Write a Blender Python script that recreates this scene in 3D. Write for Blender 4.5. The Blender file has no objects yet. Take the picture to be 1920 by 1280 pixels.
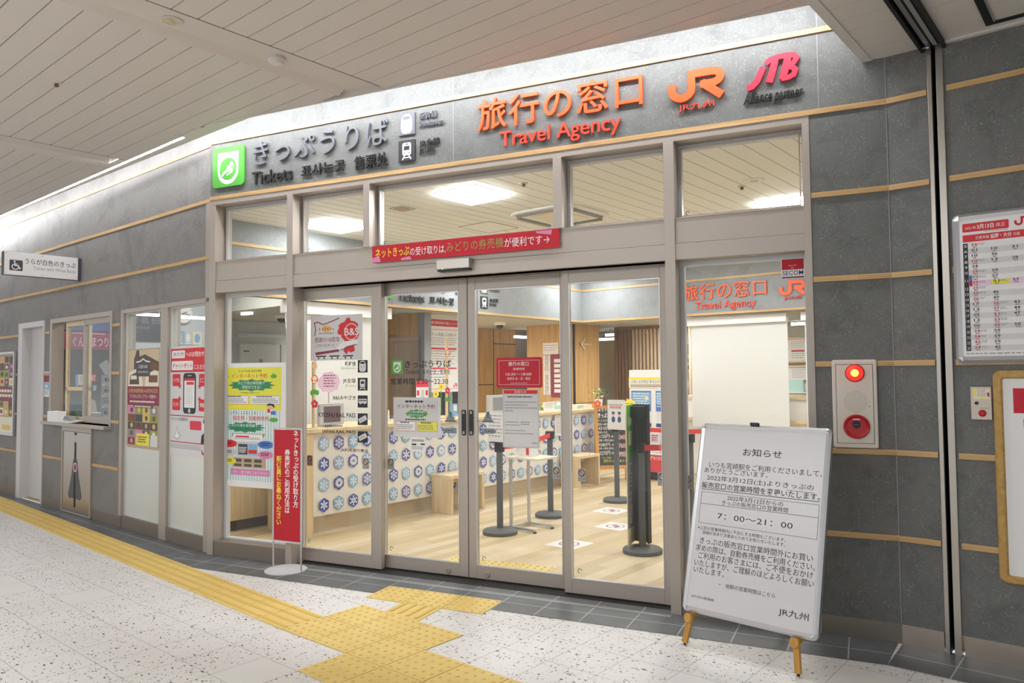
import bpy, bmesh, math, random
from mathutils import Vector, Matrix
random.seed(7)
SC = bpy.context.scene
COL = SC.collection

# ---------------------------------------------------------------- camera
FPX = 1410.16                      # focal length in pixels of the 1920 px wide frame
CH = 1.486                         # eye height
RX = Vector((0.905263777, 0.424766713, -0.008410334))
UX = Vector((0.025808514, -0.035222158, 0.999046205))
FX = Vector((-0.424065342, 0.904617399, 0.042847941))
EYE = Vector((0, 0, CH))
cd = bpy.data.cameras.new('camera')
cd.sensor_width = 36.0
cd.lens = FPX / 1920 * 36
cd.clip_start = 0.05
cd.clip_end = 200
cam = bpy.data.objects.new('camera', cd)
COL.objects.link(cam)
cam.matrix_world = Matrix(((RX.x, UX.x, -FX.x, 0), (RX.y, UX.y, -FX.y, 0), (RX.z, UX.z, -FX.z, CH), (0, 0, 0, 1)))
SC.camera = cam

# ---------------------------------------------------------------- light and exposure
SC.view_settings.view_transform = 'Standard'
SC.view_settings.look = 'None'
SC.view_settings.gamma = 1.0
SC.view_settings.exposure = 0.0
SC.view_settings.use_curve_mapping = False
wd = bpy.data.worlds.new('station_hall')
SC.world = wd
wd.use_nodes = True
wd.node_tree.nodes['Background'].inputs[0].default_value = (0.95, 0.975, 1.0, 1)
wd.node_tree.nodes['Background'].inputs[1].default_value = 0.74
COVE = 105.0                         # luminance of the cove light strips
PANEL = 42.0                       # luminance of the square shop ceiling lights

S15, C15 = math.sin(math.radians(15)), math.cos(math.radians(15))
E = Vector((C15, -S15, 0)); PP = Vector((S15, C15, 0)); Z = Vector((0, 0, 1))

def add_fill_lamp(a, b, z, sx, sy, power, col=(1, 0.97, 0.92)):
    """an unseen lamp added as fill light at ceiling height, shining down"""
    l = bpy.data.lights.new('unseen_fill_lamp', 'AREA')
    l.shape = 'RECTANGLE'; l.size = sx; l.size_y = sy; l.energy = power; l.color = col
    o = bpy.data.objects.new('unseen_fill_lamp', l)
    COL.objects.link(o)
    o.location = E * a + PP * b + Z * z
    o.rotation_euler = (0, 0, math.radians(-15))
    return o
for x_, y_ in ((-8.5, -1.0), (-5.3, -1.0), (-2.1, -1.0), (1.1, -1.0), (-6.6, -2.8), (-3.0, -2.8), (0.6, -2.8)):  # added fill lamps for the hall, all out of view
    add_fill_lamp(x_ * C15 - y_ * S15, x_ * S15 + y_ * C15, 3.40, 2.2, 0.5, 78, (0.96, 0.98, 1))
for a_, b_ in ((-8.0, 7.0), (-9.6, 8.6), (-5.2, 10.8)):  # unseen fill lamps added for the rooms behind the counters
    add_fill_lamp(a_, b_, 2.25, 0.9, 0.25, 50)
for a_, b_ in ((-10.6, 4.6), (-7.6, 4.2)):  # more added fill, in the office behind the left wall
    add_fill_lamp(a_, b_, 2.66, 1.0, 0.2, 24)

# ---------------------------------------------------------------- materials
def lin(c):
    return tuple((x / 12.92 if x <= 0.04045 else ((x + 0.055) / 1.055) ** 2.4) for x in c)
def hexc(h):
    return lin(tuple(int(h[i:i + 2], 16) / 255 for i in (0, 2, 4))) + (1,)
MATS = {}
def mat(name, col, rough=0.5, metal=0.0, spec=0.5, emit=0.0, alpha=None):
    m = bpy.data.materials.new(name)
    m.use_nodes = True
    p = m.node_tree.nodes['Principled BSDF']
    c = hexc(col) if isinstance(col, str) else col
    p.inputs['Base Color'].default_value = c
    p.inputs['Roughness'].default_value = rough
    p.inputs['Metallic'].default_value = metal
    p.inputs['Specular IOR Level'].default_value = spec
    if emit:
        p.inputs['Emission Color'].default_value = c
        p.inputs['Emission Strength'].default_value = emit
    MATS[name] = m
    return m
def nodes(m):
    nt = m.node_tree
    return nt, nt.nodes['Principled BSDF'], (lambda t, **k: _n(nt, t, k)), nt.links.new
def _n(nt, t, k):
    n = nt.nodes.new('ShaderNode' + t)
    for a, v in k.items():
        if a.startswith('i_'):
            n.inputs[int(a[2:])].default_value = v
        else:
            setattr(n, a, v)
    return n
def ramp(N, stops):
    r = N('ValToRGB')
    while len(r.color_ramp.elements) < len(stops):
        r.color_ramp.elements.new(0.5)
    for e, (p, c) in zip(r.color_ramp.elements, stops):
        e.position = p
        e.color = hexc(c) if isinstance(c, str) else (c, c, c, 1)
    return r
def mixc(N, L, fac, a, b):
    x = N('Mix', data_type='RGBA')
    for s, v in ((0, fac), (6, a), (7, b)):
        if isinstance(v, str):
            x.inputs[s].default_value = hexc(v)
        elif isinstance(v, (int, float)):
            x.inputs[s].default_value = v
        else:
            L(v, x.inputs[s])
    return x.outputs[2]
def math_(N, L, op, a, b=None):
    x = N('Math', operation=op)
    for i, v in ((0, a), (1, b)):
        if v is None: continue
        if isinstance(v, (int, float)): x.inputs[i].default_value = v
        else: L(v, x.inputs[i])
    return x.outputs[0]
def objco(N, L, scale=(1, 1, 1), loc=(0, 0, 0), rot=0):
    t = N('TexCoord'); mp = N('Mapping')
    mp.inputs['Scale'].default_value = scale
    mp.inputs['Location'].default_value = loc
    mp.inputs['Rotation'].default_value = (0, 0, rot)
    L(t.outputs['Object'], mp.inputs[0])
    return mp.outputs[0]

# plain colours -------------------------------------------------------
for n_, c_, r_ in (('white', 'eeeceb', .5), ('paper', 'e9e7e6', .55), ('paper_grey', 'd4d2d2', .5), ('black', '1b1b1c', .45), ('ink', '2a2a2c', .6),
                   ('ink_grey', '97969a', .6), ('red', 'c8202b', .45), ('banner_red', 'bb0c22', .55), ('poster_red', 'd42d33', .55), ('orange', 'e65a24', .45),
                   ('sign_red', 'd84630', .45), ('pink_red', 'd92a44', .45), ('green', '54ac3e', .45), ('dark_green', '2f8a5f', .5),
                   ('yellow', 'e6e04a', .5), ('text_yellow', 'f0de3c', .5), ('pink', 'd683ae', .5), ('light_pink', 'e9c9e0', .5), ('blue', '4a76c0', .5),
                   ('navy', '3a4a86', .5), ('flake_blue', '3f55a6', .5), ('flake_violet', '5a55a4', .5), ('flake_light', '8fb9d8', .5), ('flake_white', 'e6ebf3', .5),
                   ('counter_white', 'eeebe5', .45), ('teal', '3a6f7c', .5), ('sky_blue', '7fb2d6', .5), ('cream', 'e8dfc8', .5), ('lilac', 'c8c2cf', .5),
                   ('maroon', '8a2c48', .5), ('sepia', 'b9a488', .6), ('sepia_dark', '5c5044', .6), ('slate', '45454f', .5), ('gold', 'd9b860', .5),
                   ('brown', '7a5638', .6), ('skin', 'e8b997', .6), ('rubber', '2a2a2a', .7), ('post_grey', '55585a', .55), ('chalk', '3a3836', .7),
                   ('chalk_white', 'e8e6e2', .8), ('chalk_pink', 'e3b6bd', .8), ('chalk_yellow', 'd6d95a', .8), ('belt_red', 'e8403c', .6), ('mint', 'a9d0cf', .5),
                   ('ceiling_white', 'cfc8c0', .5), ('groove', '55504a', .8), ('soffit_white', 'd3cdc5', .5), ('soffit_groove', 'a9a39b', .7), ('plaster', 'd6d2c6', .7), ('shop_ceiling', 'f0f0ea', .6),
                   ('shop_groove', 'a8a698', .8), ('office_wall', 'c3ccd4', .6), ('shaded_board_sheet', 'd0cdcf', .25), ('sticker_grey', 'a9a49d', .5), ('office_door', 'c6d0dc', .5), ('office_ceiling', 'b3b4ac', .7), ('grey_plastic', 'c5c5c6', .45),  # the announcement sheet is paper greyed to imitate its shade
                   ('dark_slot', '151515', .6), ('slot_grey', '6d6d6b', .4), ('screen_white', 'd9dad7', .7), ('dark_tile_kick', '5f5a52', .6), ('letter_grey', '66676d', .4),
                   ('alarm_ivory', 'd9cfc2', .5), ('alarm_red', 'b4121e', .25), ('door_white', 'cfcbca', .45), ('steam', 'cdb89a', .6), ('jr_red', 'c2142a', .55),
                   ('dark_glass', '23262b', .2), ('screen_pink', '6d565e', .4), ('screen_grey', '8b8e99', .4), ('olive', '8f9a55', .6), ('blind', 'cfc3a0', .7), ('tv_violet', '6a66a8', .5), ('mid_grey', '8c8c8e', .5)):
    mat(n_, c_, r_)
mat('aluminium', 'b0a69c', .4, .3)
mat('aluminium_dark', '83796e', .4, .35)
mat('silver', 'c9c9cb', .3, .7)
mat('steel', 'b9ada0', .28, .9)
mat('kick_steel', 'd0c2aa', .4, .4)
mat('rail_steel', 'b3aca3', .33, .85)
mat('brushed', '8e877d', .35, .7)
mat('chrome', 'd8d8da', .12, 1)
mat('gloss_white', 'f2f2f2', .2)
mat('lamp_red', (0.9, 0.03, 0.02, 1), .2)
mat('led', (.93, .95, 1, 1), .5, emit=COVE)
mat('led_line', (.95, .96, 1, 1), .5, emit=COVE * .55)
mat('led_panel', (.97, .985, 1, 1), .5, emit=PANEL)
mat('tube', (1, 1, 1, 1), .5, emit=3.0)
mat('alarm_glow', (1.0, 0.42, 0.08, 1), .5, emit=2.4)
mat('alarm_glow_red', (1.0, 0.035, 0.02, 1), .3, emit=0.7)
mat('green_led', (0.3, 1, 0.5, 1), .5, emit=2)
mat('tv_glow', (0.16, 0.15, 0.42, 1), .4, emit=0.5)

def concrete(name, dark, mid, light, sc=1.0):
    m = mat(name, mid, .62)
    nt, p, N, L = nodes(m)
    co = objco(N, L)
    n1 = N('TexNoise'); n1.inputs['Scale'].default_value = 3.2 * sc; n1.inputs['Detail'].default_value = 10; n1.inputs['Roughness'].default_value = .68; n1.inputs['Distortion'].default_value = .6
    n2 = N('TexNoise'); n2.inputs['Scale'].default_value = 62 * sc; n2.inputs['Detail'].default_value = 6; n2.inputs['Roughness'].default_value = .75
    n3 = N('TexNoise'); n3.inputs['Scale'].default_value = 11 * sc; n3.inputs['Detail'].default_value = 8; n3.inputs['Roughness'].default_value = .8; n3.inputs['Distortion'].default_value = 1.2
    for n in (n1, n2, n3): L(co, n.inputs['Vector'])
    r1 = ramp(N, ((.3, dark), (.52, mid), (.75, mid)))
    L(n1.outputs[0], r1.inputs[0])
    k = math_(N, L, 'MULTIPLY', ramp_out(N, L, n2.outputs[0], ((.5, 0), (.6, 1))), ramp_out(N, L, n3.outputs[0], ((.44, 0), (.66, 1))))
    c = mixc(N, L, math_(N, L, 'MULTIPLY', k, .8), r1.outputs[0], light)
    L(c, p.inputs['Base Color'])
    b = N('Bump'); b.inputs['Strength'].default_value = .08
    L(n2.outputs[0], b.inputs['Height']); L(b.outputs[0], p.inputs['Normal'])
    return m
def ramp_out(N, L, v, stops):
    r = ramp(N, stops); L(v, r.inputs[0]); return r.outputs[0]
concrete('concrete', '595a57', '696a67', '9b9b98', 1.4)
concrete('concrete_light', '7b7f80', '888c8e', 'acb0b2', 1.2)
concrete('concrete_left', '6a6765', '807d7a', '9c9a98', .6)

def wood(name, c1, c2, c3, axis=0, sc=1.0, rough=.5, vary=None):
    """grain that runs along local axis 0 / 1 / 2; vary = plank width across, for boards of different tone"""
    m = mat(name, c2, rough)
    nt, p, N, L = nodes(m)
    s = [16 * sc, 16 * sc, 16 * sc]; s[axis] = .9 * sc
    co = objco(N, L, tuple(s))
    n1 = N('TexNoise'); n1.inputs['Scale'].default_value = 1.6; n1.inputs['Detail'].default_value = 7; n1.inputs['Roughness'].default_value = .6; n1.inputs['Distortion'].default_value = .5
    L(co, n1.inputs['Vector'])
    r = ramp(N, ((.3, c1), (.5, c2), (.72, c3)))
    L(n1.outputs[0], r.inputs[0])
    L(r.outputs[0], p.inputs['Base Color'])
    return m
wood('trim_wood', 'aa8656', 'c5a06d', 'd1b07f', 0, 1.0)
wood('pale_wood', 'd6bd90', 'e0caa2', 'e9d8b6', 0, .8)
wood('pale_wood_v', 'd2b688', 'dec69c', 'e8d5b0', 2, .8)
wood('wall_wood', 'a98247', 'bf975a', 'cba66b', 1, .7)
wood('wall_wood_v', 'b08a50', 'c69f63', 'd2ae74', 2, .7)
wood('slat_wood', '6b4a2b', '8a6540', 'a37c53', 2, 1)
wood('slat_light', 'b79b78', 'cdb596', 'd8c3a7', 2, 1)
wood('easel_wood', 'a9762a', 'bd8a38', 'cc9a48', 2, 1)
wood('frame_wood', 'a5803f', 'b8924e', 'c5a15e', 2, 1)
wood('chalk_wood', 'b27a33', 'c98f43', 'd39d52', 2, 1)

def plank_floor():
    m = mat('plank_floor', 'd9c294', .42)
    nt, p, N, L = nodes(m)
    co = objco(N, L)
    sep = N('SeparateXYZ'); L(co, sep.inputs[0])
    row = math_(N, L, 'FLOOR', math_(N, L, 'MULTIPLY', sep.outputs[0], 1 / .11))
    rnd = N('TexWhiteNoise', noise_dimensions='1D'); L(row, rnd.inputs['W'])
    seg = math_(N, L, 'FLOOR', math_(N, L, 'ADD', math_(N, L, 'MULTIPLY', sep.outputs[1], 1 / 1.5), math_(N, L, 'MULTIPLY', rnd.outputs[0], 7.3)))
    cmb = N('CombineXYZ'); L(row, cmb.inputs[0]); L(seg, cmb.inputs[1])
    w2 = N('TexWhiteNoise', noise_dimensions='2D'); L(cmb.outputs[0], w2.inputs['Vector'])
    g = N('TexNoise'); g.inputs['Scale'].default_value = 2.0; g.inputs['Detail'].default_value = 6
    mp = N('Mapping'); mp.inputs['Scale'].default_value = (22, 1.3, 1); L(co, mp.inputs[0]); L(mp.outputs[0], g.inputs['Vector'])
    t = math_(N, L, 'ADD', math_(N, L, 'MULTIPLY', w2.outputs[0], .72), math_(N, L, 'MULTIPLY', g.outputs[0], .28))
    r = ramp(N, ((.05, 'bba47c'), (.35, 'ccb78f'), (.6, 'd8c5a1'), (.95, 'e1d2b6')))
    L(t, r.inputs[0]); L(r.outputs[0], p.inputs['Base Color'])
plank_floor()

def grid_mask(N, L, co, size, off, width):
    """1 on the joint lines of a square grid"""
    sep = N('SeparateXYZ'); L(co, sep.inputs[0])
    out = []
    for i in range(2):
        t = math_(N, L, 'DIVIDE', math_(N, L, 'SUBTRACT', sep.outputs[i], off[i]), size[i])
        f = math_(N, L, 'FRACT', t)
        d = math_(N, L, 'MINIMUM', f, math_(N, L, 'SUBTRACT', 1.0, f))
        out.append((math_(N, L, 'LESS_THAN', d, width / size[i] / 2), math_(N, L, 'FLOOR', t)))
    return math_(N, L, 'MAXIMUM', out[0][0], out[1][0]), out[0][1], out[1][1]

NA, NB = -3.925, 3.143             # a node of the 30 cm floor grid (rotated coordinates)
def terrazzo():
    m = mat('terrazzo', 'd9d5cf', .4)
    nt, p, N, L = nodes(m)
    co = objco(N, L)
    base = None
    ns = N('TexNoise'); ns.inputs['Scale'].default_value = 1.2; L(co, ns.inputs['Vector'])
    col = ramp_out(N, L, ns.outputs[0], ((.3, 'dedbd6'), (.7, 'e6e3e0')))
    dn = N('TexNoise'); dn.inputs['Scale'].default_value = 60; L(co, dn.inputs['Vector'])
    add = N('VectorMath', operation='MULTIPLY_ADD'); add.inputs[1].default_value = (.012, .012, .012)
    L(dn.outputs[1], add.inputs[0]); L(co, add.inputs[2])
    g, ti, tj = grid_mask(N, L, co, (.3, .3), (NA, NB), .0035)
    cmb = N('CombineXYZ'); L(ti, cmb.inputs[0]); L(tj, cmb.inputs[1])
    wt = N('TexWhiteNoise', noise_dimensions='2D'); L(cmb.outputs[0], wt.inputs['Vector'])
    speck = math_(N, L, 'GREATER_THAN', wt.outputs[0], .035)
    for scale, keep, rad, rot in ((33, .24, .30, .4), (50, .36, .28, 1.3), (20, .62, .26, 2.2)):
        mp = N('Mapping'); mp.inputs['Scale'].default_value = (1, 1.9, 1); mp.inputs['Rotation'].default_value = (0, 0, rot)
        L(add.outputs[0], mp.inputs[0])
        v = N('TexVoronoi'); v.inputs['Scale'].default_value = scale; v.inputs['Randomness'].default_value = 1
        L(mp.outputs[0], v.inputs['Vector'])
        sp = N('SeparateColor'); L(v.outputs['Color'], sp.inputs[0])
        r_ = math_(N, L, 'MULTIPLY', sp.outputs[1], rad)
        k = math_(N, L, 'MULTIPLY', math_(N, L, 'LESS_THAN', v.outputs['Distance'], r_), math_(N, L, 'GREATER_THAN', sp.outputs[0], keep))
        k = math_(N, L, 'MULTIPLY', k, speck)
        chip = ramp_out(N, L, sp.outputs[2], ((0, '1f1f25'), (.35, '323236'), (.6, '4c4c50'), (.8, '262a48'), (1, '6f6c69')))
        col = mixc(N, L, k, col, chip)
    col = mixc(N, L, math_(N, L, 'MULTIPLY', g, .8), col, '8f8b86')
    L(col, p.inputs['Base Color'])
terrazzo()

def dark_tile(name, sx, sy, ox, oy):
    m = mat(name, '5c5f62', .42)
    nt, p, N, L = nodes(m)
    co = objco(N, L)
    n = N('TexNoise'); n.inputs['Scale'].default_value = 6; n.inputs['Detail'].default_value = 9; n.inputs['Roughness'].default_value = .7; L(co, n.inputs['Vector'])
    c = ramp_out(N, L, n.outputs[0], ((.3, '525457'), (.7, '65686a')))
    g, _, _ = grid_mask(N, L, co, (sx, sy), (ox, oy), .007)
    L(mixc(N, L, math_(N, L, 'MULTIPLY', g, .9), c, 'b4b6b7'), p.inputs['Base Color'])
dark_tile('border_tile', .2949, .30, -3.067, 4.475)
dark_tile('border_tile_left', .60, .30, -6.27, 3.13)
dark_tile('border_tile_right', .30, .19, -1.073, 4.36)

def tactile(name, c1, c2):
    m = mat(name, c1, .5)
    nt, p, N, L = nodes(m)
    co = objco(N, L)
    n = N('TexNoise'); n.inputs['Scale'].default_value = 5; n.inputs['Detail'].default_value = 6; L(co, n.inputs['Vector'])
    L(ramp_out(N, L, n.outputs[0], ((.3, c1), (.7, c2))), p.inputs['Base Color'])
tactile('tactile_yellow', 'dcbd68', 'e6c97a')
mat('tactile_bump', 'd8b662', .6)
mat('tactile_joint', 'b8a58a', .7)
mat('floor_yellow', 'e6cf86', .5)

def glass(name, tint=(1, 1, 1, 1), base=.035):
    m = bpy.data.materials.new(name); m.use_nodes = True
    nt = m.node_tree; nt.nodes.remove(nt.nodes['Principled BSDF'])
    out = nt.nodes['Material Output']
    tr = nt.nodes.new('ShaderNodeBsdfTransparent'); tr.inputs[0].default_value = tint
    gl = nt.nodes.new('ShaderNodeBsdfGlossy'); gl.inputs[1].default_value = 0.0
    lw = nt.nodes.new('ShaderNodeLayerWeight'); lw.inputs[0].default_value = .5
    pw = nt.nodes.new('ShaderNodeMath'); pw.operation = 'POWER'; pw.inputs[1].default_value = 5
    ma = nt.nodes.new('ShaderNodeMath'); ma.operation = 'MULTIPLY_ADD'; ma.inputs[1].default_value = .8; ma.inputs[2].default_value = base
    mx = nt.nodes.new('ShaderNodeMixShader')
    L = nt.links.new
    L(lw.outputs['Facing'], pw.inputs[0]); L(pw.outputs[0], ma.inputs[0]); L(ma.outputs[0], mx.inputs[0])
    L(tr.outputs[0], mx.inputs[1]); L(gl.outputs[0], mx.inputs[2]); L(mx.outputs[0], out.inputs[0])
    MATS[name] = m
glass('glass', (.985, .99, .985, 1), .03)
glass('glass_left', (.94, .955, .95, 1), .045)
glass('acrylic', (.80, .79, .82, 1), .05)
def frosted(name, col, fac):
    m = mat(name, col, .45)
    nt, p, N, L = nodes(m)
    tl = N('BsdfTranslucent'); tl.inputs[0].default_value = hexc(col)
    tp = N('BsdfTransparent')
    a = N('MixShader'); a.inputs[0].default_value = .45
    b = N('MixShader'); b.inputs[0].default_value = fac
    L(p.outputs[0], a.inputs[1]); L(tl.outputs[0], a.inputs[2])
    L(a.outputs[0], b.inputs[1]); L(tp.outputs[0], b.inputs[2])
    L(b.outputs[0], nt.nodes['Material Output'].inputs[0])
frosted('frosted_film', 'dfe4e4', .10)

# ---------------------------------------------------------------- frames and mesh builder
class Frame:
    def __init__(s, O, U, V, N):
        s.O, s.U, s.V, s.N = Vector(O), Vector(U), Vector(V), Vector(N)
    def pt(s, u, v, w=0.0):
        return s.O + s.U * u + s.V * v + s.N * w
    def px(s, x, y):
        """where the sight line through photo pixel (x, y) meets this plane: (u, v)"""
        d = RX * ((x - 960) / FPX) - UX * ((y - 640) / FPX) + FX
        t = (s.O - EYE).dot(s.N) / d.dot(s.N)
        q = EYE + d * t - s.O
        return q.dot(s.U), q.dot(s.V)
    def r(s, x0, y0, x1, y1):
        """rectangle (u0, v0, u1, v1) from its top-left and bottom-right corners in the photo"""
        a = s.px(x0, y0); b = s.px(x1, y1)
        return (a[0], b[1], b[0], a[1])
    def rr(s, l, rt, t, b):
        return (s.px(*l)[0], s.px(*b)[1], s.px(*rt)[0], s.px(*t)[1])
    def mw(s, u=0, v=0, w=0):
        p = s.pt(u, v, w)
        return Matrix(((s.U.x, s.V.x, s.N.x, p.x), (s.U.y, s.V.y, s.N.y, p.y), (s.U.z, s.V.z, s.N.z, p.z), (0, 0, 0, 1)))
    def off(s, w):
        return Frame(s.pt(0, 0, w), s.U, s.V, s.N)
YF = 4.67
F = Frame((0, YF, 0), (1, 0, 0), Z, (0, -1, 0))
D80 = Frame((0, 4.80, 0), (1, 0, 0), Z, (0, -1, 0))
D87 = Frame((0, 4.87, 0), (1, 0, 0), Z, (0, -1, 0))
LB, RB = 3.24, 4.549
LW = Frame(PP * LB, E, Z, -PP)
RW = Frame(PP * RB, E, Z, -PP)
G = Frame((0, 0, 0), E, PP, Z)
W0 = Frame((0, 0, 0), (1, 0, 0), (0, 1, 0), Z)
def AP(a): return Frame(E * a, PP, Z, E)
def BP(b): return Frame(PP * b, E, Z, -PP)
def HZ(z): return Frame((0, 0, z), E, PP, Z)
def zaxis(u, v, w=0):              # world matrix of an upright thing standing at grid point (u, v)
    return G.mw(u, v, w)

_tc = {}
def glyphs(body, bold=0.0, space=1.0, res=2):
    k = (body, bold, space, res)
    if k not in _tc:
        c = bpy.data.curves.new('t', 'FONT'); c.body = body; c.resolution_u = res; c.offset = bold; c.extrude = .5; c.space_character = space
        o = bpy.data.objects.new('t', c); COL.objects.link(o)
        dg = bpy.context.evaluated_depsgraph_get()
        me = bpy.data.meshes.new_from_object(o.evaluated_get(dg))
        vs = [tuple(v.co) for v in me.vertices]; fs = [tuple(p.vertices) for p in me.polygons]
        bpy.data.objects.remove(o); bpy.data.curves.remove(c); bpy.data.meshes.remove(me)
        _tc[k] = (vs, fs)
    return _tc[k]

class MB:
    def __init__(s, fr=W0):
        s.f = fr; s.v = []; s.fs = []; s.fm = []; s.ms = []
    def mi(s, m):
        if m not in s.ms: s.ms.append(m)
        return s.ms.index(m)
    def face(s, pts, m):
        n = len(s.v); s.v += pts; s.fs.append(tuple(range(n, n + len(pts)))); s.fm.append(s.mi(m)); return s
    def rect(s, r, m, w=0.0, fr=None):
        f = fr or s.f
        return s.face([f.pt(r[0], r[1], w), f.pt(r[2], r[1], w), f.pt(r[2], r[3], w), f.pt(r[0], r[3], w)], m)
    def poly(s, pts, m, w=0.0, fr=None):
        f = fr or s.f
        return s.face([f.pt(u, v, w) for u, v in pts], m)
    def prism(s, pts, w0, w1, m, fr=None, side=None):
        f = fr or s.f
        if sum(pts[i][0] * pts[(i + 1) % len(pts)][1] - pts[(i + 1) % len(pts)][0] * pts[i][1] for i in range(len(pts))) < 0: pts = pts[::-1]
        n = len(s.v); k = len(pts)
        s.v += [f.pt(u, v, w1) for u, v in pts] + [f.pt(u, v, w0) for u, v in pts]
        s.fs.append(tuple(range(n, n + k))); s.fm.append(s.mi(m))
        s.fs.append(tuple(range(n + 2 * k - 1, n + k - 1, -1))); s.fm.append(s.mi(m))
        q = s.mi(side or m)
        for i in range(k):
            j = (i + 1) % k
            s.fs.append((n + i, n + k + i, n + k + j, n + j)); s.fm.append(q)
        return s
    def box(s, r, w0, w1, m, fr=None):
        return s.prism([(r[0], r[1]), (r[2], r[1]), (r[2], r[3]), (r[0], r[3])], w0, w1, m, fr)
    def ring(s, r, t, w0, w1, m, fr=None):
        """rectangular frame of bar width t (or 4 widths l, b, r, t) inside rectangle r"""
        l, b, q, p = (t,) * 4 if not isinstance(t, tuple) else t
        s.box((r[0], r[1], r[0] + l, r[3]), w0, w1, m, fr); s.box((r[2] - q, r[1], r[2], r[3]), w0, w1, m, fr)
        s.box((r[0] + l, r[1], r[2] - q, r[1] + b), w0, w1, m, fr); return s.box((r[0] + l, r[3] - p, r[2] - q, r[3]), w0, w1, m, fr)
    def ell(s, u, v, ru, rv, m, w=0.0, n=28, fr=None, a0=0.0):
        return s.poly([(u + ru * math.cos(a0 + 2 * math.pi * i / n), v + rv * math.sin(a0 + 2 * math.pi * i / n)) for i in range(n)], m, w, fr)
    def cyl(s, u, v, r, w0, w1, m, n=28, fr=None):
        return s.prism([(u + r * math.cos(2 * math.pi * i / n), v + r * math.sin(2 * math.pi * i / n)) for i in range(n)], w0, w1, m, fr)
    def lathe(s, u, v, prof, m, n=32, fr=None):
        """prof = [(radius, w)] turned about the frame's normal through (u, v)"""
        f = fr or s.f; b = len(s.v); q = s.mi(m)
        for r, w in prof:
            s.v += [f.pt(u + r * math.cos(2 * math.pi * i / n), v + r * math.sin(2 * math.pi * i / n), w) for i in range(n)]
        for k in range(len(prof) - 1):
            for i in range(n):
                j = (i + 1) % n
                s.fs.append((b + k * n + i, b + k * n + j, b + (k + 1) * n + j, b + (k + 1) * n + i)); s.fm.append(q)
        for k, rev in ((0, True), (len(prof) - 1, False)):
            ids = [b + k * n + i for i in range(n)]
            s.fs.append(tuple(ids[::-1] if rev else ids)); s.fm.append(q)
        return s
    def bar(s, p, q, t, h, m, up=Z):
        """rectangular bar of section t x h from point p to point q (world)"""
        p, q = Vector(p), Vector(q); d = (q - p).normalized(); a = d.cross(up).normalized(); b = a.cross(d)
        n = len(s.v)
        for c in (p, q):
            s.v += [c + a * (i * t / 2) + b * (j * h / 2) for i, j in ((-1, -1), (1, -1), (1, 1), (-1, 1))]
        for f in ((0, 1, 2, 3), (7, 6, 5, 4), (0, 4, 5, 1), (1, 5, 6, 2), (2, 6, 7, 3), (3, 7, 4, 0)):
            s.fs.append(tuple(n + i for i in f)); s.fm.append(s.mi(m))
        return s
    def stroke(s, pts, t, m, w=0.0, depth=0.0, fr=None):
        """a line of width t through 2-D points, joints mitred"""
        P = [Vector(p) for p in pts]; L_, R_ = [], []
        for i, p in enumerate(P):
            d0 = (P[i] - P[i - 1]).normalized() if i else None
            d1 = (P[i + 1] - P[i]).normalized() if i < len(P) - 1 else None
            d = d0 if d1 is None else d1 if d0 is None else (d0 + d1).normalized()
            n = Vector((-d.y, d.x)); ref = d0 or d1; c = max(.5, n.dot(Vector((-ref.y, ref.x))))
            L_.append(p + n * (t / 2 / c)); R_.append(p - n * (t / 2 / c))
        for i in range(len(P) - 1):
            q = [tuple(R_[i]), tuple(R_[i + 1]), tuple(L_[i + 1]), tuple(L_[i])]
            if depth: s.prism(q, w, w + depth, m, fr)
            else: s.poly(q, m, w, fr)
        return s
    def text(s, body, r, m, w=0.0005, depth=0.0, bold=0.0, space=1.0, shear=0.0, fr=None):
        """lettering stretched to the rectangle r"""
        f = fr or s.f
        vs, fs = glyphs(body, bold, space, 5 if depth else 2)
        if not vs: return s
        x0 = min(v[0] for v in vs); x1 = max(v[0] for v in vs); y0 = min(v[1] for v in vs); y1 = max(v[1] for v in vs)
        kx = (r[2] - r[0]) / max(x1 - x0, 1e-6); ky = (r[3] - r[1]) / max(y1 - y0, 1e-6)
        return s._put(vs, fs, m, lambda v: f.pt(r[0] + (v[0] - x0) * kx + shear * (v[1] - y0) * ky, r[1] + (v[1] - y0) * ky, w + (v[2] + .5) * depth), depth)
    def _put(s, vs, fs, m, fn, depth):
        n = len(s.v); q = s.mi(m)
        if depth:
            s.v += [fn(v) for v in vs]
            s.fs += [tuple(n + i for i in f) for f in fs]; s.fm += [q] * len(fs)
        else:                                          # only the front faces
            keep = [f for f in fs if all(vs[i][2] > 0 for i in f)]
            idx = {}
            for f in keep:
                for i in f:
                    if i not in idx: idx[i] = len(idx)
            s.v += [fn(vs[i]) for i in idx]
            s.fs += [tuple(n + idx[i] for i in f) for f in keep]; s.fm += [q] * len(keep)
        return s
    def spread(s, body, r, m, em=None, w=0.0005, depth=0.0, bold=0.0, fr=None, vertical=False, aspect=1.0):
        """square characters evenly spaced along r (or down it), each of size em, unstretched"""
        f = fr or s.f; k = len(body); W = r[2] - r[0]; H = r[3] - r[1]
        em = em or (H if not vertical else W)
        for i, ch in enumerate(body):
            if ch == ' ': continue
            vs, fs = glyphs(ch, bold, 1.0, 6 if depth else 2)
            if not vs: continue
            if vertical:
                cu, cv = (r[0] + r[2]) / 2, r[3] - H * (i + .5) / k
                if ch in 'っッャュョゃゅょ': cu += em * .13; cv += em * .1
            else:
                cu, cv = r[0] + em * aspect / 2 + (W - em * aspect) * (i / max(k - 1, 1)), (r[1] + r[3]) / 2
            s._put(vs, fs, m, lambda v: f.pt(cu + (v[0] - .5) * em * aspect, cv + (v[1] - .37) * em, w + (v[2] + .5) * depth), depth)
        return s
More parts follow.
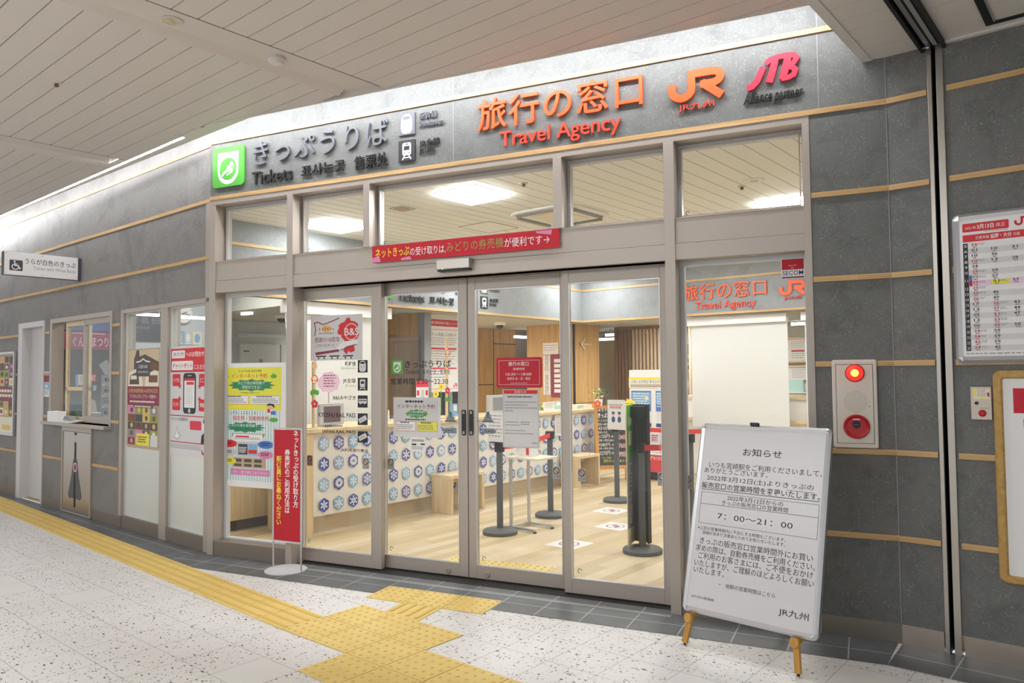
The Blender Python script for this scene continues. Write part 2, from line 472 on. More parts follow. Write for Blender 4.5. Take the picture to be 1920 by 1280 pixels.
    def lines(s, r, rows, m, w=0.0004, fill=.55, seed=1, ragged=.2, dash=None, fr=None):
        """rows of print too small to read: short dashes the width of a word"""
        rn = random.Random(seed); H = (r[3] - r[1]) / rows; d = dash or H * 1.1
        for i in range(rows):
            v1 = r[3] - i * H; u = r[0]; end = r[2] - rn.random() * ragged * (r[2] - r[0])
            while u < end - d * .3:
                l = d * (.5 + rn.random()); u2 = min(u + l, end)
                s.rect((u, v1 - H * fill, u2, v1), m, w, fr); u = u2 + d * .28
        return s
    def build(s, name, parent=None, mw=None, bevel=0.0, smooth=False, kind=None, **tags):
        if parent is not None and mw is None: mw = parent['_m']
        M = Matrix([list(x) for x in mw]) if mw is not None else Matrix.Identity(4)
        inv = M.inverted()
        me = bpy.data.meshes.new(name)
        me.from_pydata([tuple(inv @ v) for v in s.v], [], s.fs)
        for m in s.ms: me.materials.append(MATS[m])
        me.polygons.foreach_set('material_index', s.fm)
        if smooth: me.polygons.foreach_set('use_smooth', [True] * len(s.fs))
        me.update()
        o = bpy.data.objects.new(name, me); COL.objects.link(o)
        if parent is not None:
            o.parent = bpy.data.objects[parent['_n']]
        else:
            o.matrix_world = M
        if bevel:
            b = o.modifiers.new('bevel', 'BEVEL'); b.width = bevel; b.segments = 2; b.limit_method = 'ANGLE'
        if smooth:
            e_ = o.modifiers.new('split', 'EDGE_SPLIT'); e_.split_angle = math.radians(40)
        if kind: o['kind'] = kind
        for k, v in tags.items(): o[k] = v
        return {'_n': o.name, '_m': M}
def T(name, label, cat, mw, group=None):
    """a thing: an Empty at its base that parents its parts"""
    o = bpy.data.objects.new(name, None); COL.objects.link(o); o.empty_display_size = .05
    o.matrix_world = mw; o['label'] = label; o['category'] = cat
    if group: o['group'] = group
    return {'_n': o.name, '_m': mw.copy()}
def one(mb, name, label, cat, mw=None, group=None, **k):
    """a thing that is one mesh"""
    t = dict(label=label, category=cat)
    if group: t['group'] = group
    return mb.build(name, mw=mw if mw is not None else Matrix.Translation(mb.v[0]), **t, **k)
def S(mb, name, mw=None, parent=None, **k):
    return mb.build(name, parent=parent, mw=mw, kind='structure', **k)
def dup(t, mw, label=None, group=None):
    """a copy of a thing with its parts and sub-parts (mesh data shared)"""
    src = bpy.data.objects[t['_n']]
    def cp(o, parent):
        c = o.copy(); COL.objects.link(c)
        if parent is not None: c.parent = parent; c.matrix_parent_inverse = Matrix.Identity(4)
        for ch in [x for x in bpy.data.objects if x.parent == o and x != c]: cp(ch, c)
        return c
    r = cp(src, None); r.matrix_world = mw
    if label: r['label'] = label
    if group: r['group'] = group
    return {'_n': r.name, '_m': mw.copy()}
def shift(r, du, dv): return (r[0] + du, r[1] + dv, r[2] + du, r[3] + dv)
def inset(r, d, e=None):
    e = d if e is None else e
    return (r[0] + d, r[1] + e, r[2] - d, r[3] - e)
def sub(r, a, b, c, d):
    """part of rectangle r in fractions: left, bottom, right, top"""
    W, H = r[2] - r[0], r[3] - r[1]
    return (r[0] + a * W, r[1] + b * H, r[0] + c * W, r[1] + d * H)
def cen(r): return (r[0] + r[2]) / 2, (r[1] + r[3]) / 2
def rounded(r, rad, n=5):
    pts = []
    for cx, cy, a in ((r[2] - rad, r[3] - rad, 0), (r[0] + rad, r[3] - rad, 90), (r[0] + rad, r[1] + rad, 180), (r[2] - rad, r[1] + rad, 270)):
        for i in range(n + 1):
            t = math.radians(a + 90 * i / n); pts.append((cx + rad * math.cos(t), cy + rad * math.sin(t)))
    return pts
def burst(u, v, ru, rv, n=14, k=.72):
    return [(u + (ru if i % 2 == 0 else ru * k) * math.cos(math.pi * i / n), v + (rv if i % 2 == 0 else rv * k) * math.sin(math.pi * i / n)) for i in range(2 * n)]

# ================================================================ THE SETTING
CZ = 3.456                         # hall ceiling height
SZ = 3.248                         # lower soffit on the right
IZ = 3.0                           # shop ceiling
BZ = 2.275                         # underside of the shop's bulkheads
def gx(x, y): return (x * C15 - y * S15, x * S15 + y * C15)      # world -> rotated coordinates
CORN = gx(-5.02, YF)               # corner of left wall and front (a, b)
BEND = ((RB - YF * C15) / S15, YF) # corner of front and right wall (x, y)
BG = gx(*BEND)

# ---- floors
m = MB(G)
m.poly([(-14, -5), (7, -5), (7, RB + .02), (BG[0], BG[1] + .02), (CORN[0], CORN[1] + .02), (-14, LB + .02)], 'terrazzo', -.001)
S(m, 'floor', G.mw())
m = MB(G)
fa, fb = gx(-5.02, 4.742), gx(BEND[0], 4.742)
m.poly([(-13.5, LB + .02), (fa[0], fa[1]), (fb[0], fb[1]), (4.5, RB + .02), (4.5, 15), (-13.5, 15)], 'plank_floor', 0.0)
S(m, 'floor_shop', G.mw())
m = MB(W0)
DX = 4.30
q0 = (-5.02, 4.745); q1 = (BEND[0] - .01, 4.745)
lc = [(E * CORN[0] + PP * LB), (E * -13 + PP * LB), (E * -13 + PP * 2.84), (E * -6.15 + PP * 2.84)]
xr = (4.17 - DX * C15) / S15
m.poly([q0, (-5.3, DX), (xr, DX), q1], 'border_tile', .0012)
S(m, 'floor_border_front')
m = MB(G)
c1 = gx(-5.3, DX)
m.poly([(-13.5, LB + .01), (-13.5, 2.8), (c1[0] - .6, c1[1] + .0), (c1[0], c1[1]), (CORN[0], LB + .01)], 'border_tile_left', .001)
S(m, 'floor_border_left', G.mw())
m = MB(G)
c2 = gx(xr, DX)
m.poly([(BG[0], RB + .01), (c2[0], 4.17), (6, 4.17), (6, RB + .01)], 'border_tile_right', .001)
S(m, 'floor_border_right', G.mw())
# door track in front of the sliding leaves
m = MB(W0)
m.box((-4.13, 4.60, -1.11, 4.612), 0, .004, 'silver'); m.box((-4.13, 4.625, -1.11, 4.632), 0, .004, 'silver')
m.box((-4.13, 4.74, -1.11, 4.95), -.004, .0035, 'dark_slot')
S(m, 'floor_track')

# ---- tactile paving (yellow guide tiles in the floor)
m = MB(G)
def warn(u, v, du=(1, 0), s=.3, fr=G):
    d = Vector(du); n = Vector((-d.y, d.x)); P = Vector((u, v)); g = .003
    c = [P + d * g + n * g, P + d * (s - g) + n * g, P + d * (s - g) + n * (s - g), P + d * g + n * (s - g)]
    m.prism([tuple(x) for x in c], 0, .004, 'tactile_yellow', fr)
    for i in range(5):
        for j in range(5):
            q = P + d * (s * (i + .5) / 5) + n * (s * (j + .5) / 5)
            m.lathe(q.x, q.y, [(.0115, .0035), (.009, .0065), (.004, .007)], 'tactile_bump', 8, fr)
def guide(u, v, du=(1, 0), s=.3, L_=.3, fr=G):
    d = Vector(du); n = Vector((-d.y, d.x)); P = Vector((u, v)); g = .003
    c = [P + d * g + n * g, P + d * (L_ - g) + n * g, P + d * (L_ - g) + n * (s - g), P + d * g + n * (s - g)]
    m.prism([tuple(x) for x in c], 0, .004, 'tactile_yellow', fr)
    for j in range(4):
        q = P + n * (s * (j + .5) / 4)
        e0, e1, h = q + d * .015, q + d * (L_ - .015), n * .011
        m.prism([tuple(e0 - h), tuple(e1 - h), tuple(e1 + h), tuple(e0 + h)], .0035, .0075, 'tactile_bump', fr)
for i in range(3): warn(NA + .3 * i, NB - .3)
for i in range(0, 6): warn(NA + .3 * i, NB - .6)
for i in range(2, 5): warn(NA + .3 * i, NB - .9)
for i in range(6, 12): guide(NA + .3 * i, NB - .6)
td = math.radians(2.3)
for i in range(1, 33):             # the band that runs along the left wall
    guide(NA - .3 * i * math.cos(td), NB - .6 + .3 * i * math.sin(td), (math.cos(td), -math.sin(td)))
for i in range(3): warn(-3.067 + .2949 * i, 4.19, (1, 0), .2949, W0)
xa, xb = -2.772, -2.477
yb = lambda x: (NB - x * S15) / C15
m.prism([(xa, yb(xa)), (xb, yb(xb)), (xb, 4.187), (xa, 4.187)], 0, .004, 'tactile_yellow', W0)
for j in range(4):
    x_ = xa + (xb - xa) * (j + .5) / 4
    m.prism([(x_ - .011, yb(x_) + .02), (x_ + .011, yb(x_) + .02), (x_ + .011, 4.18), (x_ - .011, 4.18)], .0035, .009, 'tactile_bump', W0)
S(m, 'floor_tactile_paving', G.mw())
m = MB(W0)
def warn_in(x, y):
    m.box((x, y, x + .295, y + .295), 0, .003, 'floor_yellow')
    for i in range(5):
        for j in range(5):
            m.lathe(x + .3 * (i + .5) / 5, y + .3 * (j + .5) / 5, [(.012, .003), (.009, .007), (.004, .0075)], 'gold', 8)
for i in range(3): warn_in(-3.07 + .3 * i, 5.11)
S(m, 'floor_tactile_shop')

# ---- hall ceiling: planks along the rotated direction, interrupted by flush bands
m = MB(G)
bands = [(-7.42, -7.04), (-4.30, -3.94)]
def zfront(b): return (b * C15 - 4.27) / S15
def zfront_b(a): return (4.27 + a * S15) / C15
b = -5.0 + (3.256 % .15)
m.prism([(-14, -5), (-1.18, -5), (-1.18, zfront_b(-1.18)), (-5.6, 2.92), (-14, 2.92)], CZ + .055, CZ + .07, 'groove')
while b < 4.12:
    b0, b1 = b + .003, b + .147
    lo0 = -14 if b0 < 2.92 else zfront(b0); lo1 = -14 if b1 < 2.92 else zfront(b1)
    segs = []; prev = (lo0, lo1)
    for s0, s1 in bands:
        if max(prev) < s0: segs.append((prev, (s0, s0)))
        if max(prev) < s1: prev = (s1, s1)
    segs.append((prev, (-1.18, -1.18)))
    for (p0, p1), (e0, e1) in segs:
        if e0 > p0 and e1 > p1:
            m.prism([(p0, b0), (e0, b0), (e1, b1), (p1, b1)], CZ, CZ + .02, 'ceiling_white')
    b += .15
S(m, 'ceiling', G.mw())
m = MB(G)
for s0, s1 in bands:
    e_ = min(2.93, 9) if s0 < -6 else 3.40
    if s0 < -6: m.box((s0, -5, s1, 2.92), CZ + .035, CZ + .05, 'ceiling_white')
    else: m.prism([(s0, -5), (s1, -5), (s1, (4.268 + s1 * S15) / C15), (s0, (4.268 + s0 * S15) / C15)], CZ + .035, CZ + .05, 'ceiling_white')
    be = 2.9 if s0 < -6 else 3.22
    m.prism([(s1 - .004, -5), (s1 + .003, -5), (s1 + .003, be + .08), (s1 - .004, be + .08)], CZ - .0005, CZ + .03, 'dark_slot')
    for (a0_, z0_), (a1_, z1_) in (((s0, CZ), (s0 + .012, CZ)), ((s0 + .012, CZ), (s0 + .075, CZ + .036))):
        m.face([G.pt(a0_, -5, z0_), G.pt(a0_, be, z0_), G.pt(a1_, be, z1_), G.pt(a1_, -5, z1_)], 'ceiling_white')
S(m, 'ceiling_band', G.mw())
# edge lip along the light slot, cove above it
m = MB(W0)
ex = E * -5.6 + PP * 2.92
m.box((-5.59, 4.255, .05, 4.275), CZ - .004, CZ + .07, 'ceiling_white')
S(m, 'ceiling_edge_front')
m = MB(G)
m.box((-14, 2.905, -5.6, 2.925), CZ - .004, CZ + .03, 'ceiling_white')
S(m, 'ceiling_edge_left', G.mw())
m = MB(G)
m.box((-14, 2.6, -1.1, 5.2), CZ + .42, CZ + .44, 'white')
S(m, 'ceiling_cove', G.mw())
# soffit
m = MB(G)
m.box((-1.18, -5, -1.13, 4.60), SZ - .006, CZ + .3, 'soffit_white')
m.box((-1.13, -5, 5, RB + .06), SZ + .03, SZ + .05, 'soffit_groove')
m.box((-1.13, 4.52, -.88, 4.60), SZ, SZ + .03, 'soffit_white')
b = 4.52
while b > -5:
    for p0, e0 in ((-1.13, -.885), (-.765, 5)):
        if p0 > -1 and b > 2.9:
            m.box((p0, b - .148, -.06, b - .002), SZ, SZ + .03, 'soffit_white')
            if b < 4.2 and b > 3.1: m.box((.02, b - .148, 5, b - .002), SZ, SZ + .03, 'soffit_white')
            elif b >= 4.2: m.box((-.06, b - .148, 5, b - .002), SZ, SZ + .03, 'soffit_white')
        else: m.box((p0, b - .148, e0, b - .002), SZ, SZ + .03, 'soffit_white')
    b -= .15
m.box((-.765, 4.52, 5, RB), SZ - .012, SZ + .03, 'soffit_white')
S(m, 'ceiling_soffit', G.mw())
m = MB(G)                          # shutter slot in the soffit
m.box((-.885, -5, -.868, 4.56), SZ - .03, SZ + .03, 'dark_slot'); m.box((-.782, -5, -.765, 4.56), SZ - .03, SZ + .03, 'dark_slot')
m.box((-.868, -5, -.782, 4.56), SZ + .005, SZ + .04, 'dark_slot'); m.box((-.852, -5, -.83, 4.5), SZ - .02, SZ + .01, 'slot_grey'); m.box((-.818, -5, -.796, 4.5), SZ - .02, SZ + .01, 'mid_grey')
m.lathe(-.845, 4.46, [(.016, SZ - .04), (.016, SZ - .02)], 'chrome', 12)
S(m, 'trim_1', G.mw())
hk = HZ(SZ - .004)
m = MB(G)
h0 = hk.px(1864, 45); h1 = hk.px(1840, -10)
m.box((h0[0] - .035, h0[1] - 1.2, h0[0], h0[1]), SZ - .006, SZ + .04, 'dark_slot'); m.box((h0[0], h0[1] - .035, h0[0] + 1.2, h0[1]), SZ - .006, SZ + .04, 'dark_slot')
m.box((h0[0] + .002, h0[1] - 1.2, h0[0] + .01, h0[1] - .04), SZ - .008, SZ + .02, 'mid_grey')
S(m, 'trim_2', G.mw())

# ---- walls
xj = -.26                          # right edge of the glazed front
m = MB(F)
m.box((-5.02, 2.985, BEND[0], 3.88), -.12, 0, 'concrete')
m.box((xj, .108, BEND[0], 2.985), -.12, 0, 'concrete')
for p in ((850, 240), (1533, 130)):
    u = F.px(*p)[0]; m.box((u - .0025, 3.01, u + .0025, 3.88), 0, .0012, 'mid_grey')
u = BEND[0]; m.box((u - .006, .108, u, 3.88), 0, .003, 'mid_grey')
S(m, 'wall_front', F.mw())
m = MB(LW)
OP = dict(door=(-10.84, -9.96, 2.165), win=(-9.77, -8.06, .975, 2.165), glz=(-7.86, -6.11, 2.16))
zt = 3.88
for r in ((-13.8, 0, -10.84, zt), (-10.84, 2.165, -9.96, zt), (-9.96, 0, -9.77, zt), (-9.77, 0, -8.06, .965), (-9.77, 2.165, -8.06, zt), (-8.06, 0, -7.86, zt), (-7.86, 2.16, CORN[0], zt)):
    m.box(r, -.12, 0, 'concrete_left')
u = LW.px(155, 370)[0]
m.box((u - .003, 2.0, u + .003, zt), 0, .001, 'mid_grey')
S(m, 'wall_left', LW.mw())
m = MB(RW)
m.box((BG[0], .105, -.857, SZ + .3), -.12, 0, 'concrete'); m.box((-.783, .105, 6, SZ + .3), -.12, 0, 'concrete')
m.box((-.857, 0, -.783, SZ + .3), -.12, -.09, 'dark_slot')
S(m, 'wall_right', RW.mw())
m = MB(RW)                         # guide rail of the shutter
for r in ((-.858, 0, -.837, SZ), (-.816, 0, -.782, SZ)):
    m.box(r, -.1, .012, 'rail_steel')
m.box((-.837, 0, -.834, SZ), -.1, .006, 'dark_slot')
S(m, 'trim_3', RW.mw(), bevel=.003)
# wooden strips let into the walls
ZS = (.553, 1.02, 1.512, 2.0, 2.49, 2.98, 3.46)
k = 4
def strip(fr, u0, u1, z, name='trim'):
    global k
    mm = MB(fr); mm.box((u0, z, u1, z + .03), -.01, .011, 'trim_wood')
    S(mm, 'trim_%d' % k, fr.mw((u0), z)); k += 1
for z in ZS:
    x0 = -5.02 if z > 2.9 else xj + .001
    for u0, u1 in (((x0, F.px(777, 320)[0]), (F.px(777, 320)[0], F.px(1000, 287)[0]), (F.px(1000, 287)[0], F.px(1437, 218)[0]), (F.px(1437, 218)[0], BEND[0])) if 2.9 < z < 3.1 else
                   ((x0, F.px(1003, 160)[0]), (F.px(1003, 160)[0], BEND[0] - .05)) if z > 3.1 else ((x0, BEND[0]),)):
        strip(F, u0 + .001, u1, z)
    if z < 3.2:
        strip(RW, BG[0], -.864, z); strip(RW, -.768, 6, z)
for z in ZS:
    for u0, u1 in ((-13.8, CORN[0]),) if z > 2.2 else ((-13.8, -10.86), (-9.95, -9.79), (-8.05, -7.87)) if z > .97 else ((-13.8, -10.86), (-9.95, -9.37), (-8.51, -7.87)):
        strip(LW, u0, u1, z)
# baseboards
m = MB(F); m.box((xj, 0, BEND[0], .108), -.12, .004, 'brushed'); S(m, 'baseboard_front', F.mw())
m = MB(RW); m.box((BG[0], 0, -.864, .105), -.12, .004, 'steel'); m.box((-.77, 0, 6, .105), -.12, .004, 'steel'); S(m, 'baseboard_right', RW.mw())
m = MB(LW)
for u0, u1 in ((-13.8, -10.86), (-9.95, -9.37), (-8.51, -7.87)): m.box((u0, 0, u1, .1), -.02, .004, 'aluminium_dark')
S(m, 'baseboard_left', LW.mw())

# ---- front glazing: aluminium frame, fixed panes
HB, TB, BB = 2.937, 2.456, 2.19    # head bar, transom foot, beam foot
m = MB(F)
m.box((-5.02, HB, xj, 2.985), -.16, .005, 'aluminium')
m.box((-4.957, TB - .004, -.30, BB + .102), -.14, -.012, 'aluminium'); m.box((-4.957, BB, -.30, BB + .100), -.14, -.004, 'aluminium')
m.box((-4.957, TB - .008, -.30, TB), -.14, -.006, 'aluminium')
m.box((-5.024, 0, -4.957, HB), -.16, .004, 'aluminium')
m.box((-.30, 0, xj, HB), -.16, .006, 'aluminium')
mull = [(538.5, 549.5, 0), (681.6, 693, TB), (1037.5, 1053.5, TB), (1244.5, 1264, 0)]
rows_y = {538.5: 420, 681.6: 400, 1037.5: 380, 1244.5: 340}
MU = []
for x0, x1, z0 in mull:
    u0, u1 = F.px(x0, rows_y[x0])[0], F.px(x1, rows_y[x0])[0]; MU.append((u0, u1)); m.box((u0, z0, u1, HB), -.16, .006, 'aluminium')
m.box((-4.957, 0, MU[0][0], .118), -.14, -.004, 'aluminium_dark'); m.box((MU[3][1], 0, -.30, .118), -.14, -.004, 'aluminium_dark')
wf = S(m, 'window_1', F.mw(), bevel=.002)
gd = -.125
tr = [(-4.957, MU[0][0]), (MU[0][1], MU[1][0]), (MU[1][1], MU[2][0]), (MU[2][1], MU[3][0]), (MU[3][1], -.30)]
for i, (u0, u1) in enumerate(tr):
    r = (u0, TB, u1, HB)
    mm = MB(F); mm.ring(r, (.022, .006, .010, .03), -.16, gd + .012, 'grey_plastic'); mm.ring(inset(r, .02), .006, gd + .012, gd + .03, 'aluminium'); fr_ = S(mm, 'window_frame', parent=wf)
    mm = MB(F); mm.box(inset(r, .012), gd - .006, gd, 'glass'); S(mm, 'window_pane', parent=wf)
    if i: 
        cu, cv = r[0] + .055, r[1] + .045
        mm = MB(F); mm.stroke([(cu + .012 * math.cos(t * .8), cv + .012 * math.sin(t * .8)) for t in range(7)], .005, 'teal', gd + .001); S(mm, 'window_pane_mark', parent=wf)
for u0, u1 in ((-4.957, MU[0][0]), (MU[3][1], -.30)):
    r = (u0, .118, u1, BB)
    mm = MB(F); mm.ring(r, (.028, .012, .012, .03), -.16, gd + .012, 'grey_plastic'); S(mm, 'window_frame', parent=wf)
    mm = MB(F); mm.box(inset(r, .012), gd - .006, gd, 'glass'); S(mm, 'window_pane', parent=wf)

# ---- the four door leaves
def leaf(n, fr, u0, u1, g0, g1, gb, gt, z1, extra=None, dark=.012):
    mm = MB(fr)
    mm.box((u0, dark, g0, z1), -.045, 0, 'aluminium'); mm.box((g1, dark, u1, z1), -.045, 0, 'aluminium')
    mm.box((g0, dark, g1, gb), -.045, -.001, 'aluminium'); mm.box((g0, gt, g1, z1), -.045, -.001, 'aluminium')
    d = S(mm, 'door_%d' % n, fr.mw(u0, 0), bevel=.002)
    mm = MB(fr); mm.box((g0 - .005, gb - .005, g1 + .005, gt + .005), -.030, -.022, 'glass'); S(mm, 'door_pane', parent=d)
    mm = MB(fr); mm.ring((g0, gb, g1, gt), .005, -.02, .002, 'silver'); S(mm, 'door_bead', parent=d)
    mm = MB(fr); cu, cv = g0 + .05, gb + .05
    mm.stroke([(cu + .014 * math.cos(t * .8), cv + .014 * math.sin(t * .8)) for t in range(7)], .005, 'dark_green', -.0205); S(mm, 'door_pane_mark', parent=d)
    return d
z80 = 2.19
d1 = leaf(1, D80, -4.165, D80.px(715, 900)[0], D80.px(568, 900)[0], D80.px(697, 900)[0], .107, 2.096, z80)
d2 = leaf(2, D87, D87.px(714, 900)[0], D87.px(877.2, 900)[0], D87.px(721, 900)[0], D87.px(861, 900)[0], .103, 2.104, z80)
d3 = leaf(3, D87, D87.px(878.6, 900)[0], D87.px(1062, 900)[0], D87.px(893, 900)[0], D87.px(1054, 900)[0], .103, 2.104, z80)
d4 = leaf(4, D80, D80.px(1057, 900)[0], D80.px(1256, 900)[0], D80.px(1070, 900)[0], D80.px(1243, 900)[0], .109, 2.10, z80)
for d, xs, kx in ((d2, (866, 874), 841), (d3, (879.5, 888), 914)):
    r = D87.r(xs[0], 768, xs[1], 816)
    mm = MB(D87); mm.prism(rounded(r, .012), 0, .006, 'black')
    mm.lines(sub(r, .42, .2, .58, .8), 14, 'chalk_white', .0064, .6, dash=.02, ragged=0); mm.ring(sub(r, .3, .06, .7, .15), .003, .006, .0066, 'chalk_white'); mm.ring(sub(r, .3, .85, .7, .94), .003, .006, .0066, 'chalk_white')
    S(mm, 'door_handle', parent=d)
    u, v = D87.px(kx, 1069 if kx < 880 else 1077); mm = MB(D87); mm.lathe(u, v, [(.022, 0), (.022, .003), (.014, .004), (.012, .003)], 'steel', 20); S(mm, 'door_lock', parent=d)
mm = MB(W0); mm.box((-4.12, 4.71, -1.12, 4.93), 2.19, 2.215, 'aluminium_dark'); S(mm, 'door_header')

# ---- glazing in the left wall
m = MB(LW)
g0, gm0, gm1, g1 = -7.86, LW.px(300, 800)[0], LW.px(313, 800)[0], CORN[0]
m.box((g0, .115, g0 + .055, 2.16), -.12, .008, 'aluminium'); m.box((gm0, 0, gm1, 2.12), -.12, .006, 'aluminium'); m.box((LW.px(384, 800)[0], 0, g1 + .01, 2.98), -.12, .008, 'aluminium')
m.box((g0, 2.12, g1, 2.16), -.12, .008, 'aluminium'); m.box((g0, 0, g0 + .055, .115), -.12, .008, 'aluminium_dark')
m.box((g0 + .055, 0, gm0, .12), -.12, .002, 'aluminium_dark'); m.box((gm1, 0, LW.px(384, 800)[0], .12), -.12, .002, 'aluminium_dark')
w2 = S(m, 'window_2', LW.mw(g0, 0), bevel=.002)
PANES = []
for u0, u1 in ((g0 + .055, gm0), (gm1, LW.px(384, 800)[0])):
    r = (u0, .12, u1, 2.12); PANES.append(r)
    mm = MB(LW); mm.ring(r, (.016, .006, .004, .010), -.08, -.022, 'grey_plastic'); S(mm, 'window_frame', parent=w2)
    mm = MB(LW); mm.box(inset(r, .004), -.038, -.032, 'glass_left'); S(mm, 'window_pane', parent=w2)
    mm = MB(LW); mm.rect((u0 + .006, .126, u1 - .006, LW.px(270, 838)[1]), 'frosted_film', -.0305); S(mm, 'window_film', parent=w2)
# ---- door in the left wall
m = MB(LW)
r = (-10.84, 0, -9.96, 2.165)
m.box((r[0], 0, r[0] + .14, r[3]), -.12, .015, 'door_white'); m.box((r[2] - .03, 0, r[2], r[3]), -.12, .015, 'door_white'); m.box((r[0] + .14, 2.1, r[2] - .03, r[3]), -.12, .015, 'door_white')
d5 = S(m, 'door_5', LW.mw(r[0], 0), bevel=.003)
mm = MB(LW); mm.box((r[0] + .14, .01, r[2] - .03, 2.1), -.12, -.085, 'door_white'); S(mm, 'door_leaf', parent=d5)
mm = MB(LW); hr = (-10.07, .28, -10.03, 2.02); mm.box(hr, -.05, -.03, 'rail_steel'); mm.box((hr[0] + .01, .4, hr[2] - .01, .43), -.085, -.05, 'rail_steel'); mm.box((hr[0] + .01, 1.85, hr[2] - .01, 1.88), -.085, -.05, 'rail_steel'); S(mm, 'door_handle', parent=d5)
# ---- ticket window in the left wall
m = MB(LW)
r = (-9.77, .975, -8.06, 2.165)
m.ring(r, (.06, .01, .05, .05), -.12, .012, 'aluminium')
m.box((r[0] - .03, .955, r[2] + .03, .985), -.14, .09, 'aluminium')
w3 = S(m, 'window_3', LW.mw(r[0], 0), bevel=.002)
um = LW.px(151.5, 700)[0]
mm = MB(LW); mm.ring((um, 1.0, r[2] - .05, 2.115), (.05, .07, .03, .06), -.05, -.02, 'aluminium'); sash = S(mm, 'window_sash', parent=w3)
mm = MB(LW); mm.box((um + .04, 1.06, r[2] - .07, 2.07), -.04, -.034, 'glass_left'); S(mm, 'window_pane', parent=sash)
ua = LW.px(112, 700)[0]
mm = MB(LW); mm.ring((ua, 1.0, um + .05, 2.115), (.05, .05, .02, .05), -.09, -.06, 'pale_wood'); mm.box((ua, 1.34, um + .05, 1.38), -.09, -.06, 'pale_wood'); sash = S(mm, 'window_sash', parent=w3)
mm = MB(LW); mm.box((ua + .05, 1.05, um + .03, 2.07), -.078, -.072, 'glass_left'); S(mm, 'window_pane', parent=sash)

# ---- the shop's ceiling, bulkheads, soffits, back walls
BA, BBK = -6.71, 9.7
m = MB(G)
front_b = lambda a: ((4.83) + a * S15) / C15
m.poly([(BA, LB + .1), (CORN[0] + .2, front_b(CORN[0] + .2)), (2.2, front_b(2.2)), (2.2, BBK), (BA, BBK)][::-1], 'shop_ceiling', IZ)
a_ = BA + .05
while a_ < 2.2:
    m.prism([(a_, max(front_b(a_), LB + .12)), (a_ + .005, max(front_b(a_), LB + .12)), (a_ + .005, BBK), (a_, BBK)], IZ - .001, IZ + .001, 'shop_groove'); a_ += .15
S(m, 'ceiling_shop', G.mw())
m = MB(AP(BA))
m.box((LB + .12, BZ, BBK + .12, 3.4), -.12, 0, 'concrete_light')
for z in (BZ, 2.755): m.box((LB + .12, z, BBK, z + .03), 0, .01, 'trim_wood')
for b_ in (8.4,): m.box((b_, BZ + .03, b_ + .005, 3.0), 0, .001, 'mid_grey')
S(m, 'wall_bulkhead_left', AP(BA).mw())
m = MB(BP(BBK))
m.box((BA, BZ, 2.2, 3.4), -.12, 0, 'concrete_light')
for z in (BZ, 2.755): m.box((BA, z, 2.2, z + .03), 0, .01, 'trim_wood')
u = BP(BBK).px(1386.5, 560)[0]; m.box((u, BZ + .03, u + .005, 3.0), 0, .001, 'mid_grey')
S(m, 'wall_bulkhead_back', BP(BBK).mw())
m = MB(G)
m.poly([(-13, 4.8), (BA - .119, 4.8), (BA - .119, BBK + .119), (2.2, BBK + .119), (2.2, 14.5), (-13, 14.5)][::-1], 'office_ceiling', BZ + .002)
m.poly([(-13, 4.8), (BA - .119, 4.8), (BA - .119, LB + .12), (-13, LB + .12)], 'office_ceiling', 2.7)
m.box((-13, 4.8, BA - .12, 4.82), BZ, 2.7, 'office_ceiling')
S(m, 'ceiling_office', G.mw())
m = MB(G)
m.box((-13, LB + .12, -12.9, 14.5), 0, 2.7, 'office_wall')
m.box((-13, 14.4, 2.2, 14.5), 0, 2.7, 'plaster')
m.box((2.2, RB + .12, 2.3, 14.5), 0, 3.4, 'plaster')
S(m, 'wall_back', G.mw())
m = MB(AP(-9.9))                   # office wall seen through the left window
m.box((4.9, 0, 9.2, BZ), -.1, 0, 'office_wall')
S(m, 'wall_office', AP(-9.9).mw())
m = MB(AP(-8.8))
m.box((9.3, 0, 10.55, BZ), -.06, 0, 'wall_wood')
for b_ in (9.3, 9.46, 9.935): m.box((b_ - .008, 0, b_ + .008, BZ), 0, .002, 'dark_slot')
for z_, b0, b1 in ((2.02, 9.935, 10.55), (1.30, 9.46, 9.935)): m.box((b0, z_ - .007, b1, z_ + .007), 0, .002, 'dark_slot')
S(m, 'wall_panel_office', AP(-8.8).mw())
m = MB(AP(-8.85)); m.box((10.55, 0, 11.6, BZ), -.06, 0, 'rail_steel'); S(m, 'wall_steel_office', AP(-8.85).mw())
m = MB(G)
m.box((-7.98, 9.86, -7.02, 10.6), 0, BZ, 'wall_wood_v'); m.box((-7.022, 9.84, -7.0, 9.88), 0, BZ, 'dark_slot'); m.box((-7.019, 9.88, -7.016, 10.6), 1.0, 1.006, 'dark_slot')
S(m, 'pillar_wood', G.mw())
m = MB(G)
m.box((-8.9, 6.62, -7.15, 6.7), 0, BZ, 'wall_wood_v')
m.box((-7.15, 6.60, -7.02, 6.72), 0, BZ, 'mid_grey')
S(m, 'wall_partition_office', G.mw())
m = MB(G)                          # low timber wall by the left window
m.box((-6.86, 3.45, -6.74, 4.5), .1, 1.0, 'pale_wood_v'); m.box((-6.86, 3.45, -6.78, 4.5), 0, .1, 'dark_tile_kick')
S(m, 'wall_timber_low', G.mw())
m = MB(G)                          # divider behind the left wall glazing
m.box((-8.86, 3.70, -8.8, 4.79), 0, 2.7, 'office_wall')
S(m, 'wall_divider_office', G.mw())
m = MB(BP(12.6)); m.box((-8.8, 0, 2.2, BZ), -.06, 0, 'plaster'); S(m, 'wall_rear_counter', BP(12.6).mw())

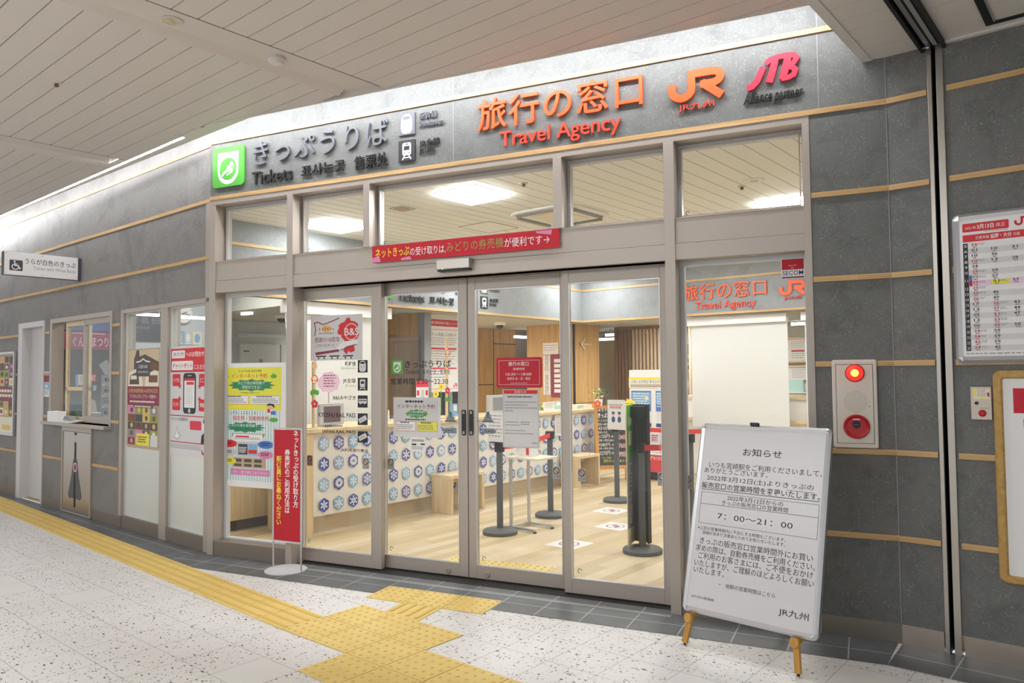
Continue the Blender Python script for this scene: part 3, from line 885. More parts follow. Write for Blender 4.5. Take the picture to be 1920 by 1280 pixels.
# ================================================================ THINGS ON THE FRONT
# cove light strips
m = MB(W0); m.box((-5.30, 4.335, -.12, 4.365), 3.68, 3.70, 'led'); t = T('light_strip', 'long white light strip hidden in the ceiling slot above the big sign wall', 'light', Matrix.Translation((-2.8, 4.3, 3.53)))
m.build('diffuser', t)
m = MB(W0); m.box((-5.30, 4.325, -.12, 4.375), 3.70, 3.72, 'silver'); m.build('housing', t)
m = MB(G); m.box((-13.8, 2.935, CORN[0] + .05, 2.955), CZ - .002, CZ + .05, 'led_line'); t = T('light_strip', 'bright linear light strip running along the ceiling edge over the left wall', 'light', G.mw(-10, 2.94, CZ))
m.build('diffuser', t)
m = MB(G); m.box((-13.8, 2.926, CORN[0] + .05, 2.955), CZ + .05, CZ + .065, 'silver'); m.build('housing', t)

# pictograms drawn in a rectangle
def pic_shinkansen(m, r, w, dark, light, d=0):
    m.prism(rounded(r, .004), w, w + .001 + d, dark) if d else m.rect(r, dark, w)
    z = w + d + .0015
    c = sub(r, .12, .06, .88, .95)
    pts = []
    for i in range(24):
        t = 2 * math.pi * i / 24; x, y = math.cos(t), math.sin(t)
        k = .80 + .2 * (1 - (y + 1) / 2)
        pts.append((cen(c)[0] + (c[2] - c[0]) / 2 * k * math.copysign(abs(x) ** .6, x), cen(c)[1] + (c[3] - c[1]) / 2 * math.copysign(abs(y) ** .75, y)))
    m.poly(pts, light, z)
    m.poly(rounded(sub(r, .28, .70, .72, .86), (r[2] - r[0]) * .07), dark, z + .0006)
    for x0, x1 in ((.30, .40), (.60, .70)): m.poly([(r[0] + (r[2] - r[0]) * x0, r[1] + (r[3] - r[1]) * .42), (r[0] + (r[2] - r[0]) * x1, r[1] + (r[3] - r[1]) * .42), (r[0] + (r[2] - r[0]) * (x0 + .07), r[1] + (r[3] - r[1]) * .55)], dark, z + .0006)
    m.rect(sub(r, .38, .17, .62, .19), dark, z + .0006)
def pic_train(m, r, w, dark, light, d=0):
    m.prism(rounded(r, .004), w, w + .001 + d, dark) if d else m.rect(r, dark, w)
    z = w + d + .0015; q = lambda *a: sub(r, *a)
    m.poly(rounded(q(.24, .28, .76, .88), (r[2] - r[0]) * .1), light, z)
    m.rect(q(.33, .52, .67, .72), dark, z + .0006); m.rect(q(.42, .78, .58, .83), dark, z + .0006)
    for x in (.34, .62): m.ell(*cen(q(x, .37, x + .05, .41)), (r[2] - r[0]) * .035, (r[2] - r[0]) * .035, dark, z + .0006, 10)
    a = lambda x, y: (r[0] + (r[2] - r[0]) * x, r[1] + (r[3] - r[1]) * y)
    m.stroke([a(.38, .28), a(.24, .08)], (r[2] - r[0]) * .07, light, z); m.stroke([a(.62, .28), a(.76, .08)], (r[2] - r[0]) * .07, light, z); m.stroke([a(.33, .17), a(.67, .17)], (r[2] - r[0]) * .05, light, z + .0002)
def pic_bus(m, r, w, dark, light):
    m.rect(r, dark, w); z = w + .0006; q = lambda *a: sub(r, *a)
    m.poly(rounded(q(.08, .36, .92, .72), (r[2] - r[0]) * .05), light, z)
    for i in range(5): m.rect(q(.17 + .15 * i, .52, .28 + .15 * i, .63), dark, z + .0006)
    for x in (.27, .68): m.ell(*cen(q(x - .05, .28, x + .1, .4)), (r[2] - r[0]) * .07, (r[2] - r[0]) * .07, light, z + .0006, 14)
def pic_ticket(m, r, w, dark, light):
    m.rect(r, dark, w); c = cen(r); W = r[2] - r[0]
    R2 = lambda x, y: (c[0] + W * (x * .90 - y * .42), c[1] + W * (x * .42 + y * .90))
    m.poly([R2(-.42, -.2), R2(.42, -.2), R2(.42, .2), R2(-.42, .2)], light, w + .0006)
    vs, fs = glyphs('Rail Pass')
    k = W * .6 / 4.2
    m._put(vs, fs, dark, lambda v: m.f.pt(*R2((v[0] - 2.05) * .155, (v[1] - .3) * .2), w + .0012), 0)
def pic_green(m, r, w, d=.0):
    if d: m.prism(rounded(r, (r[2] - r[0]) * .1), w, w + d, 'green')
    else: m.poly(rounded(r, (r[2] - r[0]) * .08), 'green', w)
    z = w + d + .0008; W, H = r[2] - r[0], r[3] - r[1]
    a = lambda x, y: (r[0] + W * x, r[1] + H * y)
    sh = [a(.17, .86), a(.17, .42)] + [a(.5 + .33 * math.cos(t), .40 + .33 * math.sin(t) * W / H * 1.0) for t in [math.pi + math.pi * i / 14 for i in range(15)]] + [a(.83, .42), a(.83, .86)]
    m.poly(sh, 'white', z)
    m.ell(*a(.5, .44), W * .27, W * .27, 'green', z + .0006)
    m.text('みどりの窓口', (a(.21, .755)[0], a(0, .755)[1], a(.79, 0)[0], a(0, .83)[1]), 'mid_grey', z + .0008)
    m.ell(*a(.61, .555), W * .055, W * .055, 'white', z + .001, 14)
    m.poly([a(.50, .53), a(.58, .50), a(.66, .40), a(.60, .33), a(.50, .36), a(.40, .33), a(.33, .26), a(.29, .29), a(.36, .38), a(.44, .42)], 'white', z + .001)
    m.stroke([a(.70, .54), a(.62, .34), a(.46, .29)], W * .03, 'white', z + .0011)
def logo_jr(m, r, w, col, d=.0, kx=1.0):
    W, H = r[2] - r[0], r[3] - r[1]
    a = lambda x, y: (r[0] + W * x, r[1] + H * y)
    t = W * .135
    arc = lambda cx, cy, rx, ry, a0, a1, n=9: [a(cx + rx * math.cos(math.radians(a0 + (a1 - a0) * i / n)), cy + ry * math.sin(math.radians(a0 + (a1 - a0) * i / n))) for i in range(n + 1)]
    m.stroke([a(.07, .62)] + arc(.245, .40, .175, .29, 180, 360) + [a(.42, .89), a(.62, .89)] + arc(.78, .69, .15, .20, 90, -90) + [a(.58, .49)], t, col, w, d)
    m.stroke([a(.60, .56), a(.95, .02)], t * 1.05, col, w - .0003, d)

def facade_letters(t, fr, du, dv, name_prefix=''):
    R_ = lambda *a: shift(F.rr(*a), du, dv)
    m = MB(fr); m.spread('きっぷうりば', R_((472, 290), (731, 250), (727, 222), (488, 312)), 'letter_grey', em=.222, w=.006, depth=.016, bold=.004); m.build('large_lettering', t)
    m = MB(fr); m.text('Tickets', R_((475, 335), (550, 325), (508, 319), (480, 347)), 'black', .006, .012, .005); m.build('english_lettering', t); m = MB(fr)
    m.text('표사는곳', R_((567, 318), (648, 310), (640, 300), (570, 332)), 'black', .006, .012, .008); m.build('korean_lettering', t); m = MB(fr)
    m.text('售票处', R_((666, 305), (729, 297), (722, 286), (672, 319)), 'black', .006, .012, .008); m.build('chinese_lettering', t)
    m = MB(fr); pic_shinkansen(m, shift(F.r(749, 216, 779.5, 251), du, dv), .004, 'letter_grey', 'white', .008); m.build('bullet_train_plate', t)
    m = MB(fr); pic_train(m, shift(F.r(749, 266, 780, 300.5), du, dv), .004, 'ink', 'white', .008); m.build('train_plate', t)
    m = MB(fr); m.text('新幹線', R_((788, 217), (821, 211), (812, 208), (792, 225)), 'letter_grey', .006, .01); m.text('Shinkansen', R_((787, 233), (833, 228), (812, 225), (792, 239)), 'letter_grey', .006, .01); m.build('bullet_line_lettering', t); m = MB(fr)
    m.text('JR全線', R_((788, 268), (826, 265), (815, 259), (794, 277)), 'ink', .006, .01); m.text('JR Lines', R_((788, 284), (817, 282), (800, 278), (792, 290)), 'ink', .006, .01); m.build('line_lettering', t)
    m = MB(fr); pic_green(m, shift(F.r(402.5, 281, 460.5, 346), du, dv), .004, .016); m.build('green_window_plate', t)
def travel_letters(t, fr, du, dv, partner=True):
    R_ = lambda *a: shift(F.rr(*a), du, dv)
    m = MB(fr); m.spread('旅行の窓口', R_((897, 220), (1214, 170), (1205, 141), (905, 243)), 'orange', em=.236, w=.006, depth=.018, bold=.008); m.build('large_lettering', t)
    m = MB(fr); m.text('Travel Agency', R_((939, 262), (1165.5, 235), (1026, 235), (1079, 265)), 'sign_red', .006, .014, .008); m.build('small_lettering', t)
    m = MB(fr); logo_jr(m, R_((1254, 160), (1360, 160), (1345, 127), (1285, 192)), .006, 'orange', .018); m.build('rail_emblem', t)
    m = MB(fr); m.text('JR九州', R_((1273, 203), (1340, 198), (1330, 189), (1285, 211)), 'sign_red', .006, .014, .004); m.build('emblem_lettering', t)
    if partner:
        r = R_((1398, 140), (1501, 130), (1490, 100), (1405, 171)); W, H = r[2] - r[0], r[3] - r[1]
        a = lambda x, y: (r[0] + W * x, r[1] + H * y)
        m = MB(fr)
        m.stroke([a(.03, .06), a(.13, .10), a(.22, .25), a(.28, .46), a(.34, .68)], W * .12, 'pink_red', .006, .018)
        m.stroke([a(.385, .78), a(.47, .88), a(.6, .93), a(.78, .94), a(.89, .91), a(.94, .80), a(.89, .67), a(.80, .59)], W * .10, 'pink_red', .0063, .018)
        m.stroke([a(.56, .88), a(.51, .52), a(.44, .14)], W * .13, 'pink_red', .0066, .018)
        m.stroke([a(.79, .88), a(.74, .52), a(.68, .16)], W * .13, 'pink_red', .0069, .018)
        m.stroke([a(.74, .56), a(.86, .53), a(.915, .41), a(.88, .27), a(.79, .205), a(.66, .20)], W * .10, 'pink_red', .0072, .018); m.build('agency_emblem', t)
        m = MB(fr); m.text('Alliance partner', R_((1393, 186), (1502, 178), (1400, 177), (1462, 194)), 'black', .006, .012, .004, shear=.2); m.build('partner_lettering', t)
t = T('ticket_office_sign', 'raised grey ticket office lettering with green square plate above the entrance', 'sign', F.mw(F.px(402, 346)[0], 3.02))
facade_letters(t, F, 0, 0)
t = T('travel_agency_sign', 'raised orange travel agency lettering with two red emblems above the entrance', 'sign', F.mw(F.px(898, 243)[0], 3.05))
travel_letters(t, F, 0, 0)
bu = AP(BA).px(745, 560)[0] - F.px(475, 335)[0]
t = T('ticket_office_sign', 'grey ticket office lettering on the inner bulkhead, seen through the door glass', 'sign', AP(BA).mw(6, BZ))
facade_letters(t, AP(BA), bu, BZ - 2.98)
bu = BP(BBK).px(1283, 545)[0] - F.px(898, 220)[0]
t = T('travel_agency_sign', 'orange travel agency lettering on the inner bulkhead above the roller screen', 'sign', BP(BBK).mw(-5, BZ))
travel_letters(t, BP(BBK), bu, BZ - 2.98, False)

# red banner over the doors
t = T('banner', 'long red banner with yellow, white and green writing over the sliding doors', 'banner', F.mw(F.px(700, 493)[0], F.px(700, 493)[1]))
c = [F.px(*p) for p in ((700, 493.5), (1051, 464), (1050, 428), (699.5, 462.5))]
BW = .012
m = MB(F); m.prism(c, BW - .001, BW, 'banner_red'); m.build('sheet', t)
def bpt(x, y):                     # banner-local fractions -> plane
    lo = Vector(c[0]).lerp(Vector(c[1]), x); hi = Vector(c[3]).lerp(Vector(c[2]), x); return lo.lerp(hi, y)
def btext(m, body, x0, x1, y0, y1, col, bold=.02):
    vs, fs = glyphs(body, bold); X0 = min(v[0] for v in vs); X1 = max(v[0] for v in vs); Y0 = min(v[1] for v in vs); Y1 = max(v[1] for v in vs)
    m._put(vs, fs, col, lambda v: m.f.pt(*bpt(x0 + (x1 - x0) * (v[0] - X0) / (X1 - X0), y0 + (y1 - y0) * (v[1] - Y0) / (Y1 - Y0)), BW + .001), 0)
m = MB(F); btext(m, 'ネットきっぷ', .02, .218, .28, .82, 'text_yellow', .006); btext(m, 'の受け取りは,', .222, .42, .22, .72, 'white', 0); btext(m, 'みどりの券売機', .425, .725, .26, .82, 'olive', 0); btext(m, 'が便利です→', .73, .952, .24, .74, 'white', 0); m.build('lettering', t)
m = MB(F)
for q in ((.0, .03, .05, .4), (.17, .02, .23, .22)): m.face([F.pt(*bpt(q[0], q[1]), BW + .0006), F.pt(*bpt(q[2], q[1]), BW + .0006), F.pt(*bpt(q[2] - .01, q[3]), BW + .0006), F.pt(*bpt(q[0], q[3] * .7), BW + .0006)], 'pink'); m.build('tape', t); m = MB(F)
m.face([F.pt(*bpt(.885, .95), BW + .0006), F.pt(*bpt(.965, .95), BW + .0006), F.pt(*bpt(.96, .7), BW + .0006), F.pt(*bpt(.89, .85), BW + .0006)], 'pink'); m.build('tape', t)

# door sensor
r = F.r(824, 486, 886, 503); r = (F.px(824, 490)[0], 2.232, F.px(886, 490)[0], 2.305)
t = T('door_sensor', 'silver bar shaped motion sensor on the beam above the doors', 'sensor', F.mw(r[0], r[1]))
m = MB(F); m.box(r, -.004, .05, 'rail_steel'); m.build('body', t, bevel=.006)
m = MB(F); m.box((r[0] + .008, r[1] - .012, r[2] - .008, r[1] + .001), .0, .044, 'black'); m.lathe(r[0] + .055, r[1] + .004, [(.004, .051), (.003, .053)], 'green_led', 10); m.build('lens', t)

# security sticker
fg = F.off(gd)                     # outer face of the fixed panes
r = fg.r(1464, 479, 1509, 519.5)
t = T('security_sticker', 'red and white security company sticker high on the right pane', 'sticker', fg.mw(r[0], r[1]))
m = MB(fg); m.box(r, .0, .002, 'white'); m.rect(sub(r, .03, .36, .97, .98), 'banner_red', .0026); m.rect(sub(r, .03, .0, .97, .06), 'maroon', .0026); m.build('sheet', t)
m = MB(fg); m.text('SECOM', sub(r, .06, .12, .94, .32), 'navy', .003, bold=.004); m.text('Security', sub(r, .32, .50, .66, .57), 'white', .003); m.text('by', sub(r, .44, .40, .54, .47), 'white', .003); m.build('lettering', t)

# ---- posters and stickers on the panes
def print_box(m, r, edge, fill, w, rows, seed, ink='ink_grey'):
    m.poly(rounded(r, (r[3] - r[1]) * .1), edge, w); m.poly(rounded(inset(r, (r[3] - r[1]) * .04), (r[3] - r[1]) * .08), fill, w + .0003)
    m.text('の　お受取り', sub(r, .25, .76, .75, .9), 'ink', w + .0006) if False else m.lines(sub(r, .2, .78, .8, .92), 1, 'ink', w + .0006, .8, seed)
    m.lines(sub(r, .06, .1, .94, .66), rows, ink, w + .0006, .55, seed + 1)
# yellow and green internet reservation poster
r = (fg.px(410, 800)[0], fg.px(411, 909)[1], fg.px(536, 700)[0], fg.px(536, 679)[1])
t = T('internet_reservation_poster', 'tall yellow and green reservation poster on the left fixed pane', 'poster', fg.mw(r[0], r[1]))
m = MB(fg); m.box(r, .001, .002, 'paper'); m.build('sheet', t)
m = MB(fg); q = lambda *a: sub(r, *a)
m.rect(q(.06, .62, .94, .965), 'yellow', .0023); m.rect(q(.06, .05, .94, .62), 'paper', .0023)
for i in range(22): m.rect(q(.065 + .04 * i, .05, .083 + .04 * i, .62), 'mint', .0026)
m.text('きっぷうりばに並ばず受取', q(.3, .925, .65, .945), 'ink', .003); m.text('インターネット予約', q(.2, .875, .73, .915), 'sign_red', .003, bold=.01)
m.poly(burst(*cen(q(.12, .77, .88, .87)), (r[2] - r[0]) * .36, (r[3] - r[1]) * .05, 12, .78), 'dark_green', .003)
m.text('みどり色の券売機で', q(.3, .825, .70, .852), 'white', .0034); m.text('受取ができる！', q(.36, .79, .64, .818), 'white', .0034)
m.text('（お受取時に必要なもの）', q(.33, .752, .62, .766), 'ink', .003)
print_box(m, q(.06, .665, .46, .738), 'pink_red', 'paper', .003, 3, 5); print_box(m, q(.49, .665, .92, .738), 'mid_grey', 'paper', .003, 3, 9)
for x in (.12, .84): m.ell(*cen(q(x - .05, .88, x + .03, .9)), (r[2] - r[0]) * .045, (r[3] - r[1]) * .016, 'green', .003, 16); m.ell(*cen(q(x - .03, .9, x - .0, .91)), (r[2] - r[0]) * .014, (r[3] - r[1]) * .008, 'green', .0032, 10)
m.text('＼しかも、こんなことも！／', q(.14, .585, .66, .612), 'ink', .003); m.text('指定席・定期券発売', q(.22, .535, .76, .572), 'sign_red', .003, bold=.01)
m.poly(burst(*cen(q(.1, .44, .72, .52)), (r[2] - r[0]) * .31, (r[3] - r[1]) * .045, 12, .75), 'dark_green', .003)
m.text('みどり色の券売機で', q(.2, .483, .6, .507), 'white', .0034); m.text('できる！あれこれ', q(.25, .455, .56, .478), 'ink', .0034)
a = lambda x, y: (r[0] + (r[2] - r[0]) * x, r[1] + (r[3] - r[1]) * y)
m.poly([a(.22, .40), a(.68, .40), a(.71, .43), a(.21, .43)], 'olive', .003); m.rect(q(.23, .37, .67, .425), 'paper', .0032); m.rect(q(.27, .40, .47, .412), 'poster_red', .0035); m.lines(q(.25, .378, .64, .398), 2, 'ink_grey', .0035)
m.rect(q(.29, .24, .6, .36), 'grey_plastic', .003); m.rect(q(.31, .26, .45, .345), 'slate', .0033); m.rect(q(.46, .26, .59, .345), 'sky_blue', .0033); m.rect(q(.46, .27, .59, .30), 'poster_red', .0036); m.lines(q(.32, .27, .44, .32), 4, 'paper', .0036)
m.rect(q(.22, .155, .72, .235), 'sepia', .003)
for x in (.25, .4, .55): m.rect(q(x, .20, x + .11, .225), 'sepia_dark', .0034); m.rect(q(x, .165, x + .11, .185), 'sepia_dark', .0034)
for (x, y, c_) in ((.17, .345, 'poster_red'), (.17, .275, 'grey_plastic'), (.16, .205, 'yellow'), (.72, .345, 'blue'), (.72, .265, 'pink')):
    m.ell(*a(x, y), (r[2] - r[0]) * .12, (r[3] - r[1]) * .031, c_, .0038, 24); m.lines((a(x - .07, 0)[0], a(0, y - .014)[1], a(x + .07, 0)[0], a(0, y + .014)[1]), 2, 'ink', .0042, .5, int(x * 100 + y * 10))
m.rect(q(.2, .095, .78, .145), 'pink', .0036); m.text('ぜひ、一度ご利用してみてください', q(.23, .105, .75, .132), 'white', .004)
m.ell(*a(.78, .645), (r[2] - r[0]) * .045, (r[3] - r[1]) * .02, 'skin', .0036, 16); m.poly([a(.72, .655), a(.76, .675), a(.83, .67), a(.85, .64), a(.83, .645), a(.8, .66)], 'black', .004); m.rect(q(.74, .585, .82, .625), 'white', .0038); m.rect(q(.79, .585, .86, .615), 'blue', .0042); m.rect(q(.74, .6, .78, .63), 'poster_red', .0042); m.poly(burst(*a(.83, .545), (r[2] - r[0]) * .07, (r[3] - r[1]) * .02, 8, .8), 'green', .0032)
m.build('artwork', t)

# anniversary poster on the first leaf
g80, g87 = D80.off(-.022), D87.off(-.022)
r = (g80.px(583, 630)[0], g80.px(585, 676)[1], g80.px(680, 630)[0], g80.px(679, 588)[1])
t = T('anniversary_poster', 'white poster with a red island map and train on the leftmost door leaf', 'poster', g80.mw(r[0], r[1]))
m = MB(g80); m.box(r, .001, .002, 'paper_grey'); m.build('sheet', t)
m = MB(g80); a = lambda x, y: (r[0] + (r[2] - r[0]) * x, r[1] + (r[3] - r[1]) * y); q = lambda *k_: sub(r, *k_)
m.poly([a(.52, .62), a(.56, .72), a(.54, .76), a(.6, .82), a(.66, .84), a(.7, .92), a(.76, .93), a(.78, .86), a(.86, .84), a(.92, .78), a(.9, .66), a(.94, .56), a(.88, .42), a(.84, .32), a(.86, .2), a(.78, .16), a(.74, .2), a(.7, .12), a(.64, .2), a(.68, .34), a(.66, .44), a(.6, .5), a(.6, .56), a(.55, .56)], 'poster_red', .0025)
m.ell(*a(.79, .62), (r[2] - r[0]) * .135, (r[2] - r[0]) * .135, 'poster_red', .0028); m.stroke([a(.79 + .125 * math.cos(i * .35), .62 + .175 * math.sin(i * .35)) for i in range(19)], .006, 'paper', .0031); m.text('B&S', q(.66, .54, .93, .70), 'paper', .0034, bold=.01)
m.stroke([a(.08, .55), a(.1, .7), a(.07, .84), a(.14, .86), a(.24, .80), a(.36, .84), a(.56, .93)], .008, 'maroon', .0028)
m.poly(burst(*a(.31, .70), (r[2] - r[0]) * .09, (r[3] - r[1]) * .08, 10, .85), 'gold', .0026); m.text('10th', q(.17, .67, .45, .73), 'sign_red', .003); m.text('Anniversary', q(.16, .57, .46, .63), 'brown', .003)
m.text('感謝の10周年', q(.08, .40, .57, .52), 'maroon', .003); m.text('これからもずっと', q(.1, .30, .47, .37), 'maroon', .003)
m.poly([a(.09, .18), a(.55, .24), a(.56, .19), a(.1, .12)], 'maroon', .0028)
m.poly([a(.5, .26), a(.62, .40), a(.9, .45), a(.92, .36), a(.7, .30), a(.6, .22)], 'paper', .0034); m.stroke([a(.58, .22), a(.9, .34)], .006, 'slate', .0037)
for x in (.1, .36, .62): m.rect(q(x, .05, x + .22, .12), 'white', .003); m.rect(q(x + .01, .075, x + .21, .11), 'slate', .0033); m.ell(*a(x + .06, .05), .008, .008, 'black', .0035, 8); m.ell(*a(x + .17, .05), .008, .008, 'black', .0035, 8)
m.build('artwork', t)

# list of services
t = T('service_list_decal', 'black service list with white pictogram squares on the leftmost door leaf', 'decal', g80.mw(*g80.px(590, 850)))
DW = .0015
y0 = [(675, 698), (708, 732), (741, 764), (774.5, 797), (808, 830)]
for i, (fn, nm) in enumerate(((pic_shinkansen, 'bullet_train_square'), (pic_train, 'train_square'), (pic_bus, 'bus_square'), (pic_ticket, 'rail_pass_square'), (pic_ticket, 'rail_pass_square'))):
    m = MB(g80); fn(m, g80.r(671, y0[i][0], 689.5, y0[i][1]), DW, 'black', 'paper_grey'); m.build(nm, t)
m = MB(g80)
m.text('新幹線', g80.r(647, 677.5, 667, 686), 'black', DW, bold=.02); m.text('Shinkansen', g80.r(640, 687, 667, 692), 'ink_grey', DW); m.build('lettering', t); m = MB(g80); m.text('JR全線', g80.r(643, 709, 667, 719), 'black', DW, bold=.015); m.text('JR Lines', g80.r(648, 720.5, 667, 726), 'ink_grey', DW); m.build('lettering', t); m = MB(g80)
m.text('B&Sみやざき', g80.r(625, 741, 667, 749.5), 'black', DW, bold=.015); m.build('lettering', t); m = MB(g80); m.text('KYUSHU RAIL PASS', g80.r(597.5, 773, 667, 783), 'black', DW, bold=.015); m.build('lettering', t); m = MB(g80); m.text('JAPAN RAIL PASS', g80.r(604, 805, 667, 815), 'black', DW, bold=.015); m.build('lettering', t); m = MB(g80); m.text('JR利用旅行商品', g80.r(639, 839.5, 690.5, 849.5), 'black', DW, bold=.015)
m.build('lettering', t)

# pinch warning stickers, seven of one kind
def caution(fr, x, y, w_, h_, label):
    r = fr.r(x, y, x + w_, y + h_)
    t = T('caution_sticker', label, 'sticker', fr.mw(r[0], r[1]), 'door caution stickers')
    m = MB(fr); m.box(r, .0005, .0015, 'sticker_grey'); m.build('sheet', t)
    m = MB(fr); c_ = ((r[0] + r[2]) / 2, r[1] + (r[3] - r[1]) * .66); R = (r[2] - r[0]) * .38
    m.stroke([(c_[0] + R * math.cos(i * math.pi / 9), c_[1] + R * math.sin(i * math.pi / 9)) for i in range(19)], R * .22, 'ink', .002); m.stroke([(c_[0] - R * .7, c_[1] + R * .7), (c_[0] + R * .7, c_[1] - R * .7)], R * .22, 'ink', .0022); m.ell(c_[0], c_[1], R * .35, R * .5, 'skin', .0018, 12)
    m.text('ドアに注意', sub(r, .06, .16, .94, .30), 'ink', .002); m.lines(sub(r, .1, .05, .9, .12), 1, 'ink_grey', .002, .7); m.build('print', t)
caution(g80, 576, 853, 10, 20, 'small caution sticker low on the leftmost leaf, beside the red standing banner')
caution(g80, 680, 858, 12, 21.5, 'small caution sticker under the service list, leftmost door leaf')
caution(g87, 727, 859, 12, 21, 'small caution sticker at the left edge of the left sliding leaf')
caution(g87, 1036, 874, 14.5, 24, 'small caution sticker at the right edge of the right sliding leaf')
caution(g80, 1083.5, 878, 15, 25, 'small caution sticker at the left edge of the rightmost door leaf')
caution(g80, 1233, 884, 17, 27, 'small caution sticker at the right edge of the rightmost door leaf')
caution(fg, 1285.5, 890, 12, 27, 'small caution sticker on the right fixed pane beside the easel board')

# ticket office hours on the left sliding leaf
t = T('opening_hours_decal', 'black ticket office hours with green square on the left sliding leaf', 'decal', g87.mw(*g87.px(733, 720)))
m = MB(g87); pic_green(m, g87.r(734.5, 675, 755, 700.5), DW); m.build('green_square', t)
m = MB(g87); m.text('きっぷうりば', g87.rr((759, 682), (846, 682), (800, 675), (800, 689)), 'black', DW, bold=.01); m.text('Tickets', g87.r(760, 692.5, 786, 700.5), 'black', DW); m.text('표사는곳', g87.r(792, 692.5, 818, 701), 'ink', DW); m.text('售票处', g87.r(825, 692, 845, 701), 'ink', DW); m.build('lettering', t); m = MB(g87); m.text('営業時間 5:30～22:30', g87.rr((733, 715), (840.5, 715), (800, 708.5), (800, 720.5)), 'black', DW, bold=.008); m.build('lettering', t)

# small reservation poster and receipt notice
r = (g87.px(738, 780)[0], g87.px(739, 818)[1], g87.px(826.5, 780)[0], g87.px(827, 745)[1])
t = T('small_reservation_poster', 'striped grey and green reservation poster on the left sliding leaf', 'poster', g87.mw(r[0], r[1]))
m = MB(g87); m.box(r, .001, .002, 'paper_grey'); m.build('sheet', t)
m = MB(g87); q = lambda *k_: sub(r, *k_)
for i in range(20): m.rect(q(.06 + .045 * i, .12, .078 + .045 * i, .93), 'grey_plastic', .0023)
m.lines(q(.26, .86, .66, .92), 1, 'ink', .0026, .8); m.text('インターネット予約', q(.08, .72, .88, .83), 'maroon', .0026, bold=.01)
m.poly(burst(*cen(q(.2, .48, .8, .7)), (r[2] - r[0]) * .29, (r[3] - r[1]) * .13, 12, .75), 'yellow', .0026); m.poly(burst(*cen(q(.2, .48, .8, .7)), (r[2] - r[0]) * .26, (r[3] - r[1]) * .115, 12, .78), 'dark_green', .0029); m.text('みどり色の券売機で', q(.28, .60, .69, .67), 'white', .0033); m.text('受取ができます！', q(.32, .52, .66, .58), 'white', .0033)
m.lines(q(.26, .42, .7, .46), 1, 'ink', .0026, .8); print_box(m, q(.06, .15, .48, .40), 'pink_red', 'paper', .0026, 3, 15); print_box(m, q(.5, .15, .93, .40), 'mid_grey', 'yellow', .0026, 3, 19); m.build('artwork', t)
r = (g87.px(770, 830)[0], g87.px(771, 845)[1], g87.px(798.5, 830)[0], g87.px(798, 820)[1])
t = T('accepted_payment_notice', 'small white notice card taped under the striped reservation poster', 'notice', g87.mw(r[0], r[1]))
m = MB(g87); m.box(r, .0005, .0012, 'paper'); m.build('sheet', t)
m = MB(g87); m.lines(sub(r, .08, .66, .9, .84), 2, 'ink', .0016); m.rect(sub(r, .08, .42, .38, .54), 'ink', .0016); m.rect(sub(r, .66, .46, .94, .56), 'ink', .0016); m.lines(sub(r, .08, .1, .9, .34), 3, 'ink_grey', .0016); m.build('print', t)

# triangle and arrow door stickers
def tri(x0, x1, y0, y1, label):
    r = g87.r(x0, y0, x1, y1); t = T('triangle_sticker', label, 'sticker', g87.mw(r[0], r[1]), 'automatic door stickers')
    m = MB(g87); a = lambda x, y: (r[0] + (r[2] - r[0]) * x, r[1] + (r[3] - r[1]) * y)
    m.prism([a(0, 0), a(1, 0), a(.58, 1), a(.42, 1)], .0005, .001, 'mid_grey'); m.rect((r[0], r[1], r[2], r[1] + (r[3] - r[1]) * .14), 'teal', .0012); m.build('sheet', t)
    m = MB(g87); m.poly([a(.45, .36), a(.55, .36), a(.62, .95), a(.38, .95)], 'teal', .0014); m.ell(*a(.5, .16), (r[2] - r[0]) * .07, (r[3] - r[1]) * .08, 'teal', .0016, 12); m.text('注', (a(.2, 0)[0], a(0, .26)[1], a(.36, 0)[0], a(0, .48)[1]), 'maroon', .0014); m.text('意', (a(.64, 0)[0], a(0, .26)[1], a(.8, 0)[0], a(0, .48)[1]), 'maroon', .0014); m.build('print', t)
tri(834.5, 855, 771, 791, 'teal exclamation triangle sticker on the left sliding leaf')
tri(904.5, 925.5, 771, 791.5, 'teal exclamation triangle sticker on the right sliding leaf')
def arrow(x0, x1, y0, y1, right, label):
    r = g87.r(x0, y0, x1, y1); t = T('arrow_sticker', label, 'sticker', g87.mw(r[0], r[1]), 'automatic door stickers')
    for k_, c_, w_ in ((0, 'teal', .001), (.12, 'mid_grey', .0014)):
        a = lambda x, y: (r[0] + (r[2] - r[0]) * (x if right else 1 - x), r[1] + (r[3] - r[1]) * y)
        m = MB(g87); m.prism([a(k_ * .3, k_), a(.82, k_), a(1 - k_ * .5, .5), a(.82, 1 - k_), a(k_ * .3, 1 - k_)], w_ - .0005, w_, c_); m.build('sheet' if k_ == 0 else 'inlay', t)
    m = MB(g87); m.text('自', sub(r, .2, .25, .34, .75), 'ink', .0018); m.text('動', sub(r, .64, .25, .78, .75), 'ink', .0018); m.lines(sub(r, .4, .4, .58, .6), 1, 'ink', .0018, 1); m.build('print', t)
arrow(830, 856, 802, 812, False, 'teal arrow sticker pointing left on the left sliding leaf')
arrow(904, 931, 803, 813, True, 'teal arrow sticker pointing right on the right sliding leaf')

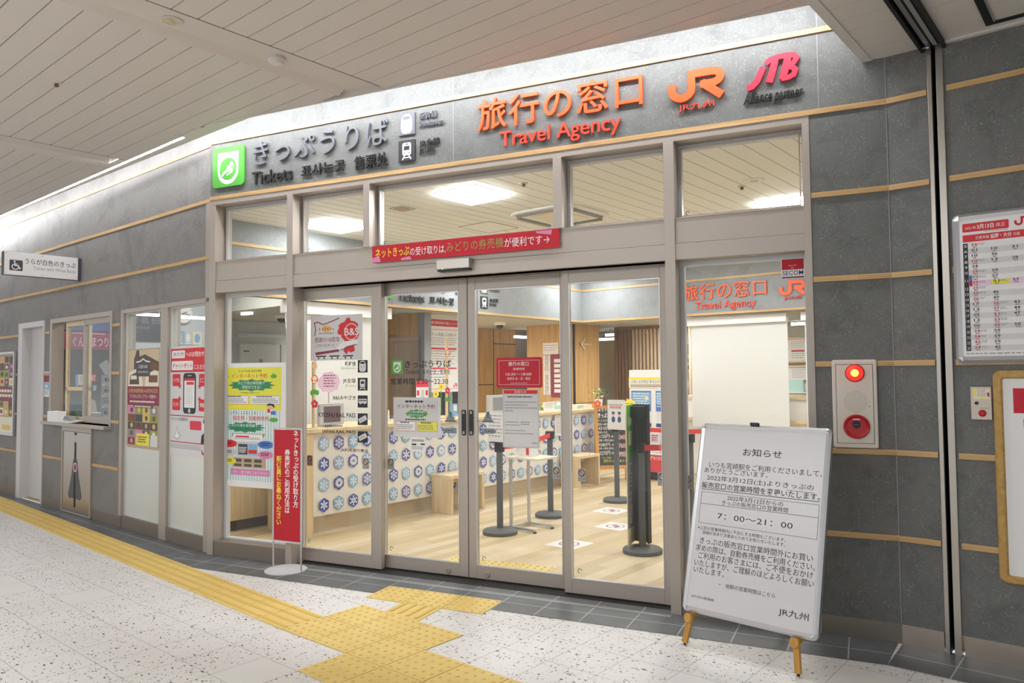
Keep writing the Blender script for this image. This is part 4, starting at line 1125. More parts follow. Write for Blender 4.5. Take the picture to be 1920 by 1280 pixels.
# red hours plate and white notice on the right sliding leaf
r = (g87.px(931, 700)[0], g87.px(932, 726.5)[1], g87.px(1017, 700)[0], g87.px(1017, 669)[1])
t = T('travel_hours_plate', 'red travel counter hours plate on the right sliding leaf', 'plate', g87.mw(r[0], r[1]))
m = MB(g87); m.prism(rounded(r, .015), .001, .003, 'jr_red'); m.build('sheet', t)
m = MB(g87); m.ring(inset(r, .02), .0025, .0032, .0034, 'light_pink'); m.text('旅行の窓口', sub(r, .27, .72, .71, .86), 'white', .0035, bold=.01); m.text('営業時間', sub(r, .37, .58, .62, .66), 'white', .0035); m.text('10:30～18:00', sub(r, .21, .40, .77, .49), 'white', .0035); m.text('店休日 水・日・祝日', sub(r, .24, .25, .74, .35), 'white', .0035); m.text('KYUSHU RAILWAY COMPANY', sub(r, .31, .13, .68, .17), 'light_pink', .0035); m.build('lettering', t)
r = (g87.px(943, 780)[0], g87.px(944, 838)[1], g87.px(1011, 780)[0], g87.px(1011, 730)[1])
t = T('notice_sheet', 'white notice with red heading strip below the red hours plate', 'notice', g87.mw(r[0], r[1]))
m = MB(g87); m.box(r, .001, .002, 'paper_grey'); m.build('sheet', t)
m = MB(g87); m.ring(inset(r, .004), .002, .002, .0023, 'mid_grey'); m.rect(sub(r, .03, .925, .96, .99), 'poster_red', .0024); m.text('お知らせ', sub(r, .33, .935, .66, .98), 'white', .0028)
m.lines(sub(r, .14, .86, .82, .885), 1, 'ink', .0024, .8, ragged=0)
for y_, x1 in ((.77, .93), (.72, .7), (.67, .96), (.62, .3), (.425, .45), (.375, .48), (.28, .62), (.23, .86)): m.lines(sub(r, .06, y_, x1, y_ + .022), 1, 'ink_grey', .0024, .8, int(y_ * 100), 0)
m.lines(sub(r, .5, .375, .75, .45), 2, 'ink_grey', .0024, .5); m.text('宮崎駅長', sub(r, .8, .075, .95, .1), 'ink', .0024); m.build('print', t)
bk = D87.off(-.06)
r = (bk.px(912, 780)[0], bk.px(916, 829)[1], bk.px(943, 780)[0], bk.px(940, 772)[1])

# ================================================================ STANDING SIGNS
# red banner stand
bx, by = -3.86, 4.47
cpx = G  # base on the floor
P = W0.px(536, 1069); BS = Frame((0, P[1], 0), (1, 0, 0), Z, (0, -1, 0))
t = T('banner_stand', 'narrow red standing banner with vertical white and yellow writing by the doors', 'sign', Matrix.Translation((P[0], P[1], 0)))
r = (BS.px(512, 900)[0], BS.px(540, 1017)[1], BS.px(566.5, 900)[0], BS.px(540, 803)[1])
m = MB(W0); m.lathe(P[0], P[1], [(.01, 0), (.158, 0), (.158, .008), (.14, .014), (.01, .016)], 'grey_plastic', 40); m.build('base_plate', t, smooth=True)
for u in (r[0] + .007, r[2] - .007):
    m = MB(W0); m.cyl(u, P[1], .007, .012, r[3], 'silver', 12); m.build('pole', t)
m = MB(BS); m.ring((r[0], r[1], r[2], r[3] + .005), .012, -.006, .006, 'grey_plastic'); m.build('frame', t)
m = MB(BS); m.box(inset(r, .012), -.002, .002, 'banner_red'); m.build('panel', t)
m = MB(BS); H = r[3] - r[1]; W = r[2] - r[0]
def col_text(x, top, bot, body, c_, em):
    m.spread(body, (r[0] + W * x - em / 2, r[3] - H * bot, r[0] + W * x + em / 2, r[3] - H * top), c_, em=em, w=.0025, bold=.018, vertical=True)
col_text(.79, .015, .690, 'ネットきっぷの受け取り方', 'white', .052); m.build('lettering_column', t); m = MB(BS)
col_text(.50, .185, .745, '券売機のご利用方法は', 'white', .052); m.build('lettering_column', t); m = MB(BS)
col_text(.21, .245, .855, '駅係員にお尋ねください', 'text_yellow', .052)
m.build('lettering_column', t, label='yellow lettering column')

# white announcement board on an easel
A0, A1 = (1284, 1208), (1497, 1267)          # where the front legs meet the floor
q0 = Vector((*W0.px(*A0), 0)); q1 = Vector((*W0.px(*A1), 0))
ux = (q1 - q0).normalized(); nn = Vector((ux.y, -ux.x, 0))
if nn.dot(EYE - q0) < 0: nn = -nn
tilt = math.radians(14)
vv = (Z * math.cos(tilt) - nn * math.sin(tilt)).normalized(); nv = ux.cross(vv)
org = q0 + Z * .0
EA = Frame(org, ux, vv, nv)
BO = EA.off(.035)
lo_l, lo_r, up_r, up_l = BO.px(1275, 1142), BO.px(1530, 1203), BO.px(1562, 801), BO.px(1317, 794)
u0 = (lo_l[0] + up_l[0]) / 2; u1 = (lo_r[0] + up_r[0]) / 2; v0 = (lo_l[1] + lo_r[1]) / 2; v1 = (up_l[1] + up_r[1]) / 2
print('easel', [tuple(round(x, 3) for x in p) for p in (lo_l, lo_r, up_r, up_l)])
EB = (u0, v0, u1, v1)
t = T('announcement_board', 'white framed announcement board leaning on a wooden easel before the right pane', 'board', Matrix.Translation(q0))
fw = .028
m = MB(BO); m.prism(rounded(EB, .03), -.03, -.012, 'mid_grey'); m.build('back_panel', t)
m = MB(BO)
o_, i_ = rounded(EB, .03, 6), rounded(inset(EB, fw), .006, 6)
n = len(o_)
for k_ in range(n):
    j = (k_ + 1) % n
    md = lambda p, q_: ((p[0] * .6 + q_[0] * .4), (p[1] * .6 + q_[1] * .4))
    oo, oj, ii, ij = o_[k_], o_[j], i_[k_], i_[j]; mm_, mj = md(oo, ii), md(oj, ij)
    P3 = lambda p, w: BO.pt(p[0], p[1], w)
    m.face([P3(oo, -.02), P3(oj, -.02), P3(oj, -.006), P3(oo, -.006)], 'silver'); m.face([P3(oo, -.006), P3(oj, -.006), P3(mj, .003), P3(mm_, .003)], 'silver'); m.face([P3(mm_, .003), P3(mj, .003), P3(ij, -.003), P3(ii, -.003)], 'silver')
m.build('frame', t, label='rounded silver snap frame')
for cx_, cy_ in ((EB[0], EB[1]), (EB[2], EB[1]), (EB[0], EB[3]), (EB[2], EB[3])):
    sx, sy = (1 if cx_ == EB[0] else -1), (1 if cy_ == EB[1] else -1)
    m = MB(BO); m.prism([(cx_ + sx * .006, cy_ + sy * .03), (cx_ + sx * .03, cy_ + sy * .006), (cx_ + sx * .03, cy_ + sy * .03)], -.004, .006, 'chrome'); m.build('corner_cap', t, bevel=.002)
sh = inset(EB, fw - .002)
m = MB(BO); m.box(sh, -.012, -.004, 'shaded_board_sheet'); m.build('sheet', t)  # shade of the leaning board is put into the sheet colour
m = MB(BO); w_ = -.0034
def bt(body, x0, x1, yc, h, col='ink', bold=.0, fit=True):
    m.text(body, sub(sh, x0, 1 - yc - h / 2, x1, 1 - yc + h / 2), col, w_, bold=bold)
bt('お知らせ', .355, .675, .127, .042, 'black', .006)
for body, x0, x1, y, h, c_, bd in (('いつも宮崎駅をご利用くださいまして、', .07, .99, .211, .034, 'ink', 0), ('ありがとうございます。', .035, .575, .243, .031, 'ink', 0), ('2022年3月12日(土)よりきっぷの', .065, .935, .288, .035, 'ink', 0),
                                ('販売窓口の営業時間を変更いたします。', .025, .985, .330, .036, 'black', .006)):
    bt(body, x0, x1, y, h, c_, bd)
m.rect(sub(sh, .735, .687, .935, .689), 'ink', w_); m.rect(sub(sh, .025, .645, .985, .648), 'ink', w_)
box_ = sub(sh, .03, .458, .985, .632); m.ring(box_, .0015, w_ - .0001, w_ + .0003, 'ink'); m.rect(sub(sh, .03, .565, .985, .567), 'ink', w_)
bt('2022年3月12日からの', .26, .715, .387, .027); bt('きっぷの販売窓口の営業時間', .22, .755, .416, .027); bt('7：00～21：00', .19, .80, .492, .030, 'ink', 0)
bt('※上記の営業時間内に不在にする時間もございます。', .03, .755, .568, .020); bt('詳細が決まり次第あらためてお知らせいたします。', .075, .755, .592, .020)
for body, x0, x1, y, h in (('きっぷの販売窓口営業時間外にお買い', .06, .965, .637, .036), ('求めの際は、自動券売機をご利用ください。', .03, 1.02, .678, .036), ('ご利用のお客さまには、ご不便をおかけ', .06, .975, .718, .036), ('いたしますが、ご理解のほどよろしくお願い', .03, 1.01, .759, .036), ('いたします。', .03, .295, .797, .033)):
    bt(body, x0, min(x1, .985), y, h)
bt('他駅の営業時間はこちら', .315, .71, .853, .024); bt('JR九州の駅情報', .035, .23, .942, .018)
bt('JR九州', .745, .965, .925, .042, 'black', .004)
m.rect(sub(sh, .255, .145, .275, .15), 'ink_grey', w_)
m.build('lettering', t)
m = MB(BO); cu = EB[0] + (EB[2] - EB[0]) * .44; m.box((cu - .024, EB[3] - .006, cu + .024, EB[3] + .012), -.01, .012, 'black'); m.build('clip', t, bevel=.003)
cur = sub(sh, .42, .83, .52, .885)
for side, (px_, foot) in enumerate((((1292, 1158), q0), ((1491, 1205), q1))):
    ku = BO.px(*px_); top = BO.pt(ku[0], ku[1], -.012)
    d = (top - foot).normalized(); end = foot + d * ((top - foot).length)
    m = MB(W0); m.bar(foot + Z * .012, top, .030, .018, 'easel_wood', nv); lg = m.build('leg', t)
    m = MB(W0); m.cyl(foot.x, foot.y, .008, 0, .014, 'rubber', 12); m.build('rubber_foot', lg)
    m = MB(BO); m.lathe(ku[0], ku[1], [(.005, -.01), (.024, -.008), (.026, .012), (.022, .018), (.004, .019)], 'easel_wood', 24); m.build('peg', lg, smooth=True)
    bt_ = top + vv * .75; m = MB(W0); m.bar(top - nv * .03, bt_ - nv * .03, .028, .018, 'easel_wood', nv); m.build('upright', t)
rear = (q0 + q1) / 2 - nn * .62; rear.z = 0
m = MB(W0); m.bar(rear + Z * .01, (q0 + q1) / 2 + vv * (EB[3] * .80) - nv * .02, .03, .02, 'easel_wood', nv); m.build('rear_leg', t)

# ================================================================ RIGHT SIDE
# fire alarm box
r = (F.px(1558, 760)[0], F.px(1600, 838)[1], F.px(1644, 760)[0], F.px(1600, 675)[1])
r = (-.172, 1.055, .058, 1.549)
t = T('fire_alarm_box', 'ivory fire alarm box with glowing red lamp and red push button', 'alarm', F.mw(r[0], r[1]))
m = MB(F); m.prism(rounded(r, .012), -.002, .028, 'alarm_ivory'); m.build('housing', t, bevel=.006)
m = MB(F); ir = inset(r, .022, .028); m.ring(inset(ir, -.003), .003, .027, .0285, 'slate'); m.prism(rounded(ir, .008), .02, .032, 'alarm_ivory')
cu, cv = cen(r)
for k_, R_ in enumerate((.008, .018, .028, .038, .048, .058)):
    n = max(6, int(R_ * 2 * math.pi / .0085))
    for i in range(n): m.ell(cu + .004 + R_ * math.cos(6.283 * i / n), cv + .012 + R_ * math.sin(6.283 * i / n), .0019, .0019, 'slate', .0324, 6)
m.ell(r[2] - .042, cv - .014, .003, .003, 'ink', .0324, 8); m.build('door', t)
lv = r[3] - .075
m = MB(F); m.lathe(cu + .004, lv, [(.05, .03), (.05, .036), (.046, .04)], 'alarm_red', 32); lb = m.build('lamp_base', t)
m = MB(F); m.lathe(cu + .004, lv, [(.044, .036), (.042, .055), (.032, .07), (.016, .078), (.002, .08)], 'alarm_glow_red', 32); lp = m.build('lamp', t, smooth=True, label='glowing red lamp')
m = MB(F); m.lathe(cu + .004, lv, [(.021, .0765), (.016, .0795), (.004, .082)], 'alarm_glow', 20); m.build('bulb', lp, smooth=True)
bv = r[1] + .12
m = MB(F); m.lathe(cu + .006, bv, [(.068, .03), (.068, .042), (.062, .05), (.054, .046), (.05, .042), (.022, .042), (.004, .042)], 'alarm_red', 40); bn = m.build('push_button', t, smooth=True, label='round red push button unit')
m = MB(F); m.cyl(cu + .006, bv + .012, .021, .04, .046, 'black', 24); m.text('強く押す', (cu - .008, bv + .008, cu + .02, bv + .015), 'mid_grey', .0466); m.rect((cu - .012, bv + .038, cu + .024, bv + .044), 'light_pink', .0432); m.build('button_glass', bn)

# timetable board
tr_ = RW.px(1787, 520)[0], RW.px(1800, 681)[1], .42, RW.px(1800, 402)[1]
r = (RW.px(1790, 540)[0], 1.522, .36, 2.302)
t = T('timetable_board', 'silver framed train timetable with red headings on the right wall', 'board', RW.mw(r[0], r[1]))
m = MB(RW); m.prism(rounded(r, .03), .002, .02, 'mid_grey'); m.build('back_panel', t)
m = MB(RW)
o_, i_ = rounded(r, .03, 6), rounded(inset(r, .035), .006, 6)
for k_ in range(len(o_)):
    j = (k_ + 1) % len(o_); md = lambda p, q_: ((p[0] * .6 + q_[0] * .4), (p[1] * .6 + q_[1] * .4))
    P3 = lambda p, w: RW.pt(p[0], p[1], w); oo, oj, ii, ij = o_[k_], o_[j], i_[k_], i_[j]; a_, b_ = md(oo, ii), md(oj, ij)
    m.face([P3(oo, .002), P3(oj, .002), P3(oj, .018), P3(oo, .018)], 'silver'); m.face([P3(oo, .018), P3(oj, .018), P3(b_, .03), P3(a_, .03)], 'silver'); m.face([P3(a_, .03), P3(b_, .03), P3(ij, .022), P3(ii, .022)], 'silver')
m.build('frame', t, label='silver snap frame')
for cx_, cy_ in ((r[0], r[1]), (r[2], r[1]), (r[0], r[3]), (r[2], r[3])):
    sx, sy = (1 if cx_ == r[0] else -1), (1 if cy_ == r[1] else -1)
    m = MB(RW); m.prism([(cx_ + sx * .004, cy_ + sy * .034), (cx_ + sx * .034, cy_ + sy * .004), (cx_ + sx * .034, cy_ + sy * .034)], .02, .033, 'chrome'); m.build('corner_cap', t, bevel=.002)
sh = inset(r, .034)
m = MB(RW); m.box(sh, .018, .0225, 'paper'); m.build('sheet', t)
m = MB(RW); w_ = .0229
X = lambda px_: RW.px(px_, 540)[0]
top = sh[3]; L0 = sh[0] + .014
m.poly(rounded((L0, top - .063, L0 + .205, top - .018), .006), 'poster_red', w_); m.text('2021年', (L0 + .012, top - .050, L0 + .062, top - .034), 'white', w_ + .0004); m.text('3月13日', (L0 + .066, top - .053, L0 + .140, top - .028), 'white', w_ + .0004, bold=.02); m.text('改正', (L0 + .150, top - .050, L0 + .19, top - .030), 'white', w_ + .0004)
logo_jr(m, (L0 + .228, top - .056, L0 + .305, top - .012), w_, 'jr_red'); m.lines((L0 + .10, top - .070, L0 + .2, top - .066), 1, 'ink_grey', w_, .9, 3, 0, .012)
m.rect((L0, top - .115, sh[2] - .01, top - .078), 'poster_red', w_); m.text('日豊本線', (L0 + .06, top - .105, L0 + .118, top - .088), 'white', w_ + .0004); m.text('延岡・大分', (L0 + .124, top - .108, L0 + .216, top - .084), 'white', w_ + .0004, bold=.015); m.text('方面', (L0 + .222, top - .105, L0 + .25, top - .088), 'white', w_ + .0004)
ROWS = [('5', (('54', 1),)), ('6', (('01', 0), ('10', 0), ('31', 0), ('53', 1))), ('7', (('10', 0), ('36', 0))), ('8', (('10', 1), ('13', 0), ('28', 0), ('48', 0))), ('9', (('34', 0),)), ('10', (('29', 1), ('59', 0))), ('11', (('39', 1), ('57', 0))), ('', (('39', 1), ('51', 2), ('57', 0))), ('12', (('25', 1),)),
        ('13', (('30', 1), ('46', 0))), ('14', (('36', 1), ('49', 0))), ('15', (('17', 0), ('36', 1), ('43', 0))), ('16', (('13', 0), ('37', 1), ('44', 0))), ('17', (('05', 0), ('31', 1), ('47', 0))), ('18', (('13', 0), ('33', 1))), ('19', (('00', 0), ('35', 1), ('50', 0))), ('20', (('34', 1), ('59', 0))), ('21', (('34', 1), ('59', 0))), ('22', (('42', 1), ('59', 0))), ('23', (('24', 1), ('42', 0)))]
rt, rb = top - .122, sh[1] + .028; dh = (rt - rb) / len(ROWS)
m.rect((L0, rb, L0 + .022, rt), 'ink', w_)
for i, (h_, cells) in enumerate(ROWS):
    v1 = rt - dh * i; v0 = v1 - dh
    if i % 2: m.rect((L0 + .024, v0, sh[2] - .01, v1), 'paper_grey' if i != 7 else 'light_pink', w_)
    if h_: m.text(h_, (L0 + .005, (v0 + v1) / 2 - .0075 - (.5 * dh if h_ == '11' else 0), L0 + .018, (v0 + v1) / 2 + .0075 - (.5 * dh if h_ == '11' else 0)), 'white', w_ + .0004)
    for j, (c_, k_) in enumerate(cells):
        u = L0 + .038 + .088 * j + (.004 if i == 7 and j == 1 else 0)
        if k_ == 2: m.rect((u - .012, v0 + .001, u + .07, v1 - .001), 'yellow', w_ + .0003)
        m.text(c_, (u, v0 + dh * .42, u + .026, v0 + dh * .92), 'jr_red' if k_ == 1 else 'ink', w_ + .0006, bold=.012); m.lines((u + .006, v0 + dh * .1, u + .024, v0 + dh * .32), 1, 'ink_grey', w_ + .0006, 1, i, 0, .009)
        if k_ == 1 or k_ == 2: m.lines((u + .030, v0 + dh * .4, u + .064, v0 + dh * .85), 2, 'mid_grey', w_ + .0006, .4, i + 3, .4, .01)
m.rect((L0 + .023, rt - dh * 7, L0 + .037, rt - dh * 6), 'blue', w_ + .0003); m.rect((L0 + .023, rt - dh * 8, L0 + .037, rt - dh * 7), 'jr_red', w_ + .0003)
m.lines((L0, sh[1] + .010, sh[2] - .02, sh[1] + .017), 1, 'ink_grey', w_, .8, 4, 0, .02)
m.build('print', t)

# wood-framed notice
ul = (RW.px(1863, 720)[0], RW.px(1875, 1080)[0])
r = ((ul[0] + ul[1]) / 2, .412, .52, 1.482)
t = T('framed_notice', 'tall notice in a rounded wooden frame at the far right wall edge', 'poster', RW.mw(r[0], r[1]))
m = MB(RW); o_, i_ = rounded(r, .035, 6), rounded(inset(r, .042), .01, 6)
for k_ in range(len(o_)):
    j = (k_ + 1) % len(o_); oo, oj, ii, ij = o_[k_], o_[j], i_[k_], i_[j]
    md = lambda p, q_, f_: (p[0] * (1 - f_) + q_[0] * f_, p[1] * (1 - f_) + q_[1] * f_)
    P3 = lambda p, w: RW.pt(p[0], p[1], w)
    ch = [(0, .002), (0, .02), (.2, .03), (.8, .03), (1, .018)]
    for (f0, w0_), (f1, w1_) in zip(ch, ch[1:]): m.face([P3(md(oo, ii, f0), w0_), P3(md(oj, ij, f0), w0_), P3(md(oj, ij, f1), w1_), P3(md(oo, ii, f1), w1_)], 'frame_wood')
m.build('frame', t)
sh = inset(r, .04)
m = MB(RW); m.box(sh, .003, .018, 'paper'); m.build('sheet', t)
m = MB(RW); w_ = .0185; q = lambda a0, b0, a1, b1: (sh[0] + a0, sh[3] - b1, sh[0] + a1, sh[3] - b0)
m.rect(q(.045, .05, .75, .175), 'jr_red', w_); m.text('重', q(.105, .07, .19, .155), 'white', w_ + .0005, bold=.02); m.text('要', q(.215, .07, .30, .155), 'white', w_ + .0005, bold=.02)
m.rect(q(.085, .205, .28, .248), 'jr_red', w_); m.text('普通', q(.1, .218, .145, .236), 'white', w_ + .0005); m.lines(q(.095, .265, .5, .315), 4, 'ink', w_, .5, 4); m.lines(q(.095, .345, .4, .352), 1, 'ink_grey', w_, .8, 5)
for y_ in (.40, .53): m.lines(q(.105, y_ - .025, .3, y_ - .016), 1, 'ink', w_, .9, 6); m.rect(q(.09, y_, .6, y_ + .018), 'paper_grey', w_); m.rect(q(.09, y_ + .02, .14, y_ + .085), 'paper_grey', w_); m.lines(q(.16, y_ + .03, .6, y_ + .085), 3, 'ink_grey', w_, .4, 7)
m.lines(q(.095, .63, .5, .655), 2, 'ink_grey', w_, .5, 8); m.rect(q(.1, .735, .3, .785), 'jr_red', w_); m.lines(q(.105, .80, .5, .98), 6, 'ink_grey', w_, .35, 9)
for y_ in (.9, .965): m.lines(q(.12, y_ - .02, .6, y_ + .04), 4, 'ink', w_, .4, int(y_ * 50))
m.build('print', t)

# push button box
r = (-.706, 1.228, -.612, 1.40)
t = T('shutter_switch_box', 'small steel switch box with warning label beside the wooden framed notice', 'switch', RW.mw(r[0], r[1]))
m = MB(RW); m.box(r, -.002, .012, 'steel'); m.build('plate', t, bevel=.003)
m = MB(RW); m.rect(sub(r, .14, .62, .92, .92), 'cream', .0124); m.rect(sub(r, .16, .70, .28, .9), 'text_yellow', .0128); m.rect(sub(r, .80, .70, .90, .82), 'banner_red', .0128); m.lines(sub(r, .32, .68, .78, .9), 4, 'ink_grey', .0128, .4, 3); m.rect(sub(r, .42, .635, .7, .665), 'text_yellow', .0128); m.lines(sub(r, .45, .33, .9, .36), 1, 'mid_grey', .0124, .6); m.build('label_plate', t)
m = MB(RW); c_ = cen(sub(r, .2, .44, .38, .56)); m.lathe(c_[0], c_[1], [(.009, .012), (.009, .018), (.002, .018)], 'black', 16); m.build('key_switch', t)
m = MB(RW); c_ = cen(sub(r, .35, .1, .75, .3)); m.lathe(c_[0], c_[1], [(.018, .012), (.018, .016), (.01, .02), (.002, .02)], 'alarm_red', 20); m.build('push_button', t)

# ================================================================ LEFT SIDE
# blade sign across the left wall
BL = AP(-8.9)
r = (2.51, 2.549, 3.203, 2.790)
t = T('white_backed_ticket_sign', 'white blade sign with wheelchair symbol projecting from the left wall', 'sign', BL.mw(r[2], r[1]))
m = MB(BL); m.box(r, -.09, -.006, 'slate'); m.box((r[2], r[1] + .0, LB + .02, r[3]), -.09, -.004, 'slate'); m.build('box', t)
m = MB(BL); m.box((r[0], r[1], r[2], r[3]), -.006, 0, 'white'); m.build('face_plate', t)
m = MB(BL); q = sub(r, .06, .18, .22, .60); q = (r[0] + .045, r[1] + .045, r[0] + .165, r[1] + .155)
m.poly(rounded(q, .008), 'slate', .0008); a = lambda x, y: (q[0] + (q[2] - q[0]) * x, q[1] + (q[3] - q[1]) * y)
m.ell(*a(.38, .86), .009, .009, 'white', .0014, 12); m.stroke([a(.40, .74), a(.42, .48), a(.66, .48), a(.76, .22), a(.86, .26)], .011, 'white', .0014); m.stroke([a(.41, .62), a(.62, .62)], .008, 'white', .0014)
m.stroke([a(.34 + .0, .60)] + [a(.44 + .24 * math.cos(math.radians(x)), .36 + .25 * math.sin(math.radians(x))) for x in range(135, 385, 25)], .009, 'white', .0014)
m.text('うらが白色のきっぷ', (r[0] + .185, r[1] + .125, r[2] - .02, r[1] + .185), 'black', .0008, bold=.004); m.text('Tickets with White Backs', (r[0] + .26, r[1] + .07, r[2] - .02, r[1] + .105), 'ink_grey', .0008); m.build('print', t)
m = MB(BL)
for x in (.02, .5, .98):
    for y in (.08, .92): m.lathe(r[0] + (r[2] - r[0]) * x, r[1] + (r[3] - r[1]) * y, [(.005, 0), (.004, .002)], 'mid_grey', 8)
m.build('screws', t)

# framed poster at the far left
r = (-11.9, .755, -10.93, 1.822)
t = T('framed_poster', 'silver framed colourful poster on the left wall beside the white door', 'poster', LW.mw(r[0], r[1]))
m = MB(LW); m.ring(r, .03, .002, .035, 'silver'); m.build('frame', t, bevel=.004)
m = MB(LW); m.box(inset(r, .025), .002, .02, 'sepia'); m.build('sheet', t)
m = MB(LW); rn = random.Random(4); q = inset(r, .03)
cols = ('sepia_dark', 'maroon', 'olive', 'gold', 'brown', 'slate', 'cream', 'pink')
for i in range(5):
    for j in range(8):
        c_ = sub(q, i / 5 + rn.random() * .02, .22 + j * .096, (i + 1) / 5 - rn.random() * .03, .22 + (j + 1) * .096 - rn.random() * .02)
        m.rect(c_, cols[rn.randrange(8)], .0205); m.ell(*cen(c_), (c_[2] - c_[0]) * .3, (c_[3] - c_[1]) * .3, cols[rn.randrange(8)], .021, 10)
m.rect(sub(q, 0, .40, 1, .58), 'maroon', .0215); m.lines(sub(q, .1, .43, .95, .55), 2, 'cream', .022, .6, 4, 0, .07); m.rect(sub(q, 0, 0, 1, .2), 'cream', .0215); m.rect(sub(q, .55, .04, .9, .1), 'gold', .022); m.build('artwork', t)
r = (-9.99, 1.262, -9.785, 1.556)
t = T('wall_leaflet', 'small pink and white leaflet between the white door and ticket window', 'leaflet', LW.mw(r[0], r[1]))
m = MB(LW); m.box(r, .0005, .0015, 'paper'); m.build('sheet', t)
m = MB(LW); m.rect(sub(r, .05, .58, .95, .96), 'maroon', .002); m.rect(sub(r, .05, .3, .95, .56), 'sky_blue', .002); m.lines(sub(r, .1, .06, .9, .26), 3, 'ink_grey', .002); m.ell(*cen(sub(r, .2, .35, .8, .5)), .05, .02, 'cream', .0025, 12); m.build('print', t)

# steel cabinet under the ticket window
r = (-9.335, .005, -8.52, .955)
t = T('steel_wall_cabinet', 'stainless steel two door cabinet under the ticket window', 'cabinet', LW.mw(r[0], r[1]))
m = MB(LW); m.ring(r, (.03, .02, .03, .06), -.01, .02, 'aluminium'); m.build('surround', t)
us = -8.95
m = MB(LW); m.box((r[0] + .03, .03, us - .003, .89), .0, .014, 'steel'); m.build('door', t, bevel=.002)
m = MB(LW); m.box((us + .003, .03, r[2] - .03, .89), .0, .014, 'steel'); m.build('door', t, bevel=.002)
m = MB(LW); m.box((us - .025, .08, us + .025, .78), .0135, .0150, 'dark_slot'); m.box((us - .03, .86, us + .03, .885), .0135, .0155, 'dark_slot'); m.build('slot', t)
m = MB(LW)
for s_ in (-1, 1):
    pts = [(us + s_ * .012, .62), (us + s_ * .05, .58), (us + s_ * .1, .40), (us + s_ * .17, .24), (us + s_ * .18, .19), (us + s_ * .14, .165), (us + s_ * .03, .175)]
    m.prism(pts, .0145, .0165, 'post_grey')
m.build('painted_reflection', t)  # grey shapes painting a warped reflection in the steel doors
m = MB(LW); m.lathe(us + .01, .51, [(.05, .0155), (.05, .019), (.04, .019)], 'light_pink', 24); m.lathe(us + .012, .51, [(.036, .019), (.03, .022), (.002, .022)], 'maroon', 24); m.build('lock', t)  # coloured disc belonging to the same painted reflection

# things on the ticket window's sill
m = MB(LW); r = (-9.62, .986, -9.32, 1.105); m.box(r, -.02, .075, 'white'); one(m, 'tissue_box', 'white box on the ticket window sill', 'box', LW.mw(r[0], r[1]), bevel=.004)
m = MB(LW)
for i in range(4): m.box((-9.30 + .03 * i, .986 + .008 * i, -8.98 + .05 * i, .994 + .008 * i), -.06 + .01 * i, .08 - .02 * i, 'paper' if i % 2 else 'paper_grey')
m.prism([(-9.25, 1.02), (-9.02, 1.02), (-9.1, 1.05), (-9.2, 1.06)], -.03, .04, 'mid_grey')
one(m, 'paper_pile', 'loose pile of papers on the ticket window sill', 'papers', LW.mw(-9.3, .986))

# ---- seen behind the ticket window
TA = AP(-11.8)
r = TA.r(126, 621, 206, 655); r = (r[0], TA.px(160, 655)[1], r[2], TA.px(160, 622)[1])
t = T('pink_office_banner', 'magenta banner with white writing inside the ticket window', 'banner', TA.mw(r[0], r[1]))
m = MB(TA); m.box((r[0] - .05, r[1], r[2] + .3, r[3]), 0, .01, 'maroon'); m.build('sheet', t)
m = MB(TA); m.text('ぐんざまつり', sub(r, .12, .15, .95, .75), 'light_pink', .0105); m.lines(sub(r, .1, .85, .9, .93), 1, 'light_pink', .0105); m.build('lettering', t)
m = MB(TA); r = TA.r(100, 600, 215, 622); m.box((r[0], r[1], r[2] + .3, r[3]), 0, .02, 'navy'); m.box((r[0] - .2, r[3] - .0, r[2] + .6, r[3] + .25), 0, .015, 'slate'); one(m, 'blue_office_shelf', 'dark blue header panel above the magenta banner', 'panel', TA.mw(r[0], r[1]))
m = MB(TA); r = TA.r(146, 702, 157, 722); m.box(r, 0, .01, 'paper'); m.lines(inset(r, .03), 5, 'ink_grey', .0105); one(m, 'office_notice', 'white notice sheet inside the ticket window', 'notice', TA.mw(r[0], r[1]))
m = MB(TA); r = TA.r(168, 701, 180, 716); m.box(r, 0, .01, 'jr_red'); m.rect(sub(r, .1, .15, .4, .85), 'paper', .0105); m.lines(sub(r, .5, .15, .95, .85), 4, 'paper', .0105); one(m, 'office_notice', 'red notice sheet inside the ticket window', 'notice', TA.mw(r[0], r[1]))
m = MB(TA); r = TA.r(141, 694, 145.3, 726); m.box(r, 0, .008, 'sky_blue'); m.rect(sub(r, 0, .75, 1, 1), 'navy', .0085); one(m, 'blue_office_poster', 'narrow pale blue poster behind the left sash of the ticket window', 'poster', TA.mw(r[0], r[1]))
m = MB(TA); r = TA.r(174, 722, 180, 732); m.box(r, 0, .01, 'mint'); one(m, 'green_monitor', 'small mint green screen inside the ticket window', 'screen', TA.mw(r[0], r[1]))
TC = AP(-10.4)
rA = TC.r(156, 746, 176, 772)
t = T('office_chair', 'white shell chair, wider of the pair inside the ticket window', 'chair', G.mw(-10.4, TC.px(166, 770)[0], 0), 'white office chairs')
